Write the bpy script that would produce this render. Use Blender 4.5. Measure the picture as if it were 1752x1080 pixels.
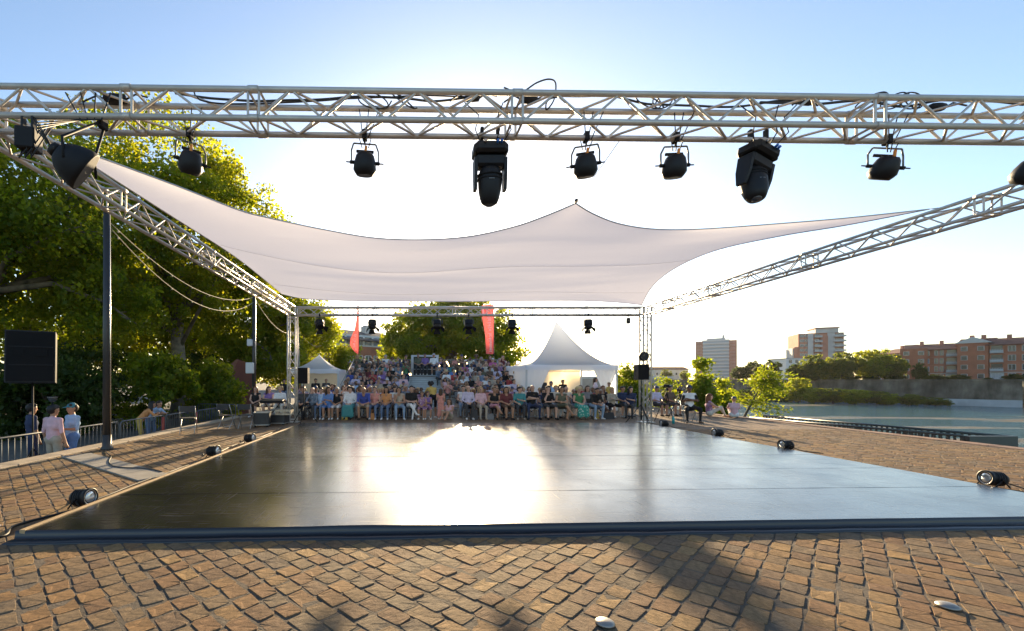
import bpy, bmesh, math, random
import numpy as np
from mathutils import Vector, Matrix, Euler, noise as mnoise

for _o in list(bpy.data.objects):
    bpy.data.objects.remove(_o)
SC = bpy.context.scene
COL = SC.collection
R = math.radians
random.seed(7)

# ------------------------------------------------------------------ camera
F_PX, CX, CY, CAM_H = 740.0, 705.0, 651.0, 1.6
cam_data = bpy.data.cameras.new('camera')
cam_data.sensor_width = 36.0
cam_data.lens = F_PX / 1752.0 * 36.0
cam_data.shift_x = (876.0 - CX) / 1752.0
cam_data.shift_y = (CY - 540.0) / 1752.0
cam_data.clip_start = 0.05
cam_data.clip_end = 6000.0
cam = bpy.data.objects.new('camera', cam_data)
COL.objects.link(cam)
cam.location = (0, 0, CAM_H)
cam.rotation_euler = (R(90), 0, 0)
SC.camera = cam

# ------------------------------------------------------------------ world, sun, exposure
SUN_AZ, SUN_EL = R(6.3), R(13.9)
world = bpy.data.worlds.new('World')
SC.world = world
world.use_nodes = True
wn, wl = world.node_tree.nodes, world.node_tree.links
bg = wn['Background']
sky = wn.new('ShaderNodeTexSky')
sky.sky_type = 'NISHITA'
sky.sun_disc = False
sky.sun_elevation = SUN_EL
sky.sun_rotation = SUN_AZ
sky.altitude = 150
sky.air_density = 1.0
sky.dust_density = 0.9
sky.ozone_density = 1.9
wl.new(sky.outputs[0], bg.inputs[0])
bg.inputs[1].default_value = 0.072
sun_data = bpy.data.lights.new('sun', 'SUN')
sun_data.energy = 3.6
sun_data.angle = R(0.6)
sun_data.color = (1.0, 0.76, 0.45)
sun = bpy.data.objects.new('sun', sun_data)
COL.objects.link(sun)
sun_dir = Vector((math.sin(SUN_AZ) * math.cos(SUN_EL), math.cos(SUN_AZ) * math.cos(SUN_EL), math.sin(SUN_EL)))
sun.rotation_euler = (-sun_dir).to_track_quat('-Z', 'Y').to_euler()
sun.location = sun_dir * 300
vs = SC.view_settings
vs.view_transform = 'Standard'
vs.look = 'None'
vs.gamma = 1.0
vs.use_curve_mapping = False
vs.exposure = 2.0
cy = SC.cycles
cy.use_denoising = True
try:
    cy.denoiser = 'OPENIMAGEDENOISE'
except Exception:
    pass
cy.max_bounces = 7
cy.diffuse_bounces = 3
cy.glossy_bounces = 3
cy.transmission_bounces = 5
cy.transparent_max_bounces = 8
cy.sample_clamp_indirect = 6.0
cy.caustics_reflective = False
cy.caustics_refractive = False

# ------------------------------------------------------------------ helpers
def P(px, py, Y):
    """world point seen at photo pixel (px, py) at depth Y"""
    return Vector(((px - CX) / F_PX * Y, Y, CAM_H - (py - CY) / F_PX * Y))

def X_at(px, Y):
    return (px - CX) / F_PX * Y

def link(o, parent=None):
    COL.objects.link(o)
    if parent is not None:
        o.parent = parent
    return o

def tag(o, label=None, cat=None, group=None, kind=None):
    if label: o['label'] = label
    if cat: o['category'] = cat
    if group: o['group'] = group
    if kind: o['kind'] = kind
    return o

def empty(name, loc=(0, 0, 0), rz=0.0, label=None, cat=None, group=None):
    o = bpy.data.objects.new(name, None)
    o.empty_display_size = 0.1
    COL.objects.link(o)
    o.location = loc
    o.rotation_euler = (0, 0, rz)
    return tag(o, label, cat, group)

def copy_tree(o, parent=None):
    c = o.copy()
    COL.objects.link(c)
    c.parent = parent
    for ch in o.children:
        copy_tree(ch, c)
    return c

def frame_from(d):
    d = d.normalized()
    a = Vector((0, 0, 1)) if abs(d.z) < 0.9 else Vector((1, 0, 0))
    u = d.cross(a).normalized()
    v = d.cross(u).normalized()
    return u, v

class MB:
    """collects faces; build() links them as one mesh object"""
    def __init__(s):
        s.v, s.f, s.m, s.s = [], [], [], []
    def add(s, verts, faces, mat=0, smooth=False):
        b = len(s.v)
        s.v.extend([tuple(x) for x in verts])
        for f in faces:
            s.f.append(tuple(i + b for i in f)); s.m.append(mat); s.s.append(smooth)
        return s
    def box(s, c, size, rot=None, mat=0, bev=0.0):
        c = Vector(c); hx, hy, hz = size[0] / 2, size[1] / 2, size[2] / 2
        M = rot if rot is not None else Matrix.Identity(3)
        if bev <= 0:
            vs_ = [c + M @ Vector((x * hx, y * hy, z * hz)) for z in (-1, 1) for y in (-1, 1) for x in (-1, 1)]
            s.add(vs_, [(0, 2, 3, 1), (4, 5, 7, 6), (0, 1, 5, 4), (2, 6, 7, 3), (0, 4, 6, 2), (1, 3, 7, 5)], mat)
        else:
            b = min(bev, hx * .9, hy * .9, hz * .9)
            vs_, idx = [], {}
            for sx in (-1, 1):
                for sy in (-1, 1):
                    for sz in (-1, 1):
                        for ax in range(3):
                            p = [sx * (hx - b), sy * (hy - b), sz * (hz - b)]
                            p[ax] = (sx * hx, sy * hy, sz * hz)[ax]
                            idx[(sx, sy, sz, ax)] = len(vs_)
                            vs_.append(c + M @ Vector(p))
            fs = []
            for ax in range(3):
                o1, o2 = (ax + 1) % 3, (ax + 2) % 3
                for sg in (-1, 1):
                    q = []
                    for a, b2 in ((-1, -1), (1, -1), (1, 1), (-1, 1)):
                        k = [0, 0, 0]; k[ax] = sg; k[o1] = a; k[o2] = b2
                        q.append(idx[(k[0], k[1], k[2], ax)])
                    fs.append(q if sg > 0 else q[::-1])
                for a in (-1, 1):          # edge strips along axis ax
                    for b2 in (-1, 1):
                        q = []
                        for e in (-1, 1):
                            k = [0, 0, 0]; k[ax] = e; k[o1] = a; k[o2] = b2
                            q.append((idx[(k[0], k[1], k[2], o1)], idx[(k[0], k[1], k[2], o2)]))
                        w = [q[0][0], q[1][0], q[1][1], q[0][1]]
                        fs.append(w if a * b2 < 0 else w[::-1])
            for sx in (-1, 1):
                for sy in (-1, 1):
                    for sz in (-1, 1):
                        t = [idx[(sx, sy, sz, k)] for k in range(3)]
                        fs.append(t if sx * sy * sz > 0 else t[::-1])
            s.add(vs_, fs, mat)
        return s
    def tube(s, p0, p1, r0, r1=None, n=8, mat=0, caps=True):
        return s.path([p0, p1], [r0, r0 if r1 is None else r1], n, mat, caps)
    def path(s, pts, rad, n=8, mat=0, caps=True, smooth=True):
        pts = [Vector(p) for p in pts]
        if not isinstance(rad, (list, tuple)):
            rad = [rad] * len(pts)
        vs_ = []
        u = None
        for i, p in enumerate(pts):
            d = (pts[min(i + 1, len(pts) - 1)] - pts[max(i - 1, 0)])
            if d.length < 1e-9: d = Vector((0, 0, 1))
            d.normalize()
            if u is None:
                u, v = frame_from(d)
            else:
                u = (u - d * u.dot(d))
                if u.length < 1e-6: u, _ = frame_from(d)
                u.normalize(); v = d.cross(u)
            for k in range(n):
                a = 2 * math.pi * k / n
                vs_.append(p + (u * math.cos(a) + v * math.sin(a)) * rad[i])
        fs = []
        for i in range(len(pts) - 1):
            for k in range(n):
                k2 = (k + 1) % n
                fs.append((i * n + k, i * n + k2, (i + 1) * n + k2, (i + 1) * n + k))
        s.add(vs_, fs, mat, smooth)
        if caps:
            b = len(s.v) - len(vs_)
            s.f.append(tuple(b + k for k in range(n))[::-1]); s.m.append(mat); s.s.append(False)
            e = b + (len(pts) - 1) * n
            s.f.append(tuple(e + k for k in range(n))); s.m.append(mat); s.s.append(False)
        return s
    def lathe(s, prof, origin, axis, n=16, mat=0, squash=(1, 1), up=None):
        """prof: list of (distance along axis, radius)"""
        o = Vector(origin); d = Vector(axis).normalized()
        if up is None: u, v = frame_from(d)
        else:
            v = Vector(up); v = (v - d * v.dot(d)).normalized(); u = v.cross(d)
        vs_, fs = [], []
        for (t, r) in prof:
            for k in range(n):
                a = 2 * math.pi * k / n
                vs_.append(o + d * t + (u * math.cos(a) * squash[0] + v * math.sin(a) * squash[1]) * r)
        for i in range(len(prof) - 1):
            for k in range(n):
                k2 = (k + 1) % n
                fs.append((i * n + k, i * n + k2, (i + 1) * n + k2, (i + 1) * n + k))
        s.add(vs_, fs, mat, True)
        b = len(s.v) - len(vs_)
        if prof[0][1] > 1e-4:
            s.f.append(tuple(b + k for k in range(n))[::-1]); s.m.append(mat); s.s.append(False)
        if prof[-1][1] > 1e-4:
            e = b + (len(prof) - 1) * n
            s.f.append(tuple(e + k for k in range(n))); s.m.append(mat); s.s.append(False)
        return s
    def prism(s, outline, vec, mat=0):
        """closed planar outline swept along vec"""
        n = len(outline); vec = Vector(vec)
        vs_ = [Vector(p) for p in outline] + [Vector(p) + vec for p in outline]
        fs = [tuple(range(n))[::-1], tuple(range(n, 2 * n))]
        fs += [(i, (i + 1) % n, (i + 1) % n + n, i + n) for i in range(n)]
        return s.add(vs_, fs, mat)
    def grid(s, pts, mat=0, smooth=True, closed=False):
        """pts[i][j] rows"""
        r, c = len(pts), len(pts[0])
        vs_ = [p for row in pts for p in row]
        fs = [(i * c + j, i * c + j + 1, (i + 1) * c + j + 1, (i + 1) * c + j) for i in range(r - 1) for j in range(c - 1)]
        return s.add(vs_, fs, mat, smooth)
    def mesh(s, name, mats, off=(0, 0, 0)):
        me = bpy.data.meshes.new(name)
        ox, oy, oz = off
        me.from_pydata([(a - ox, b - oy, c - oz) for a, b, c in s.v], [], s.f)
        for m in (mats if isinstance(mats, (list, tuple)) else [mats]):
            me.materials.append(m)
        me.polygons.foreach_set('material_index', s.m)
        me.polygons.foreach_set('use_smooth', s.s)
        me.update()
        return me
    def build(s, name, mats, parent=None, base=None):
        """base: world location subtracted from the vertices; parent's location by default"""
        if base is None:
            base = parent.location if parent is not None else (0, 0, 0)
        o = bpy.data.objects.new(name, s.mesh(name, mats, base))
        return link(o, parent)

def sub(mb, name, mats, parent, base):
    """a sub-part: parent sits at identity under a thing based at base"""
    o = bpy.data.objects.new(name, mb.mesh(name, mats, base))
    return link(o, parent)

def np_mesh(name, verts, faces, mats, smooth=False, attr=None):
    """verts (n,3) and faces (m,k) arrays"""
    verts = np.asarray(verts, dtype=np.float32); faces = np.asarray(faces, dtype=np.int32)
    me = bpy.data.meshes.new(name)
    k = faces.shape[1]
    me.vertices.add(len(verts)); me.vertices.foreach_set('co', verts.ravel())
    me.loops.add(faces.size); me.loops.foreach_set('vertex_index', faces.ravel())
    me.polygons.add(len(faces))
    me.polygons.foreach_set('loop_start', np.arange(0, faces.size, k, dtype=np.int32))
    me.polygons.foreach_set('loop_total', np.full(len(faces), k, dtype=np.int32))
    if smooth:
        me.polygons.foreach_set('use_smooth', np.ones(len(faces), dtype=bool))
    for m in (mats if isinstance(mats, (list, tuple)) else [mats]):
        me.materials.append(m)
    me.update(calc_edges=True)
    me.validate()
    if attr is not None:
        for nm, arr in attr.items():
            a = me.attributes.new(nm, 'FLOAT', 'POINT')
            a.data.foreach_set('value', np.asarray(arr, dtype=np.float32))
    return me

# ------------------------------------------------------------------ materials
MATS = {}
def srgb(r, g, b):
    f = lambda c: (c / 255 / 12.92) if c / 255 <= 0.04045 else ((c / 255 + 0.055) / 1.055) ** 2.4
    return (f(r), f(g), f(b))

def mat(name, col=(.5, .5, .5), rough=.6, metal=0.0, spec=.5, vary=0.0, vscale=6.0, bump=0.0, bscale=40.0,
        trans=0.0, tcol=None, coat=0.0, emit=None, estr=0.0, obj_coord=True):
    if name in MATS: return MATS[name]
    m = bpy.data.materials.new(name); m.use_nodes = True
    nt = m.node_tree; N, L = nt.nodes, nt.links
    b = N['Principled BSDF']
    b.inputs['Base Color'].default_value = (*col, 1)
    b.inputs['Roughness'].default_value = rough
    b.inputs['Metallic'].default_value = metal
    b.inputs['Specular IOR Level'].default_value = spec
    b.inputs['Coat Weight'].default_value = coat
    if emit:
        b.inputs['Emission Color'].default_value = (*emit, 1); b.inputs['Emission Strength'].default_value = estr
    tc = None
    if vary or bump:
        tc = N.new('ShaderNodeTexCoord')
    src = None
    if vary:
        nz = N.new('ShaderNodeTexNoise'); nz.inputs['Scale'].default_value = vscale; nz.inputs['Detail'].default_value = 5
        L.new(tc.outputs['Object'], nz.inputs['Vector'])
        mx = N.new('ShaderNodeMix'); mx.data_type = 'RGBA'
        mx.inputs['A'].default_value = (*[c * (1 - vary) for c in col], 1)
        mx.inputs['B'].default_value = (*[min(1, c * (1 + vary)) for c in col], 1)
        mr = N.new('ShaderNodeMapRange'); mr.inputs[1].default_value = .3; mr.inputs[2].default_value = .7
        L.new(nz.outputs[0], mr.inputs[0]); L.new(mr.outputs[0], mx.inputs['Factor'])
        L.new(mx.outputs['Result'], b.inputs['Base Color']); src = mx.outputs['Result']
    if bump:
        n2 = N.new('ShaderNodeTexNoise'); n2.inputs['Scale'].default_value = bscale; n2.inputs['Detail'].default_value = 4
        L.new(tc.outputs['Object'], n2.inputs['Vector'])
        bp = N.new('ShaderNodeBump'); bp.inputs['Strength'].default_value = bump; bp.inputs['Distance'].default_value = .01
        L.new(n2.outputs[0], bp.inputs['Height']); L.new(bp.outputs[0], b.inputs['Normal'])
    if trans:
        tr = N.new('ShaderNodeBsdfTranslucent'); tr.inputs[0].default_value = (*(tcol or col), 1)
        ms = N.new('ShaderNodeMixShader'); ms.inputs[0].default_value = trans
        L.new(b.outputs[0], ms.inputs[1]); L.new(tr.outputs[0], ms.inputs[2])
        L.new(ms.outputs[0], N['Material Output'].inputs[0])
    MATS[name] = m
    return m

def leaf_mat(name, dark, light, tdark, tlight, tfac=.55, scale=.5):
    m = bpy.data.materials.new(name); m.use_nodes = True
    N, L = m.node_tree.nodes, m.node_tree.links
    b = N['Principled BSDF']; b.inputs['Roughness'].default_value = .5; b.inputs['Specular IOR Level'].default_value = .25
    at = N.new('ShaderNodeAttribute'); at.attribute_name = 'tone'
    m1 = N.new('ShaderNodeMix'); m1.data_type = 'RGBA'
    m1.inputs['A'].default_value = (*dark, 1); m1.inputs['B'].default_value = (*light, 1)
    m2 = N.new('ShaderNodeMix'); m2.data_type = 'RGBA'
    m2.inputs['A'].default_value = (*tdark, 1); m2.inputs['B'].default_value = (*tlight, 1)
    for mm in (m1, m2): L.new(at.outputs['Fac'], mm.inputs['Factor'])
    L.new(m1.outputs['Result'], b.inputs['Base Color'])
    tr = N.new('ShaderNodeBsdfTranslucent'); L.new(m2.outputs['Result'], tr.inputs[0])
    ms = N.new('ShaderNodeMixShader'); ms.inputs[0].default_value = tfac
    L.new(b.outputs[0], ms.inputs[1]); L.new(tr.outputs[0], ms.inputs[2]); L.new(ms.outputs[0], N['Material Output'].inputs[0])
    return m
# ------------------------------------------------------------------ ground, plaza, river
PLX0, PLX1, PLY0, PLY1 = -7.8, 14.3, -14.0, 62.0
LOW_Z = -0.72
WATER_Z = -5.5

def brick_ground_mat():
    m = bpy.data.materials.new('plaza_setts'); m.use_nodes = True
    N, L = m.node_tree.nodes, m.node_tree.links
    b = N['Principled BSDF']; b.inputs['Roughness'].default_value = .75
    tc = N.new('ShaderNodeTexCoord'); mp = N.new('ShaderNodeMapping'); mp.inputs['Rotation'].default_value = (0, 0, R(45))
    L.new(tc.outputs['Object'], mp.inputs[0])
    br = N.new('ShaderNodeTexBrick'); br.inputs['Scale'].default_value = 1.0
    br.inputs['Brick Width'].default_value = .215; br.inputs['Row Height'].default_value = .155
    br.inputs['Mortar Size'].default_value = .007; br.inputs['Mortar Smooth'].default_value = .3
    br.inputs['Color1'].default_value = (.24, .15, .075, 1); br.inputs['Color2'].default_value = (.17, .11, .06, 1)
    br.inputs['Mortar'].default_value = (.07, .055, .045, 1)
    L.new(mp.outputs[0], br.inputs['Vector'])
    nz = N.new('ShaderNodeTexNoise'); nz.inputs['Scale'].default_value = .9; nz.inputs['Detail'].default_value = 6
    L.new(tc.outputs['Object'], nz.inputs['Vector'])
    mx = N.new('ShaderNodeMix'); mx.data_type = 'RGBA'; mx.blend_type = 'MULTIPLY'; mx.inputs['Factor'].default_value = .55
    cr = N.new('ShaderNodeValToRGB'); cr.color_ramp.elements[0].position = .3; cr.color_ramp.elements[1].position = .7
    cr.color_ramp.elements[0].color = (.6, .55, .5, 1); cr.color_ramp.elements[1].color = (1.1, 1.05, 1, 1)
    L.new(nz.outputs[0], cr.inputs[0]); L.new(br.outputs[0], mx.inputs['A']); L.new(cr.outputs[0], mx.inputs['B'])
    L.new(mx.outputs['Result'], b.inputs['Base Color'])
    n2 = N.new('ShaderNodeTexNoise'); n2.inputs['Scale'].default_value = 30
    L.new(tc.outputs['Object'], n2.inputs['Vector'])
    ad = N.new('ShaderNodeMath'); ad.operation = 'MULTIPLY_ADD'; ad.inputs[1].default_value = -1.0
    L.new(br.outputs['Fac'], ad.inputs[0]); L.new(n2.outputs[0], ad.inputs[2])
    bp = N.new('ShaderNodeBump'); bp.inputs['Strength'].default_value = .7; bp.inputs['Distance'].default_value = .02
    L.new(ad.outputs[0], bp.inputs['Height']); L.new(bp.outputs[0], b.inputs['Normal'])
    return m

def cobble_mat():
    m = bpy.data.materials.new('sett_stone'); m.use_nodes = True
    N, L = m.node_tree.nodes, m.node_tree.links
    b = N['Principled BSDF']; b.inputs['Roughness'].default_value = .85; b.inputs['Specular IOR Level'].default_value = .2
    at = N.new('ShaderNodeAttribute'); at.attribute_name = 'tone'
    cr = N.new('ShaderNodeValToRGB'); e = cr.color_ramp
    e.elements[0].position = 0; e.elements[0].color = (.155, .115, .08, 1)
    e.elements[1].position = 1; e.elements[1].color = (.32, .20, .085, 1)
    for p, c in ((.25, (.205, .12, .065, 1)), (.5, (.27, .165, .075, 1)), (.72, (.165, .125, .085, 1))):
        q = e.elements.new(p); q.color = c
    L.new(at.outputs['Fac'], cr.inputs[0])
    tc = N.new('ShaderNodeTexCoord')
    nz = N.new('ShaderNodeTexNoise'); nz.inputs['Scale'].default_value = 26; nz.inputs['Detail'].default_value = 8; nz.inputs['Roughness'].default_value = .7
    L.new(tc.outputs['Object'], nz.inputs['Vector'])
    mx = N.new('ShaderNodeMix'); mx.data_type = 'RGBA'; mx.blend_type = 'MULTIPLY'; mx.inputs['Factor'].default_value = .7
    c2 = N.new('ShaderNodeValToRGB'); c2.color_ramp.elements[0].position = .35; c2.color_ramp.elements[1].position = .62
    c2.color_ramp.elements[0].color = (.5, .48, .46, 1); c2.color_ramp.elements[1].color = (1.1, 1.06, 1.0, 1)
    L.new(nz.outputs[0], c2.inputs[0]); L.new(cr.outputs[0], mx.inputs['A']); L.new(c2.outputs[0], mx.inputs['B'])
    L.new(mx.outputs['Result'], b.inputs['Base Color'])
    mp = N.new('ShaderNodeMapping'); mp.inputs['Scale'].default_value = (1, .35, 1); L.new(tc.outputs['Object'], mp.inputs[0])
    n2 = N.new('ShaderNodeTexNoise'); n2.inputs['Scale'].default_value = 38; n2.inputs['Detail'].default_value = 8; n2.inputs['Roughness'].default_value = .65
    L.new(mp.outputs[0], n2.inputs['Vector'])
    bp = N.new('ShaderNodeBump'); bp.inputs['Strength'].default_value = .9; bp.inputs['Distance'].default_value = .012
    L.new(n2.outputs[0], bp.inputs['Height']); L.new(bp.outputs[0], b.inputs['Normal'])
    return m

M_SETTS = brick_ground_mat()
M_COB = cobble_mat()
M_MORTAR = mat('joint_sand', (.085, .066, .048), .95, vary=.35, vscale=9, bump=.6, bscale=60)
M_EARTH = mat('lower_ground_asphalt', (.085, .08, .072), .9, vary=.3, vscale=.8, bump=.4, bscale=25)
M_KERB = mat('kerb_stone', (.34, .27, .19), .8, vary=.25, vscale=3, bump=.5, bscale=45)
M_SLAB = mat('pale_slab', (.24, .22, .19), .75, vary=.15, vscale=4, bump=.3, bscale=60)
M_QUAY = mat('quay_brick', (.22, .13, .09), .85, vary=.3, vscale=2, bump=.4, bscale=14)

g = MB(); g.add([(-900, -80, LOW_Z), (PLX0 + .2, -80, LOW_Z), (PLX0 + .2, 1000, LOW_Z), (-900, 1000, LOW_Z)], [(0, 1, 2, 3)])
g.add([(PLX0 + .2, PLY1 - .2, LOW_Z), (PLX1, PLY1 - .2, LOW_Z), (60, 1000, LOW_Z), (PLX0 + .2, 1000, LOW_Z)], [(0, 1, 2, 3)])
g.add([(PLX0 + .2, -80, LOW_Z), (PLX1, -80, LOW_Z), (PLX1, PLY0 + .2, LOW_Z), (PLX0 + .2, PLY0 + .2, LOW_Z)], [(0, 1, 2, 3)])
tag(g.build('ground', M_EARTH), kind='structure')

plaza = MB()
x0, x1 = PLX0 + .46, PLX1 - .40
plaza.add([(x0, PLY0, 0), (x1, PLY0, 0), (x1, PLY1, 0), (x0, PLY1, 0)], [(0, 1, 2, 3)], 0)
plaza.add([(PLX0 + .05, PLY1, LOW_Z - .1), (PLX0 + .05, PLY1, -.05), (PLX1, PLY1, -.05), (PLX1, PLY1, LOW_Z - .1)], [(0, 1, 2, 3)], 1)
plaza_o = tag(plaza.build('plaza_pavement', [M_SETTS, M_KERB]), kind='structure')
# near the camera the joints lie lower than the setts: a recessed sand bed is shown by setts standing proud of the sheet
rng = random.Random(3)
for side, xa, xb in (('left', PLX0, PLX0 + .45), ('right', PLX1 - .39, PLX1)):
    y = PLY0
    k = 0
    while y < 40:
        ln = 1.05 + rng.uniform(-.06, .06)
        b_ = MB(); b_.box(((xa + xb) / 2, y + ln / 2, (-.86 + .035) / 2 if side == 'left' else -2.9), (xb - xa, ln - .012, .895 if side == 'left' else 5.86), bev=.015)
        b_.build('kerb_stone', M_KERB if side == 'left' else M_QUAY, plaza_o)
        y += ln; k += 1
    b_ = MB(); b_.box(((xa + xb) / 2, (y + PLY1) / 2, -.4 if side == 'left' else -2.9), (xb - xa, PLY1 - y, .8 if side == 'left' else 5.84)); b_.build('kerb', M_KERB if side == 'left' else M_QUAY, plaza_o)

# setts: chevron bond, courses at -45 deg left of the seam and +45 deg right of it
SEAM = 0.55
LEN, WID = .215, .155
def cobble_geo(rnd, lx, ly, h=.0135):
    """rounded split-stone top: 8-corner rings"""
    hx, hy = lx / 2, ly / 2
    c = .016
    base = [(-hx + c, -hy), (hx - c, -hy), (hx, -hy + c), (hx, hy - c), (hx - c, hy), (-hx + c, hy), (-hx, hy - c), (-hx, -hy + c)]
    jit = [(rnd.uniform(-.009, .009), rnd.uniform(-.009, .009)) for _ in base]
    rings = []
    tilt = (rnd.uniform(-.022, .022), rnd.uniform(-.022, .022))
    for (sc, z, js) in ((1.0, -.012, 1), (.99, h * .7, 1), (.955, h, 1.1)):
        rings.append([(x * sc + j[0] * js, y * sc + j[1] * js, z + (tilt[0] * x + tilt[1] * y if z > 0 else 0) + (rnd.uniform(-.003, .003) if z > 0 else 0)) for (x, y), j in zip(base, jit)])
    vs_ = [p for r_ in rings for p in r_]
    fs = [(i * 8 + k, i * 8 + (k + 1) % 8, (i + 1) * 8 + (k + 1) % 8, (i + 1) * 8 + k) for i in range(2) for k in range(8)]
    vs_.append((rnd.uniform(-.03, .03), rnd.uniform(-.03, .03), h + rnd.uniform(-.002, .002)))
    fs += [(16 + k, 16 + (k + 1) % 8, 24) for k in range(8)]
    return vs_, fs

def stage_front(x):
    return 4.32 + (x + 3.9) * .042
ST_X0, ST_X1, ST_Y1, ST_Z = -3.85, 8.2, 15.3, .10
def on_plaza(x, y):
    if not (PLX0 + .52 < x < PLX1 - .46): return False
    if ST_X0 - .08 < x < ST_X1 + .05 and stage_front(x) - .12 < y < ST_Y1: return False
    return True

spots = []
def add_course(sign):
    # course direction d, across direction n
    d = Vector((math.sin(R(45)) * sign, math.cos(R(45)), 0)); n = Vector((d.y, -d.x, 0)) * sign
    rr = random.Random(11 if sign > 0 else 12)
    for i in range(-180, 180):
        off = (i % 2) * .5 * LEN + rr.uniform(-.03, .03)
        t = -30.0
        while t < 30:
            ln = LEN * rr.uniform(.82, 1.18)
            tm = t + ln / 2 + off
            p = Vector((SEAM, 4, 0)) + d * tm + n * (i * WID)
            t += ln
            if p.x > ST_X1 + .02:
                if sign > 0: continue
            elif (p.x - SEAM) * sign < -.02: continue
            if not on_plaza(p.x, p.y): continue
            if p.y < 2.3 or p.y > 14: continue
            if abs(p.x) > (p.y * 1.55 + .6): continue
            spots.append((p.x, p.y, math.atan2(d.y, d.x), ln - rr.uniform(.008, .02), WID - rr.uniform(.008, .02)))
add_course(-1); add_course(1)
rnd = random.Random(5)
variants = []
for i in range(28):
    v_, f_ = cobble_geo(rnd, LEN - .022, WID - .02)
    me = bpy.data.meshes.new('sett'); me.from_pydata(v_, [], f_); me.materials.append(M_COB)
    me.update()
    a = me.attributes.new('tone', 'FLOAT', 'POINT'); tn = rnd.random()
    a.data.foreach_set('value', [tn] * len(v_))
    variants.append(me)
def in_frame(s):
    x, y = s[0], s[1]
    px = CX + x / y * F_PX; py = CY + CAM_H / y * F_PX
    return -40 < px < 1792 and py < 1110
def hid(s):
    return False
spots.sort(key=lambda s: (not in_frame(s), s[1]))
near = spots[:300]; rest = [s for s in spots[300:] if s[1] > 2.3]
pave = empty('foreground_setts', (0, 0, 0)); 
bpy.data.objects.remove(pave)
for (x, y, a, lx, ly) in near:
    me = rnd.choice(variants)
    o = bpy.data.objects.new('paving_sett', me); link(o, plaza_o)
    o.location = (x, y, rnd.uniform(-.003, .003)); o.rotation_euler = (0, 0, a)
    o.scale = (lx / (LEN - .022), ly / (WID - .02), 1)
V, Fq, Ft, T = [], [], [], []
AV = []
for (x, y, a, lx, ly) in rest:
    v_, f_ = cobble_geo(rnd, lx, ly)
    ca, sa = math.cos(a), math.sin(a); b = len(AV); tn = rnd.random()
    for (p, q, z) in v_:
        AV.append((x + p * ca - q * sa, y + p * sa + q * ca, z)); T.append(tn)
    Ft.extend([tuple(k + b for k in f) for f in f_])
me = bpy.data.meshes.new('setts'); me.from_pydata(AV, [], Ft); me.materials.append(M_COB)
me.update()
a = me.attributes.new('tone', 'FLOAT', 'POINT'); a.data.foreach_set('value', T)
o = bpy.data.objects.new('paving_setts', me); link(o, plaza_o); tag(o, kind='stuff')
# recessed joint bed under the setts
jb = MB(); jb.add([(x0 + .01, 1.0, .009), (x1 - .01, 1.0, .009), (x1 - .01, 14.05, .009), (x0 + .01, 14.05, .009)], [(0, 1, 2, 3)])
jb.build('joint_bed', M_MORTAR, plaza_o)
# pale slab strip from the kerb to the dance floor
A, B = Vector((-7.1, 9.15, 0)), Vector((-4.15, 7.0, 0)); d = (B - A).normalized(); ang = math.atan2(d.y, d.x)
L_ = (B - A).length
for k in range(5):
    b_ = MB(); c = A + d * (L_ * (k + .5) / 5)
    b_.box((c.x, c.y, .018), (L_ / 5 - .012, .52, .03), rot=Matrix.Rotation(ang, 3, 'Z'), bev=.006)
    b_.build('pale_slab', M_SLAB, plaza_o)
# two steel studs set in the paving
M_STEEL = mat('brushed_steel', (.34, .32, .29), .5, .9, bump=.05, bscale=120)
for (px, py, lab) in ((1035, 1072, 'small domed steel stud in the sunlit setts at the bottom of the picture'),
                      (1622, 1043, 'small domed steel stud among the shaded setts on the right')):
    Y = CAM_H * F_PX / (py - CY); c = P(px, py, Y)
    b_ = MB(); b_.lathe([(0, .062), (.01, .06), (.02, .045), (.026, .02), (.027, 0.0)], (c.x, c.y, .02), (0, 0, 1), 20)
    tag(b_.build('paving_stud', M_STEEL, base=(0, 0, 0)), lab, 'stud', 'steel studs in the paving')

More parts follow.
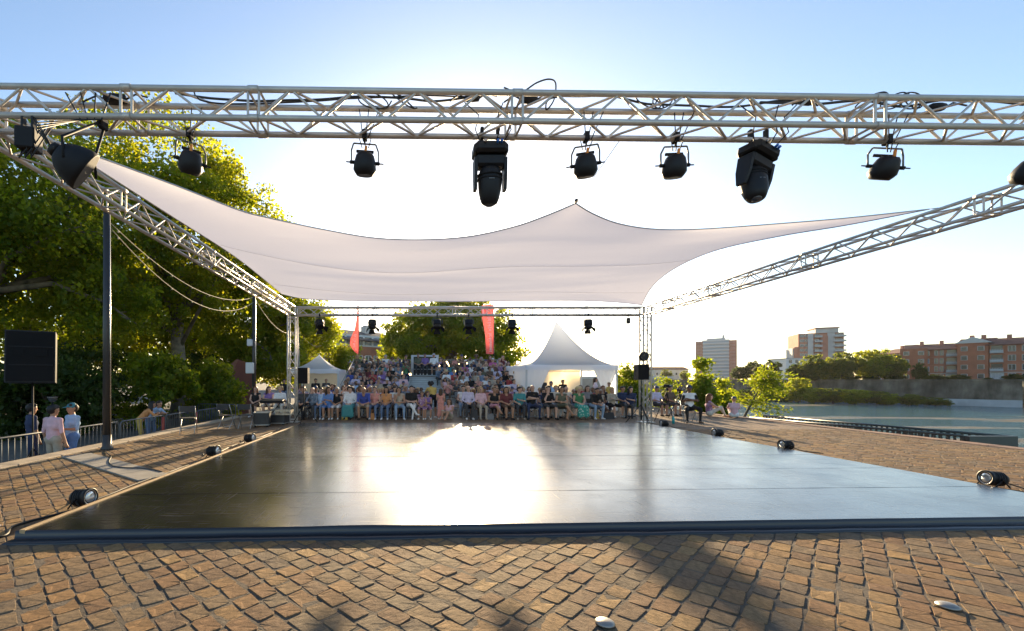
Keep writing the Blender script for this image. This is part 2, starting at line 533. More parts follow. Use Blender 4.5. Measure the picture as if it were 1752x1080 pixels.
# river, far bank
def water_mat():
    m = bpy.data.materials.new('river_water'); m.use_nodes = True
    N, L = m.node_tree.nodes, m.node_tree.links
    b = N['Principled BSDF']; b.inputs['Base Color'].default_value = (.045, .065, .045, 1)
    b.inputs['Roughness'].default_value = .12; b.inputs['IOR'].default_value = 1.33
    tc = N.new('ShaderNodeTexCoord'); mp = N.new('ShaderNodeMapping'); mp.inputs['Scale'].default_value = (.35, 1.0, 1)
    mp.inputs['Rotation'].default_value = (0, 0, R(20)); L.new(tc.outputs['Object'], mp.inputs[0])
    n1 = N.new('ShaderNodeTexNoise'); n1.inputs['Scale'].default_value = .45; n1.inputs['Detail'].default_value = 9; n1.inputs['Roughness'].default_value = .7
    L.new(mp.outputs[0], n1.inputs['Vector'])
    bp = N.new('ShaderNodeBump'); bp.inputs['Strength'].default_value = .9; bp.inputs['Distance'].default_value = 1.0
    L.new(n1.outputs[0], bp.inputs['Height']); L.new(bp.outputs[0], b.inputs['Normal'])
    # weed beds and shallow gravel: patches of their own colour
    m2 = N.new('ShaderNodeMapping'); m2.inputs['Scale'].default_value = (.012, .05, 1); m2.inputs['Rotation'].default_value = (0, 0, R(15)); L.new(tc.outputs['Object'], m2.inputs[0])
    n2 = N.new('ShaderNodeTexNoise'); n2.inputs['Scale'].default_value = 1.6; n2.inputs['Detail'].default_value = 6
    L.new(m2.outputs[0], n2.inputs['Vector'])
    cr = N.new('ShaderNodeValToRGB'); cr.color_ramp.elements[0].position = .56; cr.color_ramp.elements[1].position = .62
    cr.color_ramp.elements[0].color = (.05, .12, .115, 1); cr.color_ramp.elements[1].color = (.15, .12, .06, 1)
    L.new(n2.outputs[0], cr.inputs[0]); L.new(cr.outputs[0], b.inputs['Base Color'])
    r2 = N.new('ShaderNodeMapRange'); r2.inputs[1].default_value = .56; r2.inputs[2].default_value = .62; r2.inputs[3].default_value = .1; r2.inputs[4].default_value = .45
    L.new(n2.outputs[0], r2.inputs[0]); L.new(r2.outputs[0], b.inputs['Roughness'])
    return m
w = MB(); w.add([(PLX1 - .3, -150, WATER_Z), (700, -150, WATER_Z), (700, 900, WATER_Z), (PLX1 - .3, 900, WATER_Z)], [(0, 1, 2, 3)])
tag(w.build('river_water', water_mat()), kind='structure')
BANK = [(250, 60), (175, 100), (161, 114), (134, 154), (118, 195), (112, 250), (112, 420), (80, 900)]
BANK_Z = 1.35
M_EMB = mat('embankment_wall_stone', (.10, .09, .072), .9, vary=.5, vscale=.35, bump=.7, bscale=3)
def stain(m):
    N, L = m.node_tree.nodes, m.node_tree.links; b = N['Principled BSDF']; src = b.inputs['Base Color'].links[0].from_socket
    tc = N.new('ShaderNodeTexCoord'); mp = N.new('ShaderNodeMapping'); mp.inputs['Scale'].default_value = (.16, .16, .03); L.new(tc.outputs['Object'], mp.inputs[0])
    nz = N.new('ShaderNodeTexNoise'); nz.inputs['Scale'].default_value = 2.2; nz.inputs['Detail'].default_value = 8; nz.inputs['Roughness'].default_value = .7; L.new(mp.outputs[0], nz.inputs['Vector'])
    cr = N.new('ShaderNodeValToRGB'); cr.color_ramp.elements[0].position = .38; cr.color_ramp.elements[0].color = (.45, .43, .38, 1); cr.color_ramp.elements[1].position = .62; cr.color_ramp.elements[1].color = (1.5, 1.45, 1.4, 1)
    mx = N.new('ShaderNodeMix'); mx.data_type = 'RGBA'; mx.blend_type = 'MULTIPLY'; mx.inputs['Factor'].default_value = 1
    L.new(nz.outputs[0], cr.inputs[0]); L.new(src, mx.inputs['A']); L.new(cr.outputs[0], mx.inputs['B']); L.new(mx.outputs['Result'], b.inputs['Base Color'])
stain(M_EMB)
M_PALE = mat('pale_render_band', (.42, .43, .44), .8, vary=.2, vscale=.3)
M_BANKG = mat('far_bank_ground', (.10, .10, .06), .95, vary=.3, vscale=.1)
t = MB(); pts = [(x, y, BANK_Z) for x, y in BANK] + [(1500, 900, BANK_Z), (1500, 60, BANK_Z)]
t.add(pts, [tuple(range(len(pts)))[::-1]])
tag(t.build('far_bank_terrain', M_BANKG), kind='structure')
e = MB()
for (a, b) in zip(BANK[:-1], BANK[1:]):
    a, b = Vector((*a, 0)), Vector((*b, 0)); d = (b - a).normalized(); n = Vector((-d.y, d.x, 0))   # n points to the river
    if n.x > 0: n = -n
    q = [a + Vector((0, 0, WATER_Z - .3)) + n * 1.6, b + Vector((0, 0, WATER_Z - .3)) + n * 1.6, b + n * .1 + Vector((0, 0, BANK_Z)), a + n * .1 + Vector((0, 0, BANK_Z))]
    e.add(q, [(0, 1, 2, 3)])
    # coping
    c = (a + b) / 2
    e.box((c.x, c.y, BANK_Z + .3), ((b - a).length, .7, .55), rot=Matrix.Rotation(math.atan2(d.y, d.x), 3, 'Z'))
emb = e.build('embankment_wall', M_EMB)
tag(emb, 'long dark stone embankment wall along the far side of the river', 'wall')
# pale lower band on the nearer stretch
for (a, b) in zip(BANK[0:3], BANK[1:4]):
    a, b = Vector((*a, 0)), Vector((*b, 0)); d = (b - a).normalized(); n = Vector((-d.y, d.x, 0))
    if n.x > 0: n = -n
    bb = MB(); c = (a + b) / 2 + n * 1.9
    bb.box((c.x, c.y, WATER_Z + .9), ((b - a).length, .9, 1.9), rot=Matrix.Rotation(math.atan2(d.y, d.x), 3, 'Z'))
    bb.build('pale_band', M_PALE, emb)
# ------------------------------------------------------------------ dance floor
def vinyl_mat():
    m = bpy.data.materials.new('black_vinyl'); m.use_nodes = True
    N, L = m.node_tree.nodes, m.node_tree.links
    b = N['Principled BSDF']; b.inputs['Base Color'].default_value = (.018, .018, .02, 1)
    b.inputs['IOR'].default_value = 1.95
    tc = N.new('ShaderNodeTexCoord')
    n1 = N.new('ShaderNodeTexNoise'); n1.inputs['Scale'].default_value = 1.3; n1.inputs['Detail'].default_value = 7; n1.inputs['Roughness'].default_value = .6
    L.new(tc.outputs['Object'], n1.inputs['Vector'])
    # fine scuffs, stretched both ways
    sc = []
    for rot, s in ((20, (1.5, 60, 1)), (-35, (60, 2, 1)), (75, (2, 45, 1))):
        mp = N.new('ShaderNodeMapping'); mp.inputs['Rotation'].default_value = (0, 0, R(rot)); mp.inputs['Scale'].default_value = s
        L.new(tc.outputs['Object'], mp.inputs[0])
        q = N.new('ShaderNodeTexNoise'); q.inputs['Scale'].default_value = 1.0; q.inputs['Detail'].default_value = 3
        L.new(mp.outputs[0], q.inputs['Vector'])
        mr = N.new('ShaderNodeMapRange'); mr.inputs[1].default_value = .64; mr.inputs[2].default_value = .72
        L.new(q.outputs[0], mr.inputs[0]); sc.append(mr)
    mx = N.new('ShaderNodeMath'); mx.operation = 'MAXIMUM'; L.new(sc[0].outputs[0], mx.inputs[0]); L.new(sc[1].outputs[0], mx.inputs[1])
    mx2 = N.new('ShaderNodeMath'); mx2.operation = 'MAXIMUM'; L.new(mx.outputs[0], mx2.inputs[0]); L.new(sc[2].outputs[0], mx2.inputs[1])
    col = N.new('ShaderNodeMix'); col.data_type = 'RGBA'; col.inputs['A'].default_value = (.009, .009, .010, 1); col.inputs['B'].default_value = (.03, .029, .027, 1)
    L.new(mx2.outputs[0], col.inputs['Factor']); L.new(col.outputs['Result'], b.inputs['Base Color'])
    r = N.new('ShaderNodeMapRange'); r.inputs[1].default_value = .3; r.inputs[2].default_value = .7; r.inputs[3].default_value = .19; r.inputs[4].default_value = .27
    L.new(n1.outputs[0], r.inputs[0])
    ra = N.new('ShaderNodeMath'); ra.operation = 'MULTIPLY_ADD'; ra.inputs[1].default_value = .12
    L.new(mx2.outputs[0], ra.inputs[0]); L.new(r.outputs[0], ra.inputs[2]); L.new(ra.outputs[0], b.inputs['Roughness'])
    n3 = N.new('ShaderNodeTexNoise'); n3.inputs['Scale'].default_value = .7; n3.inputs['Detail'].default_value = 3
    mp = N.new('ShaderNodeMapping'); mp.inputs['Scale'].default_value = (.4, 1.6, 1); L.new(tc.outputs['Object'], mp.inputs[0]); L.new(mp.outputs[0], n3.inputs['Vector'])
    bp = N.new('ShaderNodeBump'); bp.inputs['Strength'].default_value = .1; bp.inputs['Distance'].default_value = .03
    L.new(n3.outputs[0], bp.inputs['Height']); L.new(bp.outputs[0], b.inputs['Normal'])
    return m
M_VINYL = vinyl_mat()
M_WOOD = mat('raw_plywood_edge', (.42, .29, .15), .7, vary=.2, vscale=8, bump=.2, bscale=80)
M_PLY = mat('stage_deck', (.05, .04, .03), .9)
stage = empty('dance_floor', (2, 10, 0), label='large black vinyl dance floor with low skirt under the white sail', cat='stage')
d_ = MB()
yf0, yf1 = stage_front(ST_X0), stage_front(ST_X1)
d_.prism([(ST_X0 + .01, yf0 + .03, 0), (ST_X1 - .01, yf1 + .03, 0), (ST_X1 - .01, ST_Y1 - .01, 0), (ST_X0 + .01, ST_Y1 - .01, 0)], (0, 0, ST_Z - .012))
d_.build('deck', M_PLY, stage)
NS = 8
ys = [4.32 + (ST_Y1 - 4.32) * k / NS for k in range(NS + 1)]
rr = random.Random(8)
for k in range(NS):
    s_ = MB(); nx = 36
    rows = []
    for j in range(5):
        row = []
        for i in range(nx + 1):
            x = ST_X0 + (ST_X1 - ST_X0) * i / nx
            ya = ys[k] + (stage_front(x) - 4.32 + .0 if k == 0 else (stage_front(x) - 4.32) * (1 - k / NS))
            yb = ys[k + 1] + (stage_front(x) - 4.32) * (1 - (k + 1) / NS)
            yy = ya + .0025 + (yb - ya - .005) * j / 4
            edge = (j in (0, 4))
            z = ST_Z + .0008 * (k % 2) + .0018 * mnoise.noise((x * .8, yy * .9, 3)) + (.004 * max(0, mnoise.noise((x * 1.5, k * 7.0, 1))) if edge else 0)
            row.append((x, yy, z))
        rows.append(row)
    s_.grid(rows)
    # closed edges down to the deck
    for row, fl in ((rows[0], 1), (rows[-1], -1)):
        low = [(a, b, ST_Z - .014) for a, b, c in row]
        s_.grid([low, row] if fl > 0 else [row, low], smooth=False)
    s_.build('vinyl_strip', M_VINYL, stage)
M_TAPE = mat('seam_tape', (.010, .010, .011), .25, spec=1.0, bump=.04, bscale=30)
for k in range(1, NS):
    t_ = MB(); rows = []
    for dy, dz in ((-.02, .0), (-.019, .0008), (.019, .0008), (.02, .0)):
        row = []
        for i in range(61):
            x = ST_X0 + .01 + (ST_X1 - ST_X0 - .02) * i / 60
            yb = ys[k] + (stage_front(x) - 4.32) * (1 - k / NS)
            lift = max(0, mnoise.noise((x * 1.3, k * 5.3, 2)) - .35) * .008
            row.append((x, yb + dy + .003 * mnoise.noise((x, k, 8)), ST_Z + .0012 + dz + lift + .0018 * mnoise.noise((x * .8, yb * .9, 3)) + .004 * max(0, mnoise.noise((x * 1.5, k * 7.0, 1)), mnoise.noise((x * 1.5, (k - 1) * 7.0, 1)))))
        rows.append(row)
    t_.grid(rows, smooth=False); t_.build('seam_tape', M_VINYL, stage)
M_SKIRT = mat('vinyl_skirt', (.016, .018, .024), .33, spec=.6, bump=.15, bscale=6)
sk = MB(); nx = 160; rows = []
prof = [(0.0, .1005), (-.012, .096), (-.018, .06), (-.026, .022), (-.05, .030), (-.10, .029), (-.155, .028), (-.158, .012)]
for (dy, z) in prof:
    row = []
    for i in range(nx + 1):
        x = ST_X0 - .10 + (ST_X1 + .1 - ST_X0 + .10) * i / nx
        n_ = mnoise.noise((x * 1.1, 0, 0)); n2_ = mnoise.noise((x * 3.1, dy * 5, 4))
        k_ = 1.0 if .02 < z < .09 else .4
        row.append((x, stage_front(x) + dy + n_ * .018 * (dy / -.155) + n2_ * .004 * k_, z + (n2_ * .004 if z < .05 else 0) + (.012 * max(0, mnoise.noise((x * .9, 9, 2))) ** 1 if z > .09 else 0)))
    rows.append(row)
sk.grid(rows[::-1]); sk.build('front_skirt', M_SKIRT, stage)
for (xe, sg) in ((ST_X1, 1),):
    sk = MB(); rows = []
    for (dx, z) in ((0, ST_Z + .001), (.02, ST_Z - .01), (.03, .04), (.06, .030), (.1, .027), (.102, .01)):
        rows.append([(xe + sg * (dx + .01 * mnoise.noise((y_ * .9, 3, 0))), y_, z) for y_ in [yf1 - .1 + (ST_Y1 - yf1 + .1) * i / 50 for i in range(51)]])
    sk.grid(rows); sk.build('side_skirt', M_SKIRT, stage)
sk = MB(); sk.grid([[(x, ST_Y1 + dy, z) for x in (ST_X0, 0, 4, ST_X1)] for dy, z in ((0, ST_Z), (.03, .04), (.1, .03), (.1, .0))][::-1]); sk.build('rear_skirt', M_SKIRT, stage)
wd = MB(); y = yf0 - .02
for k in range(4):
    wd = MB(); ln = 2.44
    wd.box((ST_X0 - .032, y + ln / 2, .056), (.058, ln - .006, .112), bev=.004, rot=Matrix.Rotation(R(rr.uniform(-.12, .12)), 3, 'Z'))
    wd.build('edge_batten', M_WOOD, stage); y += ln

# ------------------------------------------------------------------ truss rig
M_ALU = mat('truss_aluminium', (.60, .555, .50), .42, .35, bump=.08, bscale=90, vary=.12, vscale=4)
unit_cyl = MB().tube((0, 0, 0), (0, 0, 1), 1, 1, 8).mesh('brace_tube', M_ALU)
S_TR = .29
def brace_obj(parent, a, b, r):
    o = bpy.data.objects.new('brace', unit_cyl); link(o, parent)
    a, b = Vector(a), Vector(b)
    o.location = a - parent.location
    o.rotation_euler = (b - a).to_track_quat('Z', 'Y').to_euler()
    o.scale = (r, r, (b - a).length)
def truss(name, label, p0, p1, up=(0, 0, 1), joints=(), step=.335, s=S_TR, group='aluminium trusses of the lighting rig', faces=4, rc=.030, rb=.0125):
    p0, p1 = Vector(p0), Vector(p1)
    d = (p1 - p0); L_ = d.length; d.normalize()
    u = Vector(up); u = (u - d * u.dot(d)).normalized(); w = d.cross(u)
    low = p0 if p0.z <= p1.z else p1
    root = empty(name, low, label=label, cat='truss', group=group)
    cs = [(a * s / 2, b * s / 2) for a, b in ((-1, -1), (1, -1), (1, 1), (-1, 1))]
    pt = lambda k, t: p0 + d * t + w * cs[k][0] + u * cs[k][1]
    for k in range(4):
        c = MB(); c.tube(pt(k, 0), pt(k, L_), rc, rc, 12); c.build('chord', M_ALU, root)
    js = sorted([0.03] + [j for j in joints if 0.2 < j < L_ - .2] + [L_ - .03])
    for k in range(4):
        k2 = (k + 1) % 4
        for ja, jb in zip(js[:-1], js[1:]):
            a0, b0 = ja + .06, jb - .06
            n = max(2, int(round((b0 - a0) / step)))
            ts = [a0 + (b0 - a0) * i / n for i in range(n + 1)]
            for i in range(n):
                fl = (i + k) % 2
                brace_obj(root, pt(k if fl else k2, ts[i]), pt(k2 if fl else k, ts[i + 1]), rb)
        for j in js:
            for dt in (-.055, .055):
                if 0 < j + dt < L_: brace_obj(root, pt(k, j + dt), pt(k2, j + dt), rb * 1.05)
        for j in js[1:-1]:
            c = MB(); c.tube(pt(k, j - .05), pt(k, j + .05), .037, .037, 12); c.build('coupler', M_ALU, root)
    return root, pt
ZF, ZB = 4.395, 4.23
FT0, FT1 = Vector((-4.95, 4.45, ZF)), Vector((9.45, 4.68, ZF - .03))
def ft_y(x): return FT0.y + (x - FT0.x) * (FT1.y - FT0.y) / (FT1.x - FT0.x)
front_truss, ft_pt = truss('front_truss', 'thick aluminium box truss spanning the whole top of the picture', FT0, FT1,
                           joints=[-FT0.x + x for x in (-2.87, -1.6, 1.07, 4.83, 7.2)], step=.335)
left_truss, lt_pt = truss('side_truss', 'aluminium truss receding above the left edge of the stage beside the trees', (-4.56, 4.62, ZF), (-4.56, 16.36, ZB), joints=(2.0, 5.0, 8.0, 10.2), step=.36)
right_truss, rt_pt = truss('side_truss', 'aluminium truss receding above the right edge of the stage against open sky', (9.15, 4.84, ZF), (8.9, 16.36, ZB), joints=(2.0, 5.0, 8.0, 10.2), step=.36)
back_truss, bt_pt = truss('back_truss', 'thin distant aluminium truss joining the two towers behind the stage', (-4.40, 16.5, ZB), (8.74, 16.5, ZB), joints=(3.0, 6.0, 9.0, 11.0), step=.36)
for (x, y, lab, zt) in ((-4.56, 16.5, 'aluminium truss tower left of the seated front row', ZB), (8.9, 16.5, 'aluminium truss tower right of the audience with speaker', ZB),
                    (-4.72, 4.46, 'aluminium truss tower carrying the front left corner of the rig', ZF), (9.28, 4.66, 'aluminium truss tower carrying the front right corner of the rig', ZF)):
    r_, _ = truss('truss_tower', lab, (x, y, .03), (x, y, zt - .15), up=(0, 1, 0), joints=(2.0,), step=.36, group='truss towers')
    b_ = MB(); b_.box((x, y, .022), (.5, .5, .016), bev=.003); b_.build('base_plate', M_ALU, r_)
    cb = MB()
    for k in range(4):
        pass
    sl = MB(); sl.box((x, y, zt), (.33, .33, .33), bev=.01)
    for sx in (-1, 1):
        for sy in (-1, 1):
            c = MB(); c.tube((x + sx * .145, y + sy * .145, zt - .16), (x + sx * .145, y + sy * .145, zt + .17), .028, .028, 12); c.build('corner_post', M_ALU, r_)

# ------------------------------------------------------------------ sail
def catmull(pts, n):
    pts = [Vector(p) for p in pts]
    ds = [0]
    for a, b in zip(pts[:-1], pts[1:]): ds.append(ds[-1] + (b - a).length)
    out = []
    for k in range(n + 1):
        t = ds[-1] * k / n
        i = max(j for j in range(len(ds) - 1) if ds[j] <= t + 1e-9)
        f = (t - ds[i]) / (ds[i + 1] - ds[i])
        p0 = pts[max(i - 1, 0)]; p1 = pts[i]; p2 = pts[i + 1]; p3 = pts[min(i + 2, len(pts) - 1)]
        out.append(.5 * ((2 * p1) + (-p0 + p2) * f + (2 * p0 - 5 * p1 + 4 * p2 - p3) * f * f + (-p0 + 3 * p1 - 3 * p2 + p3) * f ** 3))
    return out
fl = [(90, 240, 5.3), (183, 274, 5.95), (307, 320, 6.8), (407, 359, 7.5), (455, 372, 7.8), (555, 393, 8.2), (640, 407, 8.4), (720, 410, 8.4), (800, 405, 8.2), (880, 388, 7.8), (940, 367, 7.3), (985, 348, 7.0)]
fr = [(985, 348, 7.0), (1015, 366, 7.3), (1060, 383, 7.8), (1120, 392, 8.2), (1200, 392, 8.5), (1330, 383, 8.3), (1450, 373, 7.95), (1590, 358, 7.53)]
bk = [(482, 503, 14.5), (520, 511, 14.7), (600, 515, 14.7), (700, 516, 14.6), (800, 516, 14.5), (900, 515, 14.6), (1000, 515, 15.1), (1060, 518, 15.7), (1098, 522, 16.2)]
rt = [(1590, 358, 7.53), (1450, 385, 8.3), (1330, 405, 9.0), (1220, 430, 10.0), (1150, 462, 11.9), (1115, 492, 13.8), (1098, 522, 16.2)]
NU1, NU2, NV = 60, 44, 60
front = catmull([P(*p) for p in fl], NU1) + catmull([P(*p) for p in fr], NU2)[1:]
back = catmull([P(*p) for p in bk], NU1 + NU2)
right = catmull([P(*p) for p in rt], NV)
left = catmull([P(*fl[0]), (-4.25, 7.5, 4.5), (-4.12, 10, 4.48), (-4.18, 12.5, 4.44), P(*bk[0])], NV)
NU = NU1 + NU2
G = np.zeros((NV + 1, NU + 1, 3))
for j in range(NV + 1):
    for i in range(NU + 1):
        u, v = i / NU, j / NV
        c = (1 - v) * front[i] + v * back[i] + (1 - u) * left[j] + u * right[j] - ((1 - u) * (1 - v) * front[0] + u * (1 - v) * front[-1] + (1 - u) * v * back[0] + u * v * back[-1])
        G[j, i] = c
for it in range(260):
    G[1:-1, 1:-1] = .25 * (G[:-2, 1:-1] + G[2:, 1:-1] + G[1:-1, :-2] + G[1:-1, 2:])
for j in range(1, NV):
    for i in range(1, NU):
        u, v = i / NU, j / NV
        wgt = min(1, 6 * u, 6 * (1 - u), 6 * v, 6 * (1 - v))
        G[j, i, 2] += wgt * (.014 * mnoise.noise((G[j, i, 0] * .35, G[j, i, 1] * 1.5, 0)) + .05 * mnoise.noise((G[j, i, 0] * .22, G[j, i, 1] * .3, 5))) - .10 * math.sin(math.pi * u) * math.sin(math.pi * v)
        # seam between the cloth widths
        G[j, i, 2] += .012 * math.exp(-((v - .42) / .012) ** 2) * wgt
def sail_mat():
    m = bpy.data.materials.new('sail_cloth'); m.use_nodes = True
    N, L = m.node_tree.nodes, m.node_tree.links
    b = N['Principled BSDF']; b.inputs['Base Color'].default_value = (.78, .77, .80, 1); b.inputs['Roughness'].default_value = .5
    tr = N.new('ShaderNodeBsdfTranslucent'); tr.inputs[0].default_value = (.70, .69, .76, 1)
    rf = N.new('ShaderNodeBsdfTransparent'); rf.inputs[0].default_value = (1, .97, .94, 1)
    m1 = N.new('ShaderNodeMixShader'); m1.inputs[0].default_value = .62
    L.new(b.outputs[0], m1.inputs[1]); L.new(tr.outputs[0], m1.inputs[2])
    m2 = N.new('ShaderNodeMixShader'); m2.inputs[0].default_value = .004
    L.new(m1.outputs[0], m2.inputs[1]); L.new(rf.outputs[0], m2.inputs[2]); L.new(m2.outputs[0], N['Material Output'].inputs[0])
    tc = N.new('ShaderNodeTexCoord'); mp = N.new('ShaderNodeMapping'); mp.inputs['Scale'].default_value = (.5, 5, 1); mp.inputs['Rotation'].default_value = (0, 0, R(-8))
    L.new(tc.outputs['Object'], mp.inputs[0])
    nz = N.new('ShaderNodeTexNoise'); nz.inputs['Scale'].default_value = .8; nz.inputs['Detail'].default_value = 4; L.new(mp.outputs[0], nz.inputs['Vector'])
    bp = N.new('ShaderNodeBump'); bp.inputs['Strength'].default_value = .03; bp.inputs['Distance'].default_value = .1
    L.new(nz.outputs[0], bp.inputs['Height'])
    for n_ in (b, tr): L.new(bp.outputs[0], n_.inputs['Normal'])
    return m
M_SAIL = sail_mat()
idx = np.arange((NV + 1) * (NU + 1)).reshape(NV + 1, NU + 1)
fq = np.stack([idx[:-1, :-1], idx[:-1, 1:], idx[1:, 1:], idx[1:, :-1]], -1).reshape(-1, 4)
sail_root = empty('shade_sail', (2, 11, 4.0), label='white stretched fabric sail hung under the truss rig over the stage', cat='canopy')
me = np_mesh('sail_cloth', G.reshape(-1, 3) - np.array(sail_root.location), fq, M_SAIL, True)
so = bpy.data.objects.new('cloth', me); link(so, sail_root)
M_HEM = mat('sail_hem', (.62, .60, .62), .7)
M_ROPE = mat('rope_grey', (.45, .43, .4), .8)
for nm, crv in (('front_hem', front), ('back_hem', back), ('side_hem', left), ('side_hem', right)):
    h_ = MB(); h_.path([tuple(p) for p in crv], .011, 6); h_.build(nm, M_HEM, sail_root)
for jv in (int(NV * .42), int(NV * .80)):
    h_ = MB(); h_.path([tuple(G[jv, i] + np.array((0, 0, -.006))) for i in range(1, NU, 2)], .003, 5); h_.build('panel_seam', M_HEM, sail_root)
M_BLACKP = mat('black_plastic', (.02, .02, .022), .45)
E = P(985, 348, 7.0); top = P(1066, 232, 4.72)
c = MB(); c.lathe([(-.04, .0), (-.03, .03), (.03, .03), (.05, .012)], E + Vector((0, -.02, .03)), (top - E), 8); c.build('peak_toggle', M_BLACKP, sail_root)
c = MB(); c.tube(E, top, .004, .004, 6); c.build('peak_line', M_ROPE, sail_root)
for (a, b) in ((P(*fl[0]), Vector((-4.42, 5.1, 4.57))), (P(*bk[0]), Vector((-4.45, 14.8, 4.4))), (P(*fr[-1]), Vector((9.0, 7.4, 4.55))), (P(*bk[-1]), Vector((8.85, 16.4, 4.4)))):
    c = MB(); c.tube(a, b, .008, .008, 6); c.build('corner_strap', M_ROPE, sail_root)
# ------------------------------------------------------------------ trees and shrubs
M_BARK = mat('plane_bark', (.20, .165, .12), .9, vary=.45, vscale=3.5, bump=.8, bscale=9)
M_BARK2 = mat('dark_bark', (.10, .08, .06), .9, vary=.3, vscale=4, bump=.8, bscale=12)
LEAF_PLANE = leaf_mat('plane_leaf', (.05, .095, .014), (.095, .14, .02), (.26, .38, .012), (.74, .66, .02), .62)
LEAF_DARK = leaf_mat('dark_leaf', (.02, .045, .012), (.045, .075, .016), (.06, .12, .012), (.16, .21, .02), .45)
LEAF_LIME = leaf_mat('lime_leaf', (.06, .11, .014), (.10, .14, .02), (.25, .36, .015), (.50, .50, .02), .6)
LEAF_FAR = leaf_mat('far_leaf', (.04, .075, .02), (.085, .115, .025), (.12, .20, .02), (.42, .42, .03), .55)

def leaves_np(cent, nrm, size, rs, droop=.3):
    """cent (n,3), size (n,) -> verts, faces: kite-shaped folded leaves"""
    n = len(cent)
    d = rs.normal(size=(n, 3)); d[:, 2] -= droop; d /= np.linalg.norm(d, axis=1)[:, None]
    r = nrm + rs.normal(size=(n, 3)) * .8
    u = np.cross(d, r); u /= (np.linalg.norm(u, axis=1)[:, None] + 1e-9)
    w = np.cross(u, d)
    s = size[:, None]
    v0 = cent - d * s * .5
    v1 = cent + u * s * .42 + w * s * .10 - d * s * .02
    v2 = cent + d * s * .55
    v3 = cent - u * s * .42 + w * s * .10 - d * s * .02
    V = np.stack([v0, v1, v2, v3], 1).reshape(-1, 3)
    Fc = np.arange(n * 4).reshape(n, 4)
    return V, Fc

def tree(name, label, base, height, crown, nclump=260, per=70, leaf=.22, seed=1, trunk_r=.35, lean=(0, 0), lm=None, bark=None,
         cat='tree', group=None, clump_r=.9, lobes=None, shell=.55, fork=.38, flat=.75, limbs=14, cut=None):
    """crown: list of (dx, dy, z, rx, ry, rz) ellipsoids relative to base"""
    rs = np.random.RandomState(seed); rd = random.Random(seed)
    base = Vector(base)
    root = empty(name, base, label=label, cat=cat, group=group)
    vol = np.array([c[3] * c[4] * c[5] for c in crown]); vol = vol / vol.sum()
    C, Nn = [], []
    tries = 0
    while len(C) < nclump and tries < nclump * 30:
        tries += 1
        k = rs.choice(len(crown), p=vol)
        dx, dy, cz, rx, ry, rz = crown[k]
        q = rs.normal(size=3); q /= np.linalg.norm(q)
        rad = rs.uniform(shell ** 3, 1) ** (1 / 3)
        rad *= 1 + .22 * mnoise.noise((q[0] * 2 + seed * 3.1, q[1] * 2, q[2] * 2 + k))
        p = np.array([dx + q[0] * rad * rx, dy + q[1] * rad * ry, cz + q[2] * rad * rz])
        if mnoise.noise((p[0] * .33 + seed, p[1] * .33, p[2] * .42)) < -.22: continue      # gaps
        if p[2] < .25: continue
        if cut is not None and cut(p[0] + base.x, p[1] + base.y, p[2] + base.z): continue
        C.append(p); Nn.append(q)
    C, Nn = np.array(C), np.array(Nn)
    # leaves
    nl = rs.poisson(per, size=len(C))
    rep = np.repeat(np.arange(len(C)), nl)
    cr = clump_r * rs.uniform(.6, 1.3, size=len(C))
    off = rs.normal(size=(len(rep), 3)); off /= np.linalg.norm(off, axis=1)[:, None] + 1e-9
    off *= (rs.uniform(0, 1, size=len(rep)) ** .45)[:, None] * cr[rep][:, None]
    off[:, 2] *= flat
    cen = C[rep] + off
    size = leaf * rs.uniform(.6, 1.3, size=len(rep))
    up = np.tile(np.array([[0, 0, 1.0]]), (len(rep), 1)) * .7 + Nn[rep] * .5
    V, Fc = leaves_np(cen, up, size, rs)
    tone = np.clip(rs.uniform(0, 1, len(C))[rep] * .5 + rs.uniform(0, 1, len(rep)) * .5, 0, 1)
    me = np_mesh('crown', V, Fc, lm or LEAF_PLANE, False, {'tone': np.repeat(tone, 4)})
    co = bpy.data.objects.new('crown', me); link(co, root)
    # trunk, limbs, branchlets
    t = MB()
    top = Vector((lean[0], lean[1], height * fork))
    n = 7
    pts, rad = [], []
    for i in range(n + 1):
        f = i / n
        pts.append(base + Vector((top.x * f * f + rd.uniform(-.06, .06) * trunk_r * 3 * (f > 0), top.y * f * f + rd.uniform(-.06, .06) * trunk_r * 3 * (f > 0), -.15 + (top.z + .15) * f)))
        rad.append(trunk_r * (1.35 if i == 0 else 1.0 - .35 * f))
    t.path(pts, rad, 12)
    fork_p = pts[-1]
    tips = [C[i] for i in rs.choice(len(C), size=min(limbs, len(C)), replace=False)]
    for q in tips:
        q = base + Vector(q)
        st = pts[rd.randint(n - 3, n)]
        mid = st.lerp(q, .45) + Vector((rd.uniform(-.4, .4), rd.uniform(-.4, .4), .18 * (q - st).length))
        m2 = st.lerp(q, .75) + Vector((rd.uniform(-.3, .3), rd.uniform(-.3, .3), .12 * (q - st).length))
        r0 = trunk_r * rd.uniform(.28, .5)
        t.path([st, mid, m2, q], [r0, r0 * .65, r0 * .4, r0 * .12], 7)
        for _ in range(3):
            e = q + Vector((rd.uniform(-1, 1), rd.uniform(-1, 1), rd.uniform(-.6, .8))) * clump_r * 1.3
            t.path([m2.lerp(q, rd.random()), e], [r0 * .2, r0 * .06], 5, caps=False)
    t.build('trunk', bark or M_BARK, root)
    return root

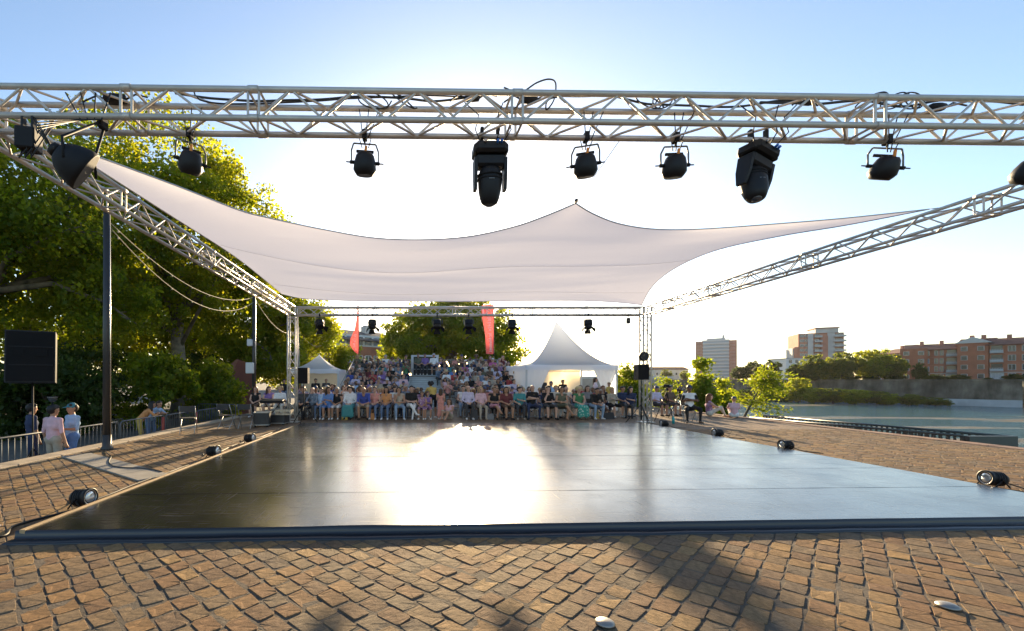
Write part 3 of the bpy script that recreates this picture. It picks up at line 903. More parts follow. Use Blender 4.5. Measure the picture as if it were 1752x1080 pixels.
GL = 'plane trees beside the lower path'
tree('plane_tree', 'big plane tree with mottled trunk behind the dark lamp post', (-14.3, 26.5, LOW_Z), 17.5,
     [(0, 0, 10.8, 6.0, 6.0, 4.6), (-1.6, 0, 15.6, 4.6, 4.0, 3.6), (1.6, 0, 13.6, 3.6, 4.0, 3.0), (-1.5, -2, 7.0, 5.0, 4.0, 2.6), (3.9, -1, 9.0, 2.2, 3, 3.4)], 560, 120, .20, 21, .46, group=GL, shell=.35, fork=.42, limbs=22)
tree('plane_tree', 'tall plane tree at the left picture edge behind the black loudspeaker', (-18.5, 17.5, LOW_Z), 16,
     [(0, 0, 9.2, 5.6, 6.0, 4.4), (2.2, 0, 10.2, 5.0, 4.0, 3.2), (3.0, 2, 6.2, 3.6, 3.6, 2.2)], 460, 125, .17, 22, .44, group=GL, shell=.35, fork=.42, limbs=22)
tree('plane_tree', 'plane tree between the big mottled trunk and the small white tent', (-12.6, 33.5, LOW_Z), 13,
     [(0, 0, 7.4, 4.6, 4.6, 4.0), (1.8, -1, 5.0, 3.4, 3, 2.8)], 340, 105, .21, 23, .34, group=GL, shell=.4)
tree('plane_tree', 'round yellow-green plane tree right behind the small white tent', (-9.3, 37.0, LOW_Z), 11,
     [(0, 0, 6.2, 3.2, 3.4, 3.9), (-2.2, 0, 5.4, 3.2, 2.8, 3.6)], 280, 100, .20, 24, .26, group=GL, shell=.4)
tree('plane_tree', 'shaded plane tree far left deep behind the loudspeaker', (-29, 33, LOW_Z), 15,
     [(0, 0, 8.6, 7, 6, 5.0), (4.5, 2, 5.5, 4.5, 4, 3.0)], 420, 70, .30, 25, .42, group=GL, shell=.35)
tree('plane_tree', 'plane tree filling the back between two large left trunks', (-22, 41, LOW_Z), 14,
     [(0, 0, 8.0, 6.5, 5, 5.2), (5, 0, 5, 4, 4, 3.6)], 360, 65, .32, 26, .4, group=GL, shell=.35)
# shrubs along the lower path
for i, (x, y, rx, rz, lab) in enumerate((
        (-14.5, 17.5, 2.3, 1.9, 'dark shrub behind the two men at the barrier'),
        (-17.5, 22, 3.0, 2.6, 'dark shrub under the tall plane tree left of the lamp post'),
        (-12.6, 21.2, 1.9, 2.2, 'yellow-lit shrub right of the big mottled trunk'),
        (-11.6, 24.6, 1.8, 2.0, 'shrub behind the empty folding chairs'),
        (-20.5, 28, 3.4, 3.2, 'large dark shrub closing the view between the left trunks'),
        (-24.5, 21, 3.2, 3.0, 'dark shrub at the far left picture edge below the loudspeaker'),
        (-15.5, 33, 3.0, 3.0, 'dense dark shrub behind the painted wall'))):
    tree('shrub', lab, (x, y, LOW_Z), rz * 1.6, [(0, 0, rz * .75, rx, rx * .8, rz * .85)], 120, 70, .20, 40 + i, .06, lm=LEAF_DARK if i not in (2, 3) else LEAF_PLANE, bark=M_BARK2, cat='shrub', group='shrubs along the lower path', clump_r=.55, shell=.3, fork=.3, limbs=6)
# tree behind the bleachers
tree('broad_tree', 'broad backlit tree standing behind the bleachers', (7.8, 84, LOW_Z), 18.0,
     [(0, 0, 11.2, 13.2, 8, 6.6), (-7.2, 0, 8.4, 6.5, 6, 4.6), (8.4, 0, 8.8, 5.7, 6, 5.0), (0, 0, 15.2, 7.6, 6, 3.0)], 620, 75, .55, 31, .6, shell=.3, limbs=18, clump_r=1.7)
for i, (px, Y, top_py, r, lab) in enumerate(((588, 36, 583, .95, 'pointed evergreen between the small tent and the red flag'), (606, 37, 590, .8, 'smaller pointed evergreen directly beside the red feather flag'), (572, 38, 596, .8, 'pointed evergreen close to the small tent roof'))):
    z1 = P(px, top_py, Y).z - LOW_Z
    tree('cypress', lab, (X_at(px, Y), Y, LOW_Z), z1, [(0, 0, z1 * .5, r, r, z1 * .5), (0, 0, z1 * .35, r * 1.25, r * 1.25, z1 * .35)], 110, 70, .15, 60 + i, .08, lm=LEAF_PLANE, bark=M_BARK2, cat='evergreen', group='evergreens near the tent', clump_r=.42, shell=.3, limbs=6)
# right side, on the river slope
def bank_tree(name, label, px, Y, top_py, r, seed, lean=0, leafs=.16, n=150, per=60, z0=-4.2, lm=None, squash=1.0):
    x = X_at(px, Y); z1 = P(px, top_py, Y).z
    h = z1 - z0
    tree(name, label, (x - lean, Y, z0), h, [(lean, 0, h * .70, r * .8, r * .8, h * .30), (lean * .8, 0, h * .52, r, r, h * .28)], n, per, leafs, seed, .09, lean=(lean * .5, 0), lm=lm or LEAF_LIME, bark=M_BARK2, clump_r=.42, shell=.2, fork=.6, limbs=14, group='young trees on the river slope')
bank_tree('young_poplar', 'bright lime young poplar behind the seated guard in cap', 1203, 24, 611, .62, 71, n=150)
bank_tree('young_poplar', 'small lime tree between the poplar and the leaning willow', 1240, 27, 646, .6, 72, n=100)
bank_tree('round_shrub', 'round lime shrub behind the right truss tower', 1078, 27, 628, 1.3, 73, n=150, z0=-2.5)
bank_tree('young_poplar', 'lime shrub far behind the camera tripods', 1140, 34, 640, 1.0, 75, n=90)
# leaning willow
def willow():
    rs = np.random.RandomState(77); rd = random.Random(77)
    Y = 22.0; b = P(1272, 716, Y); b.z = -3.2; b.x -= .5
    root = empty('leaning_willow', b, label='wind-bent willow leaning over the river behind the ramp railing', cat='tree')
    t = MB(); tr = []
    end = P(1322, 636, Y)
    base2 = P(1273, 714, Y)
    pts = [b, b.lerp(base2, .6), base2, base2.lerp(end, .5) + Vector((-.05, 0, .1)), end]
    t.path(pts, [.09, .075, .06, .035, .012], 8)
    cen, dirs = [], []
    for k in range(64):
        f = rd.uniform(.15, 1)
        st = base2.lerp(end, f)
        a = rd.uniform(0, 6.28); ln = rd.uniform(.7, 1.5) * (1.25 - .6 * f)
        dv = Vector((.75 + .35 * math.cos(a), .7 * math.sin(a), .42 * math.cos(a) + .16 + rd.uniform(-.35, .2))).normalized()
        if rd.random() < .42: dv = Vector((-.7 * rd.random(), .8 * math.sin(a), .45 * rd.random())).normalized(); ln *= .75
        e = st + dv * ln; mid = st.lerp(e, .5) + Vector((0, 0, .1))
        t.path([st, mid, e], [.012, .008, .003], 5, caps=False)
        for q in range(48):
            g_ = rd.uniform(.1, 1.05); c = st.lerp(e, g_) + Vector((rd.gauss(0, .10), rd.gauss(0, .12), rd.gauss(0, .09)))
            cen.append(c); dirs.append(dv)
    t.build('trunk', M_BARK2, root)
    cen = np.array([tuple(c - b) for c in cen]); dirs = np.array([tuple(d) for d in dirs])
    n = len(cen); d = dirs + rs.normal(size=(n, 3)) * .45; d /= np.linalg.norm(d, axis=1)[:, None]
    u = np.cross(d, rs.normal(size=(n, 3))); u /= np.linalg.norm(u, axis=1)[:, None]
    s = (.17 * rs.uniform(.6, 1.3, n))[:, None]
    V = np.stack([cen - d * s * .5, cen + u * s * .17, cen + d * s * .5, cen - u * s * .17], 1).reshape(-1, 3)
    me = np_mesh('crown', V, np.arange(n * 4).reshape(n, 4), LEAF_LIME, False, {'tone': np.repeat(rs.uniform(0, 1, n), 4)})
    link(bpy.data.objects.new('crown', me), root)
willow()
# far bank trees: one of each kind, then copies
def far_tree(proto_seed, rx, h, lm):
    return tree('far_tree', '', (0, 0, 0), h, [(0, 0, h * .58, rx, rx, h * .40), (rx * .35, 0, h * .38, rx * .8, rx * .7, h * .32), (-rx * .4, 0, h * .40, rx * .75, rx * .7, h * .32)], 230, 46, h * .05, proto_seed, h * .025, lm=lm, bark=M_BARK2, clump_r=h * .1, shell=.3, limbs=10)
protos = [far_tree(81, 4.6, 10, LEAF_FAR), far_tree(82, 5.2, 10, LEAF_PLANE), far_tree(83, 4.2, 10, LEAF_DARK)]
used = [False] * 3
def place_far(k, px, Y, top_py, label, group, z0=BANK_Z, wid=1.0, name='far_tree', cat='tree'):
    z1 = P(px, top_py, Y).z; s = (z1 - z0) / 10.0
    o = protos[k] if not used[k] else copy_tree(protos[k])
    used[k] = True
    o.name = name
    o.location = (X_at(px, Y), Y, z0); o.scale = (s * wid, s * wid, s); o.rotation_euler = (0, 0, px * 1.7)
    tag(o, label, cat, group)
GF = 'trees along the far embankment'
for i, (k, px, Y, tp, lab) in enumerate((
        (0, 1395, 148, 606, 'far riverside tree below the left half of the red tower block'),
        (0, 1440, 146, 602, 'far riverside tree directly below the right edge of the red tower block'),
        (1, 1490, 143, 597, 'tallest far riverside tree, left of the long brick apartments'),
        (0, 1525, 141, 606, 'far riverside tree touching the left end of the brick apartments'),
        (2, 1362, 152, 622, 'dark far tree at the foot of the white house'),
        (2, 1320, 165, 617, 'dark far tree behind the top of the leaning willow'),
        (2, 1288, 175, 618, 'dark far tree rising left of the leaning willow'),
        (2, 1264, 178, 627, 'low dark far tree just right of the grey tower block'),
        (0, 1140, 230, 632, 'hazy far tree beyond the bridge, nearest the truss tower'),
        (0, 1172, 235, 634, 'hazy far tree beyond the bridge, near the lime poplar'),
        (0, 1108, 235, 636, 'hazy far tree seen between truss tower and tripods'))):
    place_far(k, px, Y, tp, lab, GF)
place_far(2, 1574, 132, 621, 'dark conical far evergreen in front of the brick apartments', GF, wid=.62)
place_far(2, 1735, 122, 640, 'low dark bush on the embankment at the right picture edge', GF, wid=2.2, name='far_bush', cat='bush')
place_far(2, 1690, 124, 646, 'low dark bush on the embankment left of the edge bush', GF, wid=2.2, name='far_bush', cat='bush')
GS = 'bushes on the far shore'
for i, (k, px, Y, bp, tp, wd, lab) in enumerate((
        (1, 1366, 140, 681, 645, .9, 'round yellow-green shore bush standing high before the dark wall'),
        (1, 1345, 143, 684, 668, 1.6, 'low yellow-green shore bush left of the round one'),
        (1, 1392, 136, 687, 663, 1.8, 'low yellow-green shore bush right of the round one'),
        (0, 1425, 133, 689, 664, 1.9, 'low grey-green shore bush under the dark trees'),
        (1, 1462, 130, 690, 666, 2.0, 'sunlit shore bush under the tallest far tree'),
        (0, 1500, 127, 691, 669, 2.0, 'grey-green shore bush left of the brightest yellow one'),
        (1, 1516, 125, 692, 673, 1.6, 'brightest yellow shore bush near the pale wall band'),
        (0, 1555, 123, 694, 674, 2.3, 'low shore bush where the pale wall band begins'),
        (0, 1600, 121, 696, 680, 2.6, 'last flat shore bush before the bare wall'),
        (2, 1310, 150, 686, 668, 1.9, 'dark shore bush behind the willow'),
        (2, 1275, 156, 684, 666, 1.9, 'dark shore bush left behind the willow'))):
    place_far(k, px, Y, tp, lab, GS, z0=WATER_Z - .1, wid=wd, name='shore_bush', cat='bush')

GH = 'hedge bushes on top of the embankment'
spots_h = ((1385, 149, 'leftmost'), (1420, 147, 'second'), (1455, 145, 'third'), (1490, 142, 'fourth'), (1530, 140, 'fifth'), (1600, 133, 'sixth'), (1640, 130, 'seventh'))
for px, Y, w_ in spots_h:
    place_far(2, px, Y, 641, 'low dark hedge bush on the embankment wall, %s of seven' % (w_ if w_ == 'leftmost' else w_ + ' from the left'), GH, wid=2.6, name='hedge_bush', cat='bush')
# ------------------------------------------------------------------ buildings, bridge
M_BRICK = mat('red_brick_wall', (.36, .135, .075), .85, vary=.2, vscale=.5, bump=.3, bscale=5)
M_BRICK2 = mat('pink_brick_wall', (.42, .19, .13), .85, vary=.15, vscale=.4)
M_CONC = mat('pale_concrete', (.50, .49, .47), .8, vary=.1, vscale=.3)
M_ROOFT = mat('roof_tiles', (.15, .065, .045), .85, vary=.3, vscale=.4, bump=.4, bscale=3)
M_ROOFD = mat('dark_slate_roof', (.10, .085, .08), .8, vary=.2, vscale=.6)
M_GLASS = mat('window_glass', (.03, .04, .05), .12, spec=.8)
M_FRAME = mat('white_frame', (.62, .63, .62), .6)
M_RAIL = mat('balcony_rail', (.40, .42, .43), .6)
M_BAND = mat('pale_window_band', (.34, .40, .46), .4)
M_SHUT = mat('blue_shutter', (.16, .22, .30), .7)

class Facade:
    """box building with one front: origin at left bottom corner, axis along the front"""
    def __init__(s, name, label, a, b, z0, depth, h, wall):
        s.a, s.b = Vector(a), Vector(b)
        s.d = (s.b - s.a); s.w = s.d.length; s.d.normalize()
        s.n = Vector((s.d.y, -s.d.x, 0))          # outwards, to the viewer
        s.z0, s.h, s.depth = z0, h, depth
        base = Vector((s.a.x, s.a.y, z0))
        s.root = empty(name, base, label=label, cat='building')
        s.M = Matrix((s.d, s.n * -1, Vector((0, 0, 1)))).transposed()
        m = MB(); c = s.pt(s.w / 2, -depth / 2, h / 2); m.box(c, (s.w, depth, h), rot=s.M)
        m.build('wall', wall, s.root)
    def pt(s, u, out, z):
        return Vector((s.a.x, s.a.y, s.z0)) + s.d * u + s.n * out + Vector((0, 0, z))
    def box(s, name, u, z, w, h, out0, out1, material, parent=None):
        m = MB(); m.box(s.pt(u, (out0 + out1) / 2, z), (w, abs(out1 - out0), h), rot=s.M)
        if parent is None: return m.build(name, material, s.root)
        return sub(m, name, material, parent, s.root.location)
    def window(s, u, z, w, h, frame=M_FRAME, mull=True, glass=M_GLASS):
        f = MB(); t = max(.07, w * .06)
        for (du, dz, ww, hh) in ((0, h / 2, w + t, t), (0, -h / 2, w + t, t), (-w / 2, 0, t, h), (w / 2, 0, t, h)) + (((0, 0, t * .8, h),) if mull else ()):
            f.box(s.pt(u + du, .06, z + dz), (ww, .18, hh), rot=s.M)
        wd = f.build('window', frame, s.root)
        g_ = MB(); g_.box(s.pt(u, .012, z), (w, .03, h), rot=s.M); sub(g_, 'pane', glass, wd, s.root.location)
        return wd
    def balcony(s, u, z, w, dep=1.3, hh=1.0, material=None, slab=None):
        b_ = s.box('balcony', u, z, w, .18, 0, dep, slab or M_CONC)
        r_ = MB()
        r_.box(s.pt(u, dep - .04, z + hh), (w, .07, .07), rot=s.M)
        n = max(3, int(w / .45))
        for i in range(n + 1):
            r_.box(s.pt(u - w / 2 + w * i / n, dep - .04, z + hh / 2), (.05, .05, hh), rot=s.M)
        r_.box(s.pt(u, dep - .04, z + hh * .45), (w, .02, hh * .62), rot=s.M)
        sub(r_, 'railing', material or M_RAIL, b_, s.root.location)
    def gable_roof(s, over, rise, material, u0=None, u1=None):
        u0 = -over if u0 is None else u0; u1 = s.w + over if u1 is None else u1
        m = MB()
        A = [s.pt(u0, over, s.h), s.pt(u0, -s.depth / 2, s.h + rise), s.pt(u0, -s.depth - over, s.h), s.pt(u0, -s.depth - over, s.h - .25), s.pt(u0, over, s.h - .25)]
        m.prism(A, s.d * (u1 - u0)); return m.build('roof', material, s.root)

# grey slab tower far away
Y = 300.0
f = Facade('tower_block', 'distant pale grey tower block with red brick edges beyond the lime poplar', (X_at(1190, 308), 308, 0), (X_at(1261, 294), 294, 0), BANK_Z, 16, P(0, 583, Y).z - BANK_Z, M_CONC)
nf = 12; fh = f.h / nf
for k in range(nf):
    z = fh * (k + .5)
    f.box('balcony_band', f.w * .5, z - fh * .32, f.w * .64, fh * .34, 0, 1.2, M_FRAME)
    f.box('window_band', f.w * .5, z + fh * .14, f.w * .62, fh * .42, 0, .12, M_BAND)
    for u in (.07, .13, .87, .93):
        f.window(f.w * u, z, f.w * .035, fh * .5, mull=False)
for u in (.1, .9): f.box('brick_edge', f.w * u, f.h / 2, f.w * .17, f.h, 0, .05, M_BRICK2)
rf = f.box('roof_plant', f.w * .5, f.h + 1.0, f.w * .45, 2.0, -12, -3, M_CONC)
f.box('roof_mast', f.w * .68, f.h + 2.8, 1.4, 3.0, -9, -6, M_CONC)
f.box('parapet', f.w * .5, f.h + .25, f.w * .66, .9, -1, .6, M_FRAME)

# red and pale tower
Y = 232.0
f = Facade('tower_block', 'red brick tower block with pale balconies rising behind the far trees', (X_at(1366, 236), 236, 0), (X_at(1444, 228), 228, 0), BANK_Z, 16, P(0, 570, Y).z - BANK_Z, M_BRICK2)
nf = 10; fh = f.h / nf
f.box('pale_bay', f.w * .27, f.h * .5, f.w * .12, f.h, 0, .3, M_CONC)
f.box('pale_bay', f.w * .72, f.h * .51, f.w * .16, f.h * 1.02, 0, .3, M_CONC)
f.box('brick_pier', f.w * .56, f.h * .47, f.w * .14, f.h * .94, 0, 1.5, M_BRICK2)
for k in range(nf):
    z = fh * (k + .5)
    f.window(f.w * .08, z, f.w * .08, fh * .5); f.window(f.w * .17, z, f.w * .05, fh * .5, mull=False)
    f.window(f.w * .72, z, f.w * .07, fh * .5); f.window(f.w * .27, z, f.w * .05, fh * .45, mull=False, glass=M_SHUT)
    f.balcony(f.w * .42, z - fh * .4, f.w * .17, 2.0, 1.1); f.balcony(f.w * .89, z - fh * .4, f.w * .25, 2.2, 1.1)
    f.box('recess_shade_panel', f.w * .42, z, f.w * .12, fh * .6, 0, .1, M_GLASS); f.box('recess_shade_panel', f.w * .89, z, f.w * .16, fh * .6, 0, .1, M_GLASS)  # flat dark panels on the wall give the balcony recesses their shade
f.box('crown_storey', f.w * .62, f.h + 1.2, f.w * .5, 2.4, -10, .8, M_CONC)
f.box('crown_roof', f.w * .62, f.h + 2.6, f.w * .54, .5, -11, 1.6, M_BRICK2)
f.box('side_wing', -f.w * .04, f.h * .36, f.w * .1, f.h * .72, -10, -.2, M_BRICK2)
f.box('side_wing', -f.w * .09, f.h * .35, f.w * .06, f.h * .70, -11, -1, M_CONC)
f = Facade('white_house', 'small white block between the dark far tree and the red tower', (X_at(1345, 215), 215, 0), (X_at(1378, 215), 214, 0), BANK_Z, 12, P(0, 614, 215).z - BANK_Z, M_FRAME)
for k in range(2):
    for u in (.2, .5, .8): f.window(f.w * u, f.h * (.62 + .26 * k), 1.5, 1.7, mull=False)
f.box('cornice', f.w / 2, f.h + .15, f.w + .6, .35, -12.3, .35, M_CONC)

# long brick apartments on the far embankment: four linked houses
def apartment(name, label, pa, Ya, pb, Yb, eave_a, wings, seed, ground=M_PALE, pale_gable=False):
    a = Vector((X_at(pa, Ya), Ya, 0)); b = Vector((X_at(pb, Yb), Yb, 0))
    h = P(0, eave_a, (Ya + Yb) / 2).z - BANK_Z
    f = Facade(name, label, a, b, BANK_Z, 13, h, M_BRICK)
    rd = random.Random(seed)
    nf = 4; fh = h / nf
    n = max(3, int(round(f.w / 2.5))); bay = f.w / n
    for k in range(nf):
        z = fh * (k + .52)
        for i in range(n):
            u = bay * (i + .5)
            kind = (i + seed) % 3
            if k == 0 and i % 4 == 1:
                f.window(u, fh * .45, bay * .5, fh * .8, frame=M_FRAME)
            elif kind == 0 and k > 0:
                f.box('recess_shade_panel', u, z, bay * .78, fh * .74, 0, .06, M_GLASS)  # no recess cut: dark panel on the wall stands for its shade
                f.balcony(u, z - fh * .42, bay * .9, 1.1, .95)
            elif kind == 1:
                f.window(u, z, bay * .5, fh * .6, glass=M_GLASS if rd.random() < .6 else M_SHUT)
            else:
                f.window(u - bay * .2, z, bay * .28, fh * .62, mull=False); f.window(u + bay * .22, z, bay * .28, fh * .62, mull=False)
        f.box('string_course', f.w / 2, fh * (k + 1) - .1, f.w, .16, 0, .14, M_CONC if k == 0 else M_BRICK2)
    for i in range(0, n, 3): f.box('ground_panel', bay * (i + .5), fh * .48, bay * .96, fh * .9, 0, .04, ground)
    rf = f.gable_roof(.7, h * .20, M_ROOFT)
    for i in range(2):
        m = MB(); m.box(f.pt(f.w * (.3 + .4 * i), -f.depth * .42, h * 1.22), (.9, .9, 1.5), rot=f.M); sub(m, 'chimney', M_BRICK2, rf, f.root.location)
    for u in wings:
        w_ = 6.0
        f.box('bay_tower', f.w * u, h * .52, w_, h * 1.04, 0, 1.6, M_BRICK)
        for k in range(nf):
            z = fh * (k + .55)
            for s_ in (-1, 1):
                m = MB(); m.box(f.pt(f.w * u + s_ * 1.6, 1.66, z), (1.3, .1, fh * .5), rot=f.M); wdw = m.build('window', M_FRAME, f.root)
                m = MB(); m.box(f.pt(f.w * u + s_ * 1.6, 1.74, z), (1.1, .06, fh * .44), rot=f.M); sub(m, 'pane', M_GLASS, wdw, f.root.location)
        if pale_gable:
            m = MB(); m.prism([f.pt(f.w * u - w_ * .62, 1.9, h * 1.04), f.pt(f.w * u + w_ * .62, 1.9, h * 1.04), f.pt(f.w * u, 1.9, h * 1.04 + 1.9)], f.n * -6); m.build('gable', M_CONC, f.root)
    return f
apartment('apartment_house', 'brown shaded brick apartment house farthest along the far embankment', 1500, 164, 1553, 152, 605, (), 2)
apartment('apartment_house', 'orange brick apartment house with sunlit corner bay', 1553, 146, 1640, 138, 598, (.12,), 0)
apartment('apartment_house', 'brick apartment house with pale triangular gable', 1641, 137, 1692, 132, 590, (.5,), 1, pale_gable=True)
apartment('apartment_house', 'dark brick apartment house at the right picture edge', 1693, 131, 1800, 122, 588, (), 3)
# low pale roofs past the bridge
f = Facade('low_pale_building', 'low pale far building beyond the bridge', (X_at(1120, 330), 330, 0), (X_at(1178, 330), 330, 0), BANK_Z, 14, P(0, 632, 330).z - BANK_Z, M_CONC)
f.gable_roof(.5, 2.0, M_ROOFT)
for i in range(7): f.window(f.w * (i + .5) / 7, f.h * .6, 1.6, 1.9, mull=False)

# bridge
M_BRIDGE = mat('bridge_concrete', (.33, .30, .27), .85, vary=.2, vscale=.3)
br = empty('road_bridge', (X_at(1230, 200), 200, WATER_Z), label='low concrete arch bridge crossing the river behind the tripods', cat='bridge')
xa, xb, yb = 10.0, 118.0, 200.0
zt = P(0, 648, yb).z
m = MB(); m.box(((xa + xb) / 2, yb, zt - .5), (xb - xa, 9, 1.2)); m.build('deck', M_BRIDGE, br)
m = MB(); m.box(((xa + xb) / 2, yb - 4.6, zt + .5), (xb - xa, .3, 1.0)); m.build('parapet', M_CONC, br)
for k in range(3):
    c0, c1 = xa + 4 + k * 35, xa + 4 + k * 35 + 31
    out = [(c0, yb - 4.4, zt - 1.1), (c1, yb - 4.4, zt - 1.1)]
    n = 16
    for i in range(n + 1):
        f_ = i / n; x = c1 + (c0 - c1) * f_
        out.append((x, yb - 4.4, WATER_Z + 1 + (zt - 2.0 - WATER_Z - 1) * (1 - (2 * f_ - 1) ** 2) ** .6))
    top = [(c0 + (c1 - c0) * i / n, zt - 1.1) for i in range(n + 1)]
    a_ = MB()
    arch = [(c0 + (c1 - c0) * i / n, WATER_Z + .6 + (zt - 2.4 - WATER_Z) * max(0, (1 - (2 * i / n - 1) ** 2)) ** .6) for i in range(n + 1)]
    for yy in (yb - 4.3, yb + 4.3):
        rows = [[(x, yy, z) for x, z in arch], [(x, yy, z) for x, z in top]]
        a_.grid(rows if yy < yb else rows[::-1], smooth=False)
    a_.grid([[(x, yb - 4.3, z) for x, z in arch], [(x, yb + 4.3, z) for x, z in arch]][::-1])
    a_.build('arch', M_BRIDGE, br)
    p_ = MB(); p_.box((c0 - 2, yb, (zt - 1.1 + WATER_Z) / 2), (4.0, 9.4, zt - 1.1 - WATER_Z)); p_.build('pier', M_BRIDGE, br)

# red brick building behind the left flag
Y0 = 108.0
f = Facade('brick_building', 'red brick building with grey roof behind the red feather flag', (X_at(540, 100), 100, 0), (X_at(679, 116), 116, 0), LOW_Z, 18, P(0, 582, Y0).z - LOW_Z, M_BRICK)
f.box('top_storey', f.w / 2, f.h - .15, f.w - .4, 2.85, -.3, .05, M_FRAME)
n = 9
for i in range(n):
    u = f.w * (i + .5) / n
    f.box('loggia', u, f.h - .2, f.w / n * .78, 2.0, 0, .09, M_GLASS if i % 3 else M_SHUT)
    for z in (f.h - 4.7, f.h - 9.0):
        f.window(u, z, 1.75, 1.75)
rf = f.gable_roof(1.6, 3.5, M_ROOFD)
for u in (.33, .80):
    m = MB(); m.box(f.pt(f.w * u, -f.depth * .40, f.h + 3.5), (2.2, 2.2, 2.2), rot=f.M); sub(m, 'chimney', M_CONC, rf, f.root.location)
    m = MB(); m.box(f.pt(f.w * u, -f.depth * .40, f.h + 4.72), (1.5, 1.5, .24), rot=f.M); sub(m, 'chimney_cap', M_ROOFD, rf, f.root.location)

# painted wall under the trees
M_MURAL = None
def mural_mat():
    m = bpy.data.materials.new('painted_wall'); m.use_nodes = True
    N, L = m.node_tree.nodes, m.node_tree.links; b = N['Principled BSDF']; b.inputs['Roughness'].default_value = .8
    tc = N.new('ShaderNodeTexCoord'); vo = N.new('ShaderNodeTexVoronoi'); vo.inputs['Scale'].default_value = .8
    L.new(tc.outputs['Object'], vo.inputs['Vector'])
    cr = N.new('ShaderNodeValToRGB'); cr.color_ramp.interpolation = 'CONSTANT'; e = cr.color_ramp
    e.elements[0].color = (.28, .10, .08, 1); e.elements[1].position = .62; e.elements[1].color = (.07, .16, .26, 1)
    q = e.elements.new(.4); q.color = (.34, .15, .11, 1); q = e.elements.new(.82); q.color = (.30, .12, .06, 1)
    sp = N.new('ShaderNodeSeparateColor'); L.new(vo.outputs['Color'], sp.inputs[0]); L.new(sp.outputs[0], cr.inputs[0]); L.new(cr.outputs[0], b.inputs['Base Color'])
    return m
pw = empty('painted_wall', (-12.0, 30, LOW_Z), label='reddish painted wall with blue disc under the trees behind the chairs', cat='wall')
m = MB(); a, b = Vector((X_at(372, 30), 30.0, 0)), Vector((X_at(432, 29), 29.0, 0)); d = (b - a).normalized()
zt = P(0, 615, 30).z
m.prism([a + Vector((0, 0, LOW_Z)), b + Vector((0, 0, LOW_Z)), b + Vector((0, 0, zt - .4)), a.lerp(b, .55) + Vector((0, 0, zt)), a + Vector((0, 0, zt - 1.2))], (0, .3, 0))
m.build('wall', mural_mat(), pw)
m = MB(); c = a.lerp(b, .5) + Vector((0, -.02, .45)); m.lathe([(0, .34), (.03, .34)], c, (0, -1, 0), 20); m.build('blue_disc', mat('mural_blue', (.04, .10, .20), .7), pw)
# ------------------------------------------------------------------ lighting and sound gear
M_CAN = mat('black_lamp_housing', (.012, .012, .014), .5, spec=.3, bump=.1, bscale=60)
M_CANB = mat('black_powder_coat', (.014, .014, .016), .65, spec=.25)
M_LENS = mat('lamp_lens', (.55, .57, .6), .08, .6, spec=.9)
M_LENSD = mat('dark_lens', (.05, .06, .08), .05, spec=1.0)
M_RUBBER = mat('black_cable', (.012, .012, .013), .55)
M_ORANGE = mat('orange_plug', (.75, .25, .02), .5)
M_BLUE = mat('blue_connector', (.03, .15, .55), .4)
M_YOKE = mat('grey_yoke', (.16, .17, .18), .5, .3)
M_CHROME = mat('dull_chrome', (.55, .55, .55), .25, 1.0)

def rotm(rx=0, ry=0, rz=0):
    return Euler((R(rx), R(ry), R(rz))).to_matrix()

# --- floor lamps on the stage edge
def floor_lamp(label, x, y, z, aim, s=1.0):
    """round lamp with lens, lying low on a double bracket; aim = heading of the lens in degrees"""
    root = empty('floor_lamp', (x, y, z), label=label, cat='lamp', group='round floor lamps along the stage edges')
    a = R(aim); d = Vector((math.cos(a), math.sin(a), .08)).normalized(); c = Vector((x, y, z + .165 * s))
    b = MB(); b.lathe([(-.17 * s, .05 * s), (-.165 * s, .10 * s), (-.12 * s, .128 * s), (.10 * s, .135 * s), (.105 * s, .146 * s), (.15 * s, .146 * s), (.152 * s, .128 * s), (.135 * s, .12 * s)], c, d, 24)
    for t in (-.09, -.05, -.01, .03):
        b.lathe([(t * s - .006, .128 * s), (t * s - .006, .141 * s), (t * s + .006, .141 * s), (t * s + .006, .128 * s)], c, d, 24)
    body = b.build('housing', M_CAN, root)
    l = MB(); l.lathe([(.120 * s, .112 * s), (.135 * s, .09 * s), (.142 * s, .05 * s), (.145 * s, 0)], c, d, 20); sub(l, 'lens', M_LENS, body, root.location)
    l = MB(); l.lathe([(.118 * s, .124 * s), (.14 * s, .124 * s), (.14 * s, .110 * s), (.118 * s, .110 * s)], c, d, 20); sub(l, 'lens_ring', M_CHROME, body, root.location)
    side = Vector((-d.y, d.x, 0)).normalized(); fw = Vector((d.x, d.y, 0)).normalized()
    for sg in (-1, 1):
        q = MB(); e = c + side * sg * .155 * s
        q.tube(e, e + fw * .14 * s + Vector((0, 0, -.155 * s)), .012 * s, .012 * s, 6); q.tube(e, e - fw * .12 * s + Vector((0, 0, -.155 * s)), .012 * s, .012 * s, 6)
        q.lathe([(-.03 * s, .026 * s), (.03 * s, .026 * s), (.045 * s, .015 * s)], e, side * sg, 10)
        q.build('bracket', M_CANB, root)
    q = MB(); p = c - d * .16 * s
    q.path([p, p - fw * .08 * s + Vector((0, 0, -.08 * s)), p - fw * .22 * s + side * .1 + Vector((0, 0, -.145 * s)), p - fw * .5 * s + side * .35 + Vector((0, 0, -.146 * s))], .009, 6); q.build('cable', M_RUBBER, root)
    return root
def gy(py, z=0.0): return (CAM_H - z) * F_PX / (py - CY)
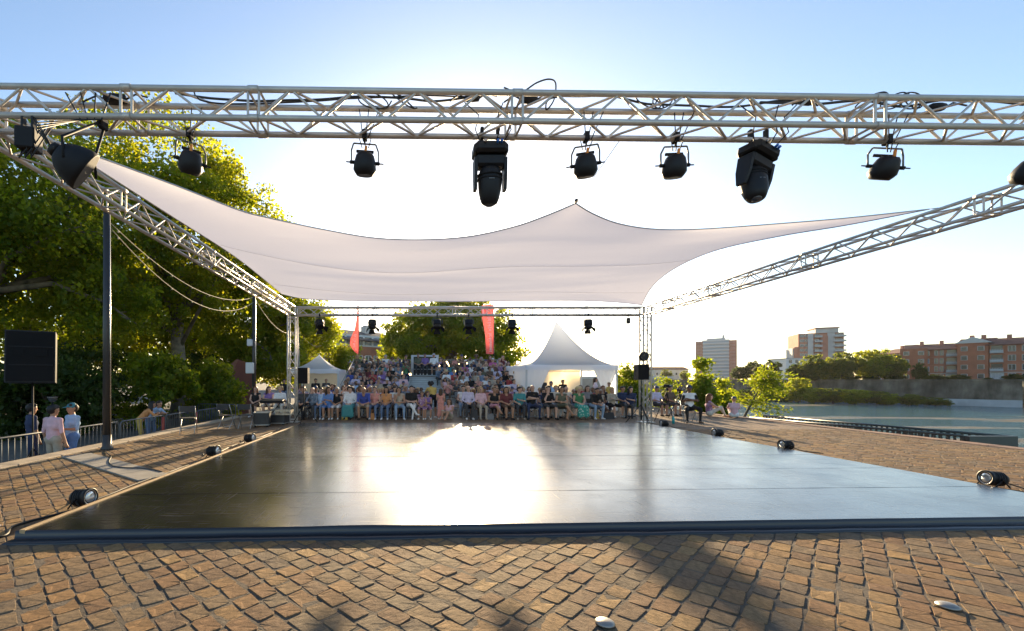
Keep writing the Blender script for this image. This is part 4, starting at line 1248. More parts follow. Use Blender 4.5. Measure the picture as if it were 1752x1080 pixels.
for (px, py, aim, side, lab) in (
        (160, 868, -8, 'l', 'nearest left floor lamp beside the wooden stage edge'),
        (376, 782, -10, 'l', 'middle left floor lamp on the paving next to the stage'),
        (434, 758, -12, 'l', 'farthest left floor lamp, close to the flight cases'),
        (1700, 833, 172, 'r', 'large near floor lamp at the right picture edge'),
        (1345, 771, 176, 'r', 'second floor lamp from the right along the stage edge'),
        (1228, 748, 178, 'r', 'third floor lamp from the right along the stage edge'),
        (1136, 731, 180, 'r', 'farthest right floor lamp beside the truss tower')):
    Y = gy(py, .02); x = X_at(px, Y)
    if side == 'l': x = min(x, ST_X0 - .25)
    else: x = max(x, ST_X1 + .16)
    floor_lamp(lab, x, Y, .018, aim, .76)

# --- hanging parcans
def hook(q, top, drop):
    q.box(top + Vector((0, 0, -.012)), (.05, .09, .10), bev=.008)
    q.tube(top, top + Vector((0, 0, -drop)), .011, .011, 8)
def parcan(label, px, tilt, yaw, roll=0, s=1.0, rear=True):
    """tilt: lens direction; the truss lower rear chord carries it"""
    Y0 = ft_y(X_at(px, 4.6)) + .145; X = X_at(px, Y0); ztop = ZF - .145 - .025
    root = empty('hanging_lamp', (X, Y0, ztop - .5 * s), label=label, cat='lamp', group='lamps hanging from the front truss')
    top = Vector((X, Y0, ztop + .03)); c = Vector((X, Y0 + .02, ztop - .27 * s))
    M = Matrix.Rotation(R(yaw), 3, 'Z') @ Matrix.Rotation(R(roll), 3, 'Y')
    q = MB(); hook(q, top, .09); q.build('clamp', M_CANB, root)
    w = .145 * s
    # yoke
    y = MB(); T = Vector((X, Y0, ztop - .075)); side = M @ Vector((1, 0, 0))
    hp = [c - side * w, c - side * w + Vector((0, 0, .13 * s)), T - side * w * .82, T + side * w * .82, c + side * w + Vector((0, 0, .13 * s)), c + side * w]
    for a, b in zip(hp[:-1], hp[1:]): y.path([a, b], .009 * s, 6)
    y2 = MB()
    y.build('yoke', M_YOKE, root)
    d = M @ (Matrix.Rotation(R(tilt), 3, 'X') @ Vector((0, 0, -1)))
    b = MB()
    b.lathe([(-.105 * s, .03 * s), (-.10 * s, .075 * s), (-.07 * s, .098 * s), (.0, .118 * s), (.07 * s, .125 * s), (.10 * s, .108 * s), (.13 * s, .085 * s), (.128 * s, .07 * s)], c, d, 20)
    body = b.build('housing', M_CAN, root)
    for sg in (-1, 1):
        k = MB(); k.lathe([(-.02, .02 * s), (.03 * s, .02 * s), (.035 * s, .008 * s), (.075 * s, .007 * s)], c + side * sg * .128 * s, side * sg, 8); sub(k, 'knob', M_CANB, body, root.location)
    l = MB(); l.lathe([(.10 * s, .082 * s), (.118 * s, .04 * s), (.122 * s, 0)], c, d, 16); sub(l, 'lens', M_LENSD, body, root.location)
    back = c - d * .10 * s
    k = MB(); k.box(back + Vector((.01, -.035, .02)), (.026, .022, .075), rot=rotm(0, 8, 0), bev=.004); k.build('plug', M_ORANGE, root)
    k = MB(); k.box((T + c) / 2 + Vector((0, .02, .03)), (.19 * s, .02, .03), rot=M, bev=.004); k.build('frame_bar', M_CANB, root)
    for j, dx in enumerate((-.045, .0, .05)):
        k = MB(); e = Vector((X + dx * 2.2 + .05, Y0 - .06, ztop + .26))
        k.path([back + Vector((dx * .7, 0, .05)), back + Vector((dx * 1.3, -.02, .14)), T + Vector((dx * .6 + .01, -.03, .05)), e], .0055, 6); k.build('cable', M_RUBBER, root)
    return root
parcan('round lamp hanging before the plane tree on the left', 325, 24, 28, 6)
parcan('round lamp with orange plug hanging left of the long moving head', 624, 12, 4, 2)
parcan('round lamp with orange plug hanging right of the long moving head', 1003, 14, -10, -4)
parcan('round lamp with orange plug hanging left of the tilted moving head', 1156, 14, -4, 0)
parcan('round lamp tilted to the right near the end of the front truss', 1518, 20, -30, 18)
parcan('lamp cut by the right picture edge under the front truss', 1769, 24, 40, -18, 1.1)

def moving_head(label, px, yaw, tilt, pan_roll, s=1.0):
    Y0 = ft_y(X_at(px, 4.6)) + .145; X = X_at(px, Y0); ztop = ZF - .17
    root = empty('moving_head', (X, Y0, ztop - .75 * s), label=label, cat='lamp', group='moving heads hanging from the front truss')
    M = Matrix.Rotation(R(yaw), 3, 'Z') @ Matrix.Rotation(R(pan_roll), 3, 'Y')
    for sx in (-.085, .085):
        q = MB(); t = Vector((X + sx, Y0, ztop)); q.box(t + Vector((0, 0, .05)), (.035, .05, .13), bev=.006); q.tube(t, t + Vector((0, 0, -.1)), .018, .018, 8)
        q.build('clamp', M_CANB, root)
    O = Vector((X, Y0, ztop - .14))
    b = MB(); b.box(O, (.34 * s, .26 * s, .12 * s), rot=M, bev=.03)
    for sx in (-1, 1): b.box(O + M @ Vector((sx * .165 * s, 0, -.01)), (.04, .20, .10), rot=M, bev=.015)
    base = b.build('base', M_CAN, root)
    for i, (dx, mm) in enumerate(((-.07, M_CHROME), (.06, M_BLUE), (.10, M_BLUE))):
        k = MB(); k.lathe([(0, .014), (.05, .014)], O + M @ Vector((dx, -.12 * s, .02)), Vector((0, -1, .3)), 8); sub(k, 'socket', mm, base, root.location)
    y = MB(); y.box(O + M @ Vector((0, 0, -.125 * s)), (.32 * s, .16 * s, .13 * s), rot=M, bev=.025); y.build('yoke_bridge', M_CAN, root)
    for sx in (-1, 1):
        y = MB(); pr = [(-.08, -.10), (.08, -.10), (.075, -.28), (.045, -.43), (-.045, -.43), (-.075, -.28)]
        o_ = [O + M @ Vector((sx * .142 * s, a * s, z * s)) for a, z in pr]; y.prism(o_, M @ Vector((sx * .034 * s, 0, 0))); y.build('yoke_arm', M_CAN, root)
    hc = O + M @ Vector((0, 0, -.33 * s)); d = M @ (Matrix.Rotation(R(tilt), 3, 'X') @ Vector((0, 0, -1)))
    h = MB(); h.lathe([(-.14 * s, .02 * s), (-.135 * s, .09 * s), (-.10 * s, .115 * s), (0, .128 * s), (.10 * s, .122 * s), (.18 * s, .105 * s), (.23 * s, .085 * s), (.25 * s, .055 * s), (.252 * s, .0)], hc, d, 24)
    hd = h.build('head', M_CAN, root)
    for t in (-.06, -.02): 
        k = MB(); k.lathe([(t * s - .006, .12 * s), (t * s - .006, .134 * s), (t * s + .012, .134 * s), (t * s + .012, .12 * s)], hc, d, 24); sub(k, 'rib', M_CANB, hd, root.location)
    k = MB(); k.lathe([(.238 * s, .062 * s), (.262 * s, .035 * s), (.266 * s, 0)], hc, d, 16); sub(k, 'lens', M_LENSD, hd, root.location)
    k = MB(); k.box(hc + d * .02 * s + Vector((0, -.126 * s, 0)), (.06, .012, .012), bev=.003); sub(k, 'label_plate', M_YOKE, hd, root.location)
    for dx in (-.12, .05, .13):
        k = MB(); k.path([O + Vector((dx, -.1, .05)), O + Vector((dx * 1.5, -.16, .14)), O + Vector((dx * 1.2, -.15, .30)), O + Vector((dx * 2.4, -.12, .45))], .006, 6); k.build('cable', M_RUBBER, root)
    return root
moving_head('black moving-head lamp pointing straight down from the front truss', 838, 0, 6, 0, 1.0)
moving_head('black moving-head lamp tilted to the left under the front truss', 1297, 18, -18, 14, 1.0)

# --- big flood at upper left, dimmer box
root = empty('floodlight', P(140, 330, 4.1), label='big black bowl floodlight hanging at the upper left', cat='floodlight')
c = P(138, 288, 4.1); d = Vector((.55, .45, -.42)).normalized()
b = MB(); b.lathe([(-.21, .02), (-.20, .09), (-.16, .14), (-.08, .19), (.0, .215), (.05, .22), (.052, .205)], c, d, 28, squash=(1.0, .92)); hb = b.build('bowl', M_CANB, root)
k = MB(); k.lathe([(.045, .20), (.047, .0)], c, d, 24); sub(k, 'glass', M_LENSD, hb, root.location)
k = MB(); k.lathe([(-.26, .03), (-.25, .06), (-.2, .07)], c, d, 12); sub(k, 'lamp_socket', M_CAN, hb, root.location)
pv = Vector((-d.z, 0, d.x)).normalized()
top = Vector((c.x - .02, c.y + .32, ZF - .17))
for sg in (-1, 1):
    k = MB(); e = c + Vector((0, sg * .2, 0)); k.path([e, e + Vector((-.03, .02, .2)), top + Vector((0, sg * .03, 0))], .013, 8); k.build('yoke_arm', M_CANB, root)
k = MB(); k.box(top, (.06, .1, .12), bev=.01); k.build('clamp', M_CANB, root)
for j in range(4):
    k = MB(); k.path([c - d * .24, c - d * .3 + Vector((-.08, 0, .12 + .03 * j)), top + Vector((-.15 + .07 * j, -.1, -.02)), top + Vector((-.3 + .15 * j, -.1, .25))], .007, 6); k.build('cable', M_RUBBER, root)
root = empty('dimmer_box', P(50, 275, 4.25), label='dark box strapped under the front truss at the far upper left', cat='box')
c = P(49, 240, 4.3); k = MB(); k.box(c, (.17, .16, .21), bev=.012, rot=rotm(0, 0, 14)); bx = k.build('case', M_CANB, root)
for dx in (-.05, .05): 
    k = MB(); k.box(c + Vector((dx, 0, .15)), (.025, .05, .16), bev=.004); k.build('strap', M_CAN, root)
for j in range(3):
    k = MB(); k.path([c + Vector((-.04 + .04 * j, -.02, -.1)), c + Vector((-.05 + .06 * j, -.05, -.2)), c + Vector((.02 + .05 * j, -.05, -.12)), c + Vector((.1 + .05 * j, .02, .12))], .007, 6); k.build('cable', M_RUBBER, root)

# --- small back lights lying inside the truss, seen as dark lumps
for (px, py, lab, sz) in ((198, 170, 'dark lamp inside the truss in front of the left plane tree', .11), (905, 170, 'dark transformer lying inside the truss right of the long moving head', .09), (808, 168, 'flat dark pack of connectors inside the truss left of the long moving head', .08),
                      (1385, 175, 'dark wedge-shaped connector pack inside the truss right of the tilted moving head', .07), (1603, 184, 'dark connector pack inside the truss near the right picture edge', .09)):
    X = X_at(px, 4.7); Y0 = ft_y(X) + .08
    c = P(px, py, Y0); root = empty('connector_pack', c - Vector((0, 0, .08)), label=lab, cat='electrical box', group='dark packs lying in the front truss')
    k = MB(); k.lathe([(-sz, sz * .2), (-sz * .9, sz * .55), (0, sz * .62), (sz * .9, sz * .5), (sz, sz * .25)], c, (1, .2, .12), 10, squash=(1, .8)); k.build('case', M_CANB, root)
    k = MB(); k.path([c + Vector((-sz, 0, 0)), c + Vector((-sz * 1.8, 0, .04)), c + Vector((-sz * 3, -.03, -.05))], .009, 6); k.build('lead', M_RUBBER, root)
    k = MB(); k.path([c + Vector((sz, 0, 0)), c + Vector((sz * 1.9, 0, .05)), c + Vector((sz * 3.2, -.03, .0))], .009, 6); k.build('lead', M_RUBBER, root)

# --- cables lying along the front truss
def cable(label, pts, r=.011, n=60, wig=.012, seed=0):
    cp = catmull(pts, n); rd = random.Random(seed)
    cp = [p + Vector((0, mnoise.noise((p.x * 3, seed, 0)) * wig, mnoise.noise((p.x * 2.3, seed, 7)) * wig)) for p in cp]
    m = MB(); m.path(cp, r, 6); o = m.build('power_cable', M_RUBBER)
    return tag(o, label, 'cable', 'cables laid in the front truss')
def ftp(px, py, back=.1):
    X = X_at(px, 4.65); return P(px, py, ft_y(X) + back)
cable('thick black cable laid along the truss from the left lamp to the moving head', [ftp(300, 160), ftp(400, 172), ftp(520, 171), ftp(640, 166), ftp(760, 172), ftp(840, 160)], .012, seed=1)
cable('thinner black cable running along the upper truss left of the moving head', [ftp(330, 150, 0), ftp(345, 172, 0), ftp(420, 178), ftp(560, 172), ftp(700, 164), ftp(800, 166)], .008, seed=2)
cable('black cable loop rising above the truss right of the long moving head', [ftp(862, 150, -.12), ftp(890, 158, -.1), ftp(918, 142, -.1), ftp(940, 135, -.05), ftp(951, 142, 0), ftp(948, 170, .05), ftp(935, 188, .05), ftp(942, 168, .05), ftp(1000, 160, .05)], .008, seed=3)
cable('black cable laid along the truss between the two right round lamps', [ftp(950, 166), ftp(1040, 164), ftp(1110, 178), ftp(1180, 181), ftp(1260, 183), ftp(1340, 172), ftp(1400, 180)], .011, seed=4)
cable('black cable bundle ending at the truss joint on the right', [ftp(1300, 175), ftp(1400, 178), ftp(1480, 172), ftp(1540, 182), ftp(1620, 172), ftp(1752, 178)], .013, seed=5)
for i, (px, w) in enumerate(((640, 30), (690, 24), (1110, 26), (1135, 20), (1490, 30), (1530, 26), (1560, 22))):
    q = []
    for j in range(15):
        a = j / 14 * 9.0
        q.append(ftp(px + w * math.cos(a) * (1 - .02 * j), 172 + 14 * math.sin(a * 1.1 + i), .02 + .12 * (j / 14)))
    cable(['untidy black cable coil left of the long moving head', 'second smaller cable coil left of the long moving head', 'black cable coil inside the truss above the right round lamp', 'tight cable coil just right of the one above the round lamp',
           'tangled cable coil at the right truss joint', 'tangled cable coil right of the right truss joint', 'last tangled cable coil before the right picture edge'][i], q, .007, 70, .02, 20 + i)

# --- back truss fresnels with barn doors
def fresnel(label, px, tilt, yaw, doors=1.0):
    Y0 = 16.36; X = X_at(px, Y0); zt = ZB - .16; s = 1.0
    root = empty('fresnel_lamp', (X, Y0, zt - .6), label=label, cat='lamp', group='barn-door lamps on the back truss')
    q = MB(); hook(q, Vector((X, Y0, zt + .02)), .12); q.build('clamp', M_CANB, root)
    c = Vector((X, Y0, zt - .34)); M = Matrix.Rotation(R(yaw), 3, 'Z'); d = M @ (Matrix.Rotation(R(tilt), 3, 'X') @ Vector((0, 0, -1)))
    side = M @ Vector((1, 0, 0))
    y = MB(); T = Vector((X, Y0, zt - .10))
    hp = [c - side * .19, c - side * .19 + Vector((0, 0, .14)), T - side * .13, T + side * .13, c + side * .19 + Vector((0, 0, .14)), c + side * .19]
    for a, b in zip(hp[:-1], hp[1:]): y.path([a, b], .012, 6)
    y.build('yoke', M_YOKE, root)
    upv = side.cross(d).normalized()
    Mb = Matrix((side, upv, d)).transposed()
    b = MB(); b.box(c - d * .03, (.30, .27, .28), rot=Mb, bev=.05); b.lathe([(.10, .14), (.17, .14), (.17, .12)], c, d, 18); body = b.build('housing', M_CAN, root)
    l = MB(); l.lathe([(.15, .125), (.165, .06), (.168, 0)], c, d, 16); sub(l, 'lens', M_LENS, body, root.location)
    for (ax, sg) in ((0, 1), (0, -1), (1, 1), (1, -1)):
        e = side if ax == 0 else upv; o2 = upv if ax == 0 else side
        p0 = c + d * .17 + e * sg * .135
        dd = (d * .75 + e * sg * .66 * doors)
        m = MB(); m.prism([p0 - o2 * .09, p0 + o2 * .09, p0 + dd * .16 + o2 * .13, p0 + dd * .16 - o2 * .13], e * .006); m.build('barn_door', M_CANB, root)
    return root
for px, t, y, lab in ((547, -40, 30, 'barn-door lamp hanging nearest the left tower before the foliage'), (637, -24, 15, 'barn-door lamp above the red brick building roof'), (748, -30, 0, 'barn-door lamp before the left half of the broad tree'), (802, -30, 0, 'barn-door lamp left of the tall red banner'),
                      (876, -26, -8, 'barn-door lamp right of the tall red banner'), (1006, -24, -14, 'barn-door lamp right of the tent peak')):
    fresnel(lab, px, t, y)
root = empty('hanging_speaker', (X_at(1075, 16.4), 16.4, 3.7), label='tiny dark box hanging near the right end of the back truss', cat='box')
q = MB(); q.box((X_at(1075, 16.4), 16.4, 3.86), (.12, .12, .22), bev=.02); q.build('case', M_CAN, root)
q = MB(); hook(q, Vector((X_at(1075, 16.4), 16.4, ZB - .14)), .12); q.build('clamp', M_CANB, root)

# --- loudspeakers
M_GRILLE = mat('speaker_grille', (.012, .012, .013), .85, spec=.15, bump=.5, bscale=300)
def loudspeaker(name, label, c, w, dpt, h, rz, pole_to=None, tilt=0, legs=True):
    c = Vector(c); base = Vector((c.x, c.y, 0 if pole_to is None else pole_to))
    root = empty(name, base, label=label, cat='loudspeaker', group='loudspeakers')
    M = Matrix.Rotation(R(rz), 3, 'Z') @ Matrix.Rotation(R(tilt), 3, 'X')
    m = MB(); o_ = [(-w / 2, -dpt / 2), (w / 2, -dpt / 2), (w * .46, dpt / 2), (-w * .46, dpt / 2)]
    m.prism([c + M @ Vector((a, b, -h / 2)) for a, b in o_], M @ Vector((0, 0, h))); cab = m.build('cabinet', M_CAN, root)
    m = MB(); m.box(c + M @ Vector((0, -dpt / 2 - .012, 0)), (w * .94, .02, h * .96), rot=M, bev=.008); sub(m, 'grille', M_GRILLE, cab, root.location)
    for sx in (-1, 1):
        m = MB(); m.box(c + M @ Vector((sx * w * .46, .05 * dpt, h * .1)), (.02, dpt * .3, .1), rot=M, bev=.006); sub(m, 'handle', M_CANB, cab, root.location)
    if pole_to is not None or legs:
        zb = base.z
        m = MB(); m.tube((c.x, c.y, zb + .15), (c.x, c.y, c.z - h / 2 + .05), .019, .019, 10); m.tube((c.x, c.y, zb + .15), (c.x, c.y, zb + .75), .026, .026, 10); m.build('pole', M_CANB, root)
        for k in range(3):
            a = R(30 + 120 * k)
            m = MB(); m.tube((c.x, c.y, zb + .72), (c.x + .52 * math.cos(a), c.y + .52 * math.sin(a), zb + .02), .014, .014, 8)
            m.tube((c.x, c.y, zb + .25), (c.x + .27 * math.cos(a), c.y + .27 * math.sin(a), zb + .36), .009, .009, 6); m.build('leg', M_CANB, root)
    return root
Yk = 15.9
c = P(520, 643, Yk); loudspeaker('loudspeaker', 'black loudspeaker on a stand in front of the small white tent', c, .36, .36, .58, 0, 0.0)
c = P(1097, 637, Yk); loudspeaker('loudspeaker', 'black loudspeaker on a stand before the right truss tower', c, .40, .36, .56, 0, 0.0)
root = empty('tower_lamp', P(1101, 618, 16.3) - Vector((0, 0, .2)), label='dark round lamp clamped inside the right truss tower above the loudspeaker', cat='lamp')
q = MB(); q.lathe([(-.1, .08), (-.06, .17), (.06, .18), (.1, .16)], P(1101, 610, 16.3), (0, -1, 0), 18); q.build('housing', M_CAN, root)
# big stack hung at the far left
c = P(56, 612, 10.2); lsp = loudspeaker('loudspeaker', 'big black loudspeaker cabinet at the left edge before the dark trees', c, .90, .5, 1.2, 32, LOW_Z + .0, tilt=-4)
Mx = Matrix.Rotation(R(30), 3, 'Z') @ Matrix.Rotation(R(-4), 3, 'X')
cabx = [o for o in lsp.children if o.name.startswith('cabinet')][0]
for dz in (-.2, .22):
    m = MB(); m.box(c + Mx @ Vector((0, -.275, dz)), (.84, .02, .025), rot=Mx, bev=.004); sub(m, 'grille_bar', M_CANB, cabx, lsp.location)
for sx in (-1, 1):
    m = MB(); m.box(c + Mx @ Vector((sx * .21, -.283, .08)), (.22, .012, .16), rot=Mx, bev=.005); sub(m, 'horn', M_GRILLE, cabx, lsp.location)
M_TARP = mat('pale_edge_trim', (.62, .58, .5), .5)
# lamp below it
root = empty('lantern', P(90, 700, 13.0), label='small bowl lantern glinting below the big left loudspeaker', cat='lantern')
q = MB(); cc = P(90, 681, 13.0); q.lathe([(-.13, .04), (-.09, .09), (.02, .13), (.03, .132), (.03, .12)], cc, (0, 0, 1), 16); q.build('bowl', M_CHROME, root)
q = MB(); q.lathe([(.03, .14), (.045, .14), (.05, .03)], cc, (0, 0, 1), 16); q.build('lid', M_CANB, root)
q = MB(); q.tube((cc.x, cc.y, cc.z - .09), (cc.x, cc.y, LOW_Z), .02, .02, 8); q.build('post', M_CANB, root)

# --- lamp posts and festoon strings
M_POST = mat('post_dark_paint', (.035, .033, .032), .4, bump=.05)
POSTX = -7.02
post_tops = []
for k, (y, lab) in enumerate(((9.95, 'thick dark lamp post on the paving at left, nearest the camera'), (19.2, 'dark post with white boxes behind the seated women on the left'), (30.0, 'thin far post behind the small white tent'), (36.6, 'thinnest far post before the yellow-green tree'))):
    x = POSTX if k != 2 else -7.9
    zt_ = 5.45 if k < 2 else 5.3
    root = empty('lamp_post', (x, y, 0.0), label=lab, cat='post', group='posts carrying the string lights')
    m = MB(); m.tube((x, y, 0), (x, y, zt_), .085, .07, 16); m.build('shaft', M_POST, root)
    m = MB(); m.lathe([(0, .13), (.05, .13), (.09, .095), (.35, .09)], (x, y, 0.0), (0, 0, 1), 16); m.build('foot', M_POST, root)
    m = MB(); m.tube((x + .093, y - .02, .2), (x + .085, y - .02, zt_ - .3), .009, .009, 6); m.build('conduit', M_CHROME, root)
    m = MB(); m.lathe([(0, .075), (.03, .06), (.05, 0)], (x, y, zt_), (0, 0, 1), 12); m.build('cap', M_POST, root)
    if k == 1:
        for (dz, w_) in ((P(0, 587, y).z, .2), (P(0, 630, y).z, .32)):
            m = MB(); m.box((x - .12, y - .16, dz), (w_, .2, w_ * 1.5), bev=.02); m.build('white_box', M_FRAME, root)
    post_tops.append(Vector((x, y, zt_ - .15)))
M_FEST = mat('string_light_cable', (.45, .38, .24), .6)
M_BULB = mat('festoon_bulb', (.75, .70, .55), .15, spec=.8)
for k, (a, b, sag, lab) in enumerate(((post_tops[0], post_tops[1], .75, 'upper festoon cable between the two nearest posts'), (post_tops[0] + Vector((0, 0, -.1)), post_tops[1] + Vector((0, 0, -.22)), 1.05, 'lower festoon cable between the two nearest posts'),
                               (post_tops[1], post_tops[2], .8, 'festoon cable passing behind the left truss tower'), (post_tops[2], post_tops[3], .9, 'festoon cable sagging over the small white tent'))):
    root = empty('string_light', a, label=lab, cat='string light', group='string lights')
    pts = [a.lerp(b, t / 24) + Vector((0, 0, -sag * 4 * (t / 24) * (1 - t / 24))) for t in range(25)]
    m = MB(); m.path(pts, .011, 6); m.build('cable', M_FEST, root)
    for t in range(1, 24, 3):
        m = MB(); m.lathe([(0, .016), (.03, .018), (.05, .016), (.06, 0)], pts[t], (0, 0, -1), 8); m.build('socket', M_FEST, root)

# --- crowd barriers
M_GALV = mat('galvanised_steel', (.13, .14, .15), .55, .2, vary=.1, vscale=5)
M_REDP = mat('red_panel', (.35, .05, .04), .6)
def barrier(label, a, b, red=None):
    a, b = Vector(a), Vector(b); root = empty('crowd_barrier', a, label=label, cat='barrier', group='steel crowd barriers on the lower path')
    d = b - a; L_ = d.length; d.normalize(); H = 1.08; z = Vector((0, 0, 1))
    m = MB(); m.path([a + z * .12, a + z * (H - .08), a + d * .08 + z * H, b - d * .08 + z * H, b + z * (H - .08), b + z * .12], .02, 8); m.tube(a + z * .2, b + z * .2, .016, .016, 8); m.build('frame', M_GALV, root)
    n = int(L_ / .145)
    for i in range(1, n):
        m = MB(); p = a + d * (L_ * i / n); m.tube(p + z * .2, p + z * (H - .005), .007, .007, 6); m.build('bar', M_GALV, root)
    nrm = Vector((-d.y, d.x, 0))
    for p in (a + d * .25, b - d * .25):
        m = MB(); m.path([p + nrm * .3 + z * .02, p + z * .14, p - nrm * .3 + z * .02], .014, 6); m.build('foot', M_GALV, root)
    if red:
        m = MB(); p = a + d * (L_ * red); m.box(p + z * .6 - nrm * .02, (.14, .03, .85), rot=Matrix.Rotation(math.atan2(d.y, d.x), 3, 'Z')); m.build('red_plate', M_REDP, root)
bx_ = -8.8
ysb = [6.0, 8.35, 10.7, 13.05, 15.4, 17.75, 20.1]
labs = ['barrier at the left picture edge, nearest of the row', 'barrier just right of the picture edge before the man in navy', 'barrier beside the man in blue shorts, left of the lamp post', 'barrier right of the lamp post before the person in orange', 'barrier with red end plate before the big mottled trunk', 'barrier behind the empty folding chair', 'last barrier near the painted wall']
for i in range(len(ysb) - 1):
    barrier(labs[i], (bx_ - .02 * (i % 2), ysb[i] + .03, LOW_Z), (bx_ - .03, ysb[i + 1] - .03, LOW_Z), .97 if i in (0, 3, 4) else None)
barrier('barrier standing across the lower path by the painted wall', (-11.4, 23.0, LOW_Z), (-9.1, 22.3, LOW_Z))

# --- folding chairs
M_CHAIRM = mat('chair_tube_grey', (.33, .34, .35), .35, .7)
M_CHAIRB = mat('chair_seat_black', (.022, .022, .024), .55)
def folding_chair(label=None, group=None):
    root = empty('folding_chair', (0, 0, 0), label=label, cat='chair', group=group)
    m = MB(); m.box((0, 0, .445), (.40, .40, .03), bev=.012); m.build('seat', M_CHAIRB, root)
    m = MB(); pts = [[(-.2, .215 + .03, .64 + .18 * v), (-.1, .235 + .03, .64 + .18 * v), (.1, .235 + .03, .64 + .18 * v), (.2, .215 + .03, .64 + .18 * v)] for v in (0, .5, 1)]
    m.grid(pts); m.grid([[(x, y + .02, z) for x, y, z in r_][::-1] for r_ in pts])
    for r_ in (pts[0], pts[-1]): m.add([(p[0], p[1], p[2]) for p in r_] + [(p[0], p[1] + .02, p[2]) for p in r_], [(i, i + 1, i + 5, i + 4) for i in range(3)])
    m.build('backrest', M_CHAIRB, root)
    for sx in (-.21, .21):
        m = MB(); m.path([(sx, -.22, .0), (sx, .05, .44), (sx, .25, .82)], .011, 8); m.build('leg', M_CHAIRM, root)
        m = MB(); m.path([(sx * .92, .24, .0), (sx * .92, -.16, .43)], .011, 8); m.build('leg', M_CHAIRM, root)
    m = MB(); m.tube((-.21, -.15, .12), (.21, -.15, .12), .008, .008, 6); m.tube((-.19, .17, .1), (.19, .17, .1), .008, .008, 6); m.build('stretcher', M_CHAIRM, root)
    return root
CH = folding_chair()
ch_used = [False]
def put_chair(x, y, z, rz, label, group):
    o = CH if not ch_used[0] else copy_tree(CH)
    ch_used[0] = True
    o.location = (x, y, z); o.rotation_euler = (0, 0, rz); tag(o, label, 'chair', group)
    return o
for (px, py, rz, lab) in ((322, 742, 200, 'empty folding chair standing alone before the big mottled trunk'), (388, 734, 175, 'empty folding chair left of the two before the painted wall'), (421, 733, 185, 'empty folding chair closest to the flight cases')):
    Y = gy(py); put_chair(X_at(px, Y), Y, .022 if Y < 14 else 0, R(rz), lab, 'empty folding chairs left of the stage')

# --- flight cases, keyboard stand by the left tower
M_CASE = mat('flight_case_black', (.025, .025, .027), .5, vary=.2, vscale=5)
M_WOODW = mat('pale_pallet_wood', (.48, .40, .28), .75, vary=.2, vscale=9)
def flight_case(label, c, s, rz=0):
    root = empty('flight_case', (c[0], c[1], 0), label=label, cat='case', group='flight cases by the left tower')
    M = Matrix.Rotation(R(rz), 3, 'Z')
    m = MB(); m.box((c[0], c[1], s[2] / 2 + .08), s, rot=M, bev=.01); m.build('box', M_CASE, root)
    e = MB()
    for z in (.08, s[2] + .08): 
        for sy in (-1, 1): e.box(Vector((c[0], c[1], z)) + M @ Vector((0, sy * s[1] / 2, 0)), (s[0] + .01, .03, .03), rot=M)
        for sx in (-1, 1): e.box(Vector((c[0], c[1], z)) + M @ Vector((sx * s[0] / 2, 0, 0)), (.03, s[1] - .03, .03), rot=M)
    e.build('edging', M_CHAIRM, root)
    for sx in (-1, 1):
        for sy in (-1, 1):
            w_ = MB(); p = Vector((c[0], c[1], .04)) + M @ Vector((sx * s[0] * .4, sy * s[1] * .4, 0)); w_.lathe([(-.015, .038), (.015, .038)], p, (1, 0, 0), 10); w_.build('wheel', M_RUBBER, root)
Yc = 15.2
flight_case('black flight case left of the truss tower, lower of the pair', (X_at(449, 15.0), 15.0), (.5, .5, .42), 8)
flight_case('black flight case close to the truss tower base', (X_at(475, 15.6), 15.6), (.7, .5, .30), -5)
root = empty('pallet_box', (X_at(487, 15.6), 15.5, .40), label='pale open wooden tray on the flight case by the left tower', cat='tray')
c = Vector((X_at(487, 15.5), 15.5, .46))
for dz in (-.06, .06):
    m = MB(); m.box(c + Vector((0, -.2, dz)), (.55, .02, .05)); m.build('slat', M_WOODW, root); m = MB(); m.box(c + Vector((0, .2, dz)), (.55, .02, .05)); m.build('slat', M_WOODW, root)
for dx in (-.26, 0, .26): m = MB(); m.box(c + Vector((dx, 0, 0)), (.03, .38, .17)); m.build('block', M_WOODW, root)
root = empty('keyboard', (X_at(468, 15.9), 15.9, .0), label='dark long mixing console on a stand before the seated women', cat='console')
m = MB(); m.box((X_at(466, 15.9), 15.9, .84), (.85, .3, .11), bev=.02, rot=rotm(12, 0, 0)); m.build('console', M_CAN, root)
for sg in (-1, 1): m = MB(); m.tube((X_at(466, 15.9) - .3 * sg, 15.9, .02), (X_at(466, 15.9) + .3 * sg, 15.9, .79), .015, .015, 8); m.build('stand_leg', M_CANB, root)

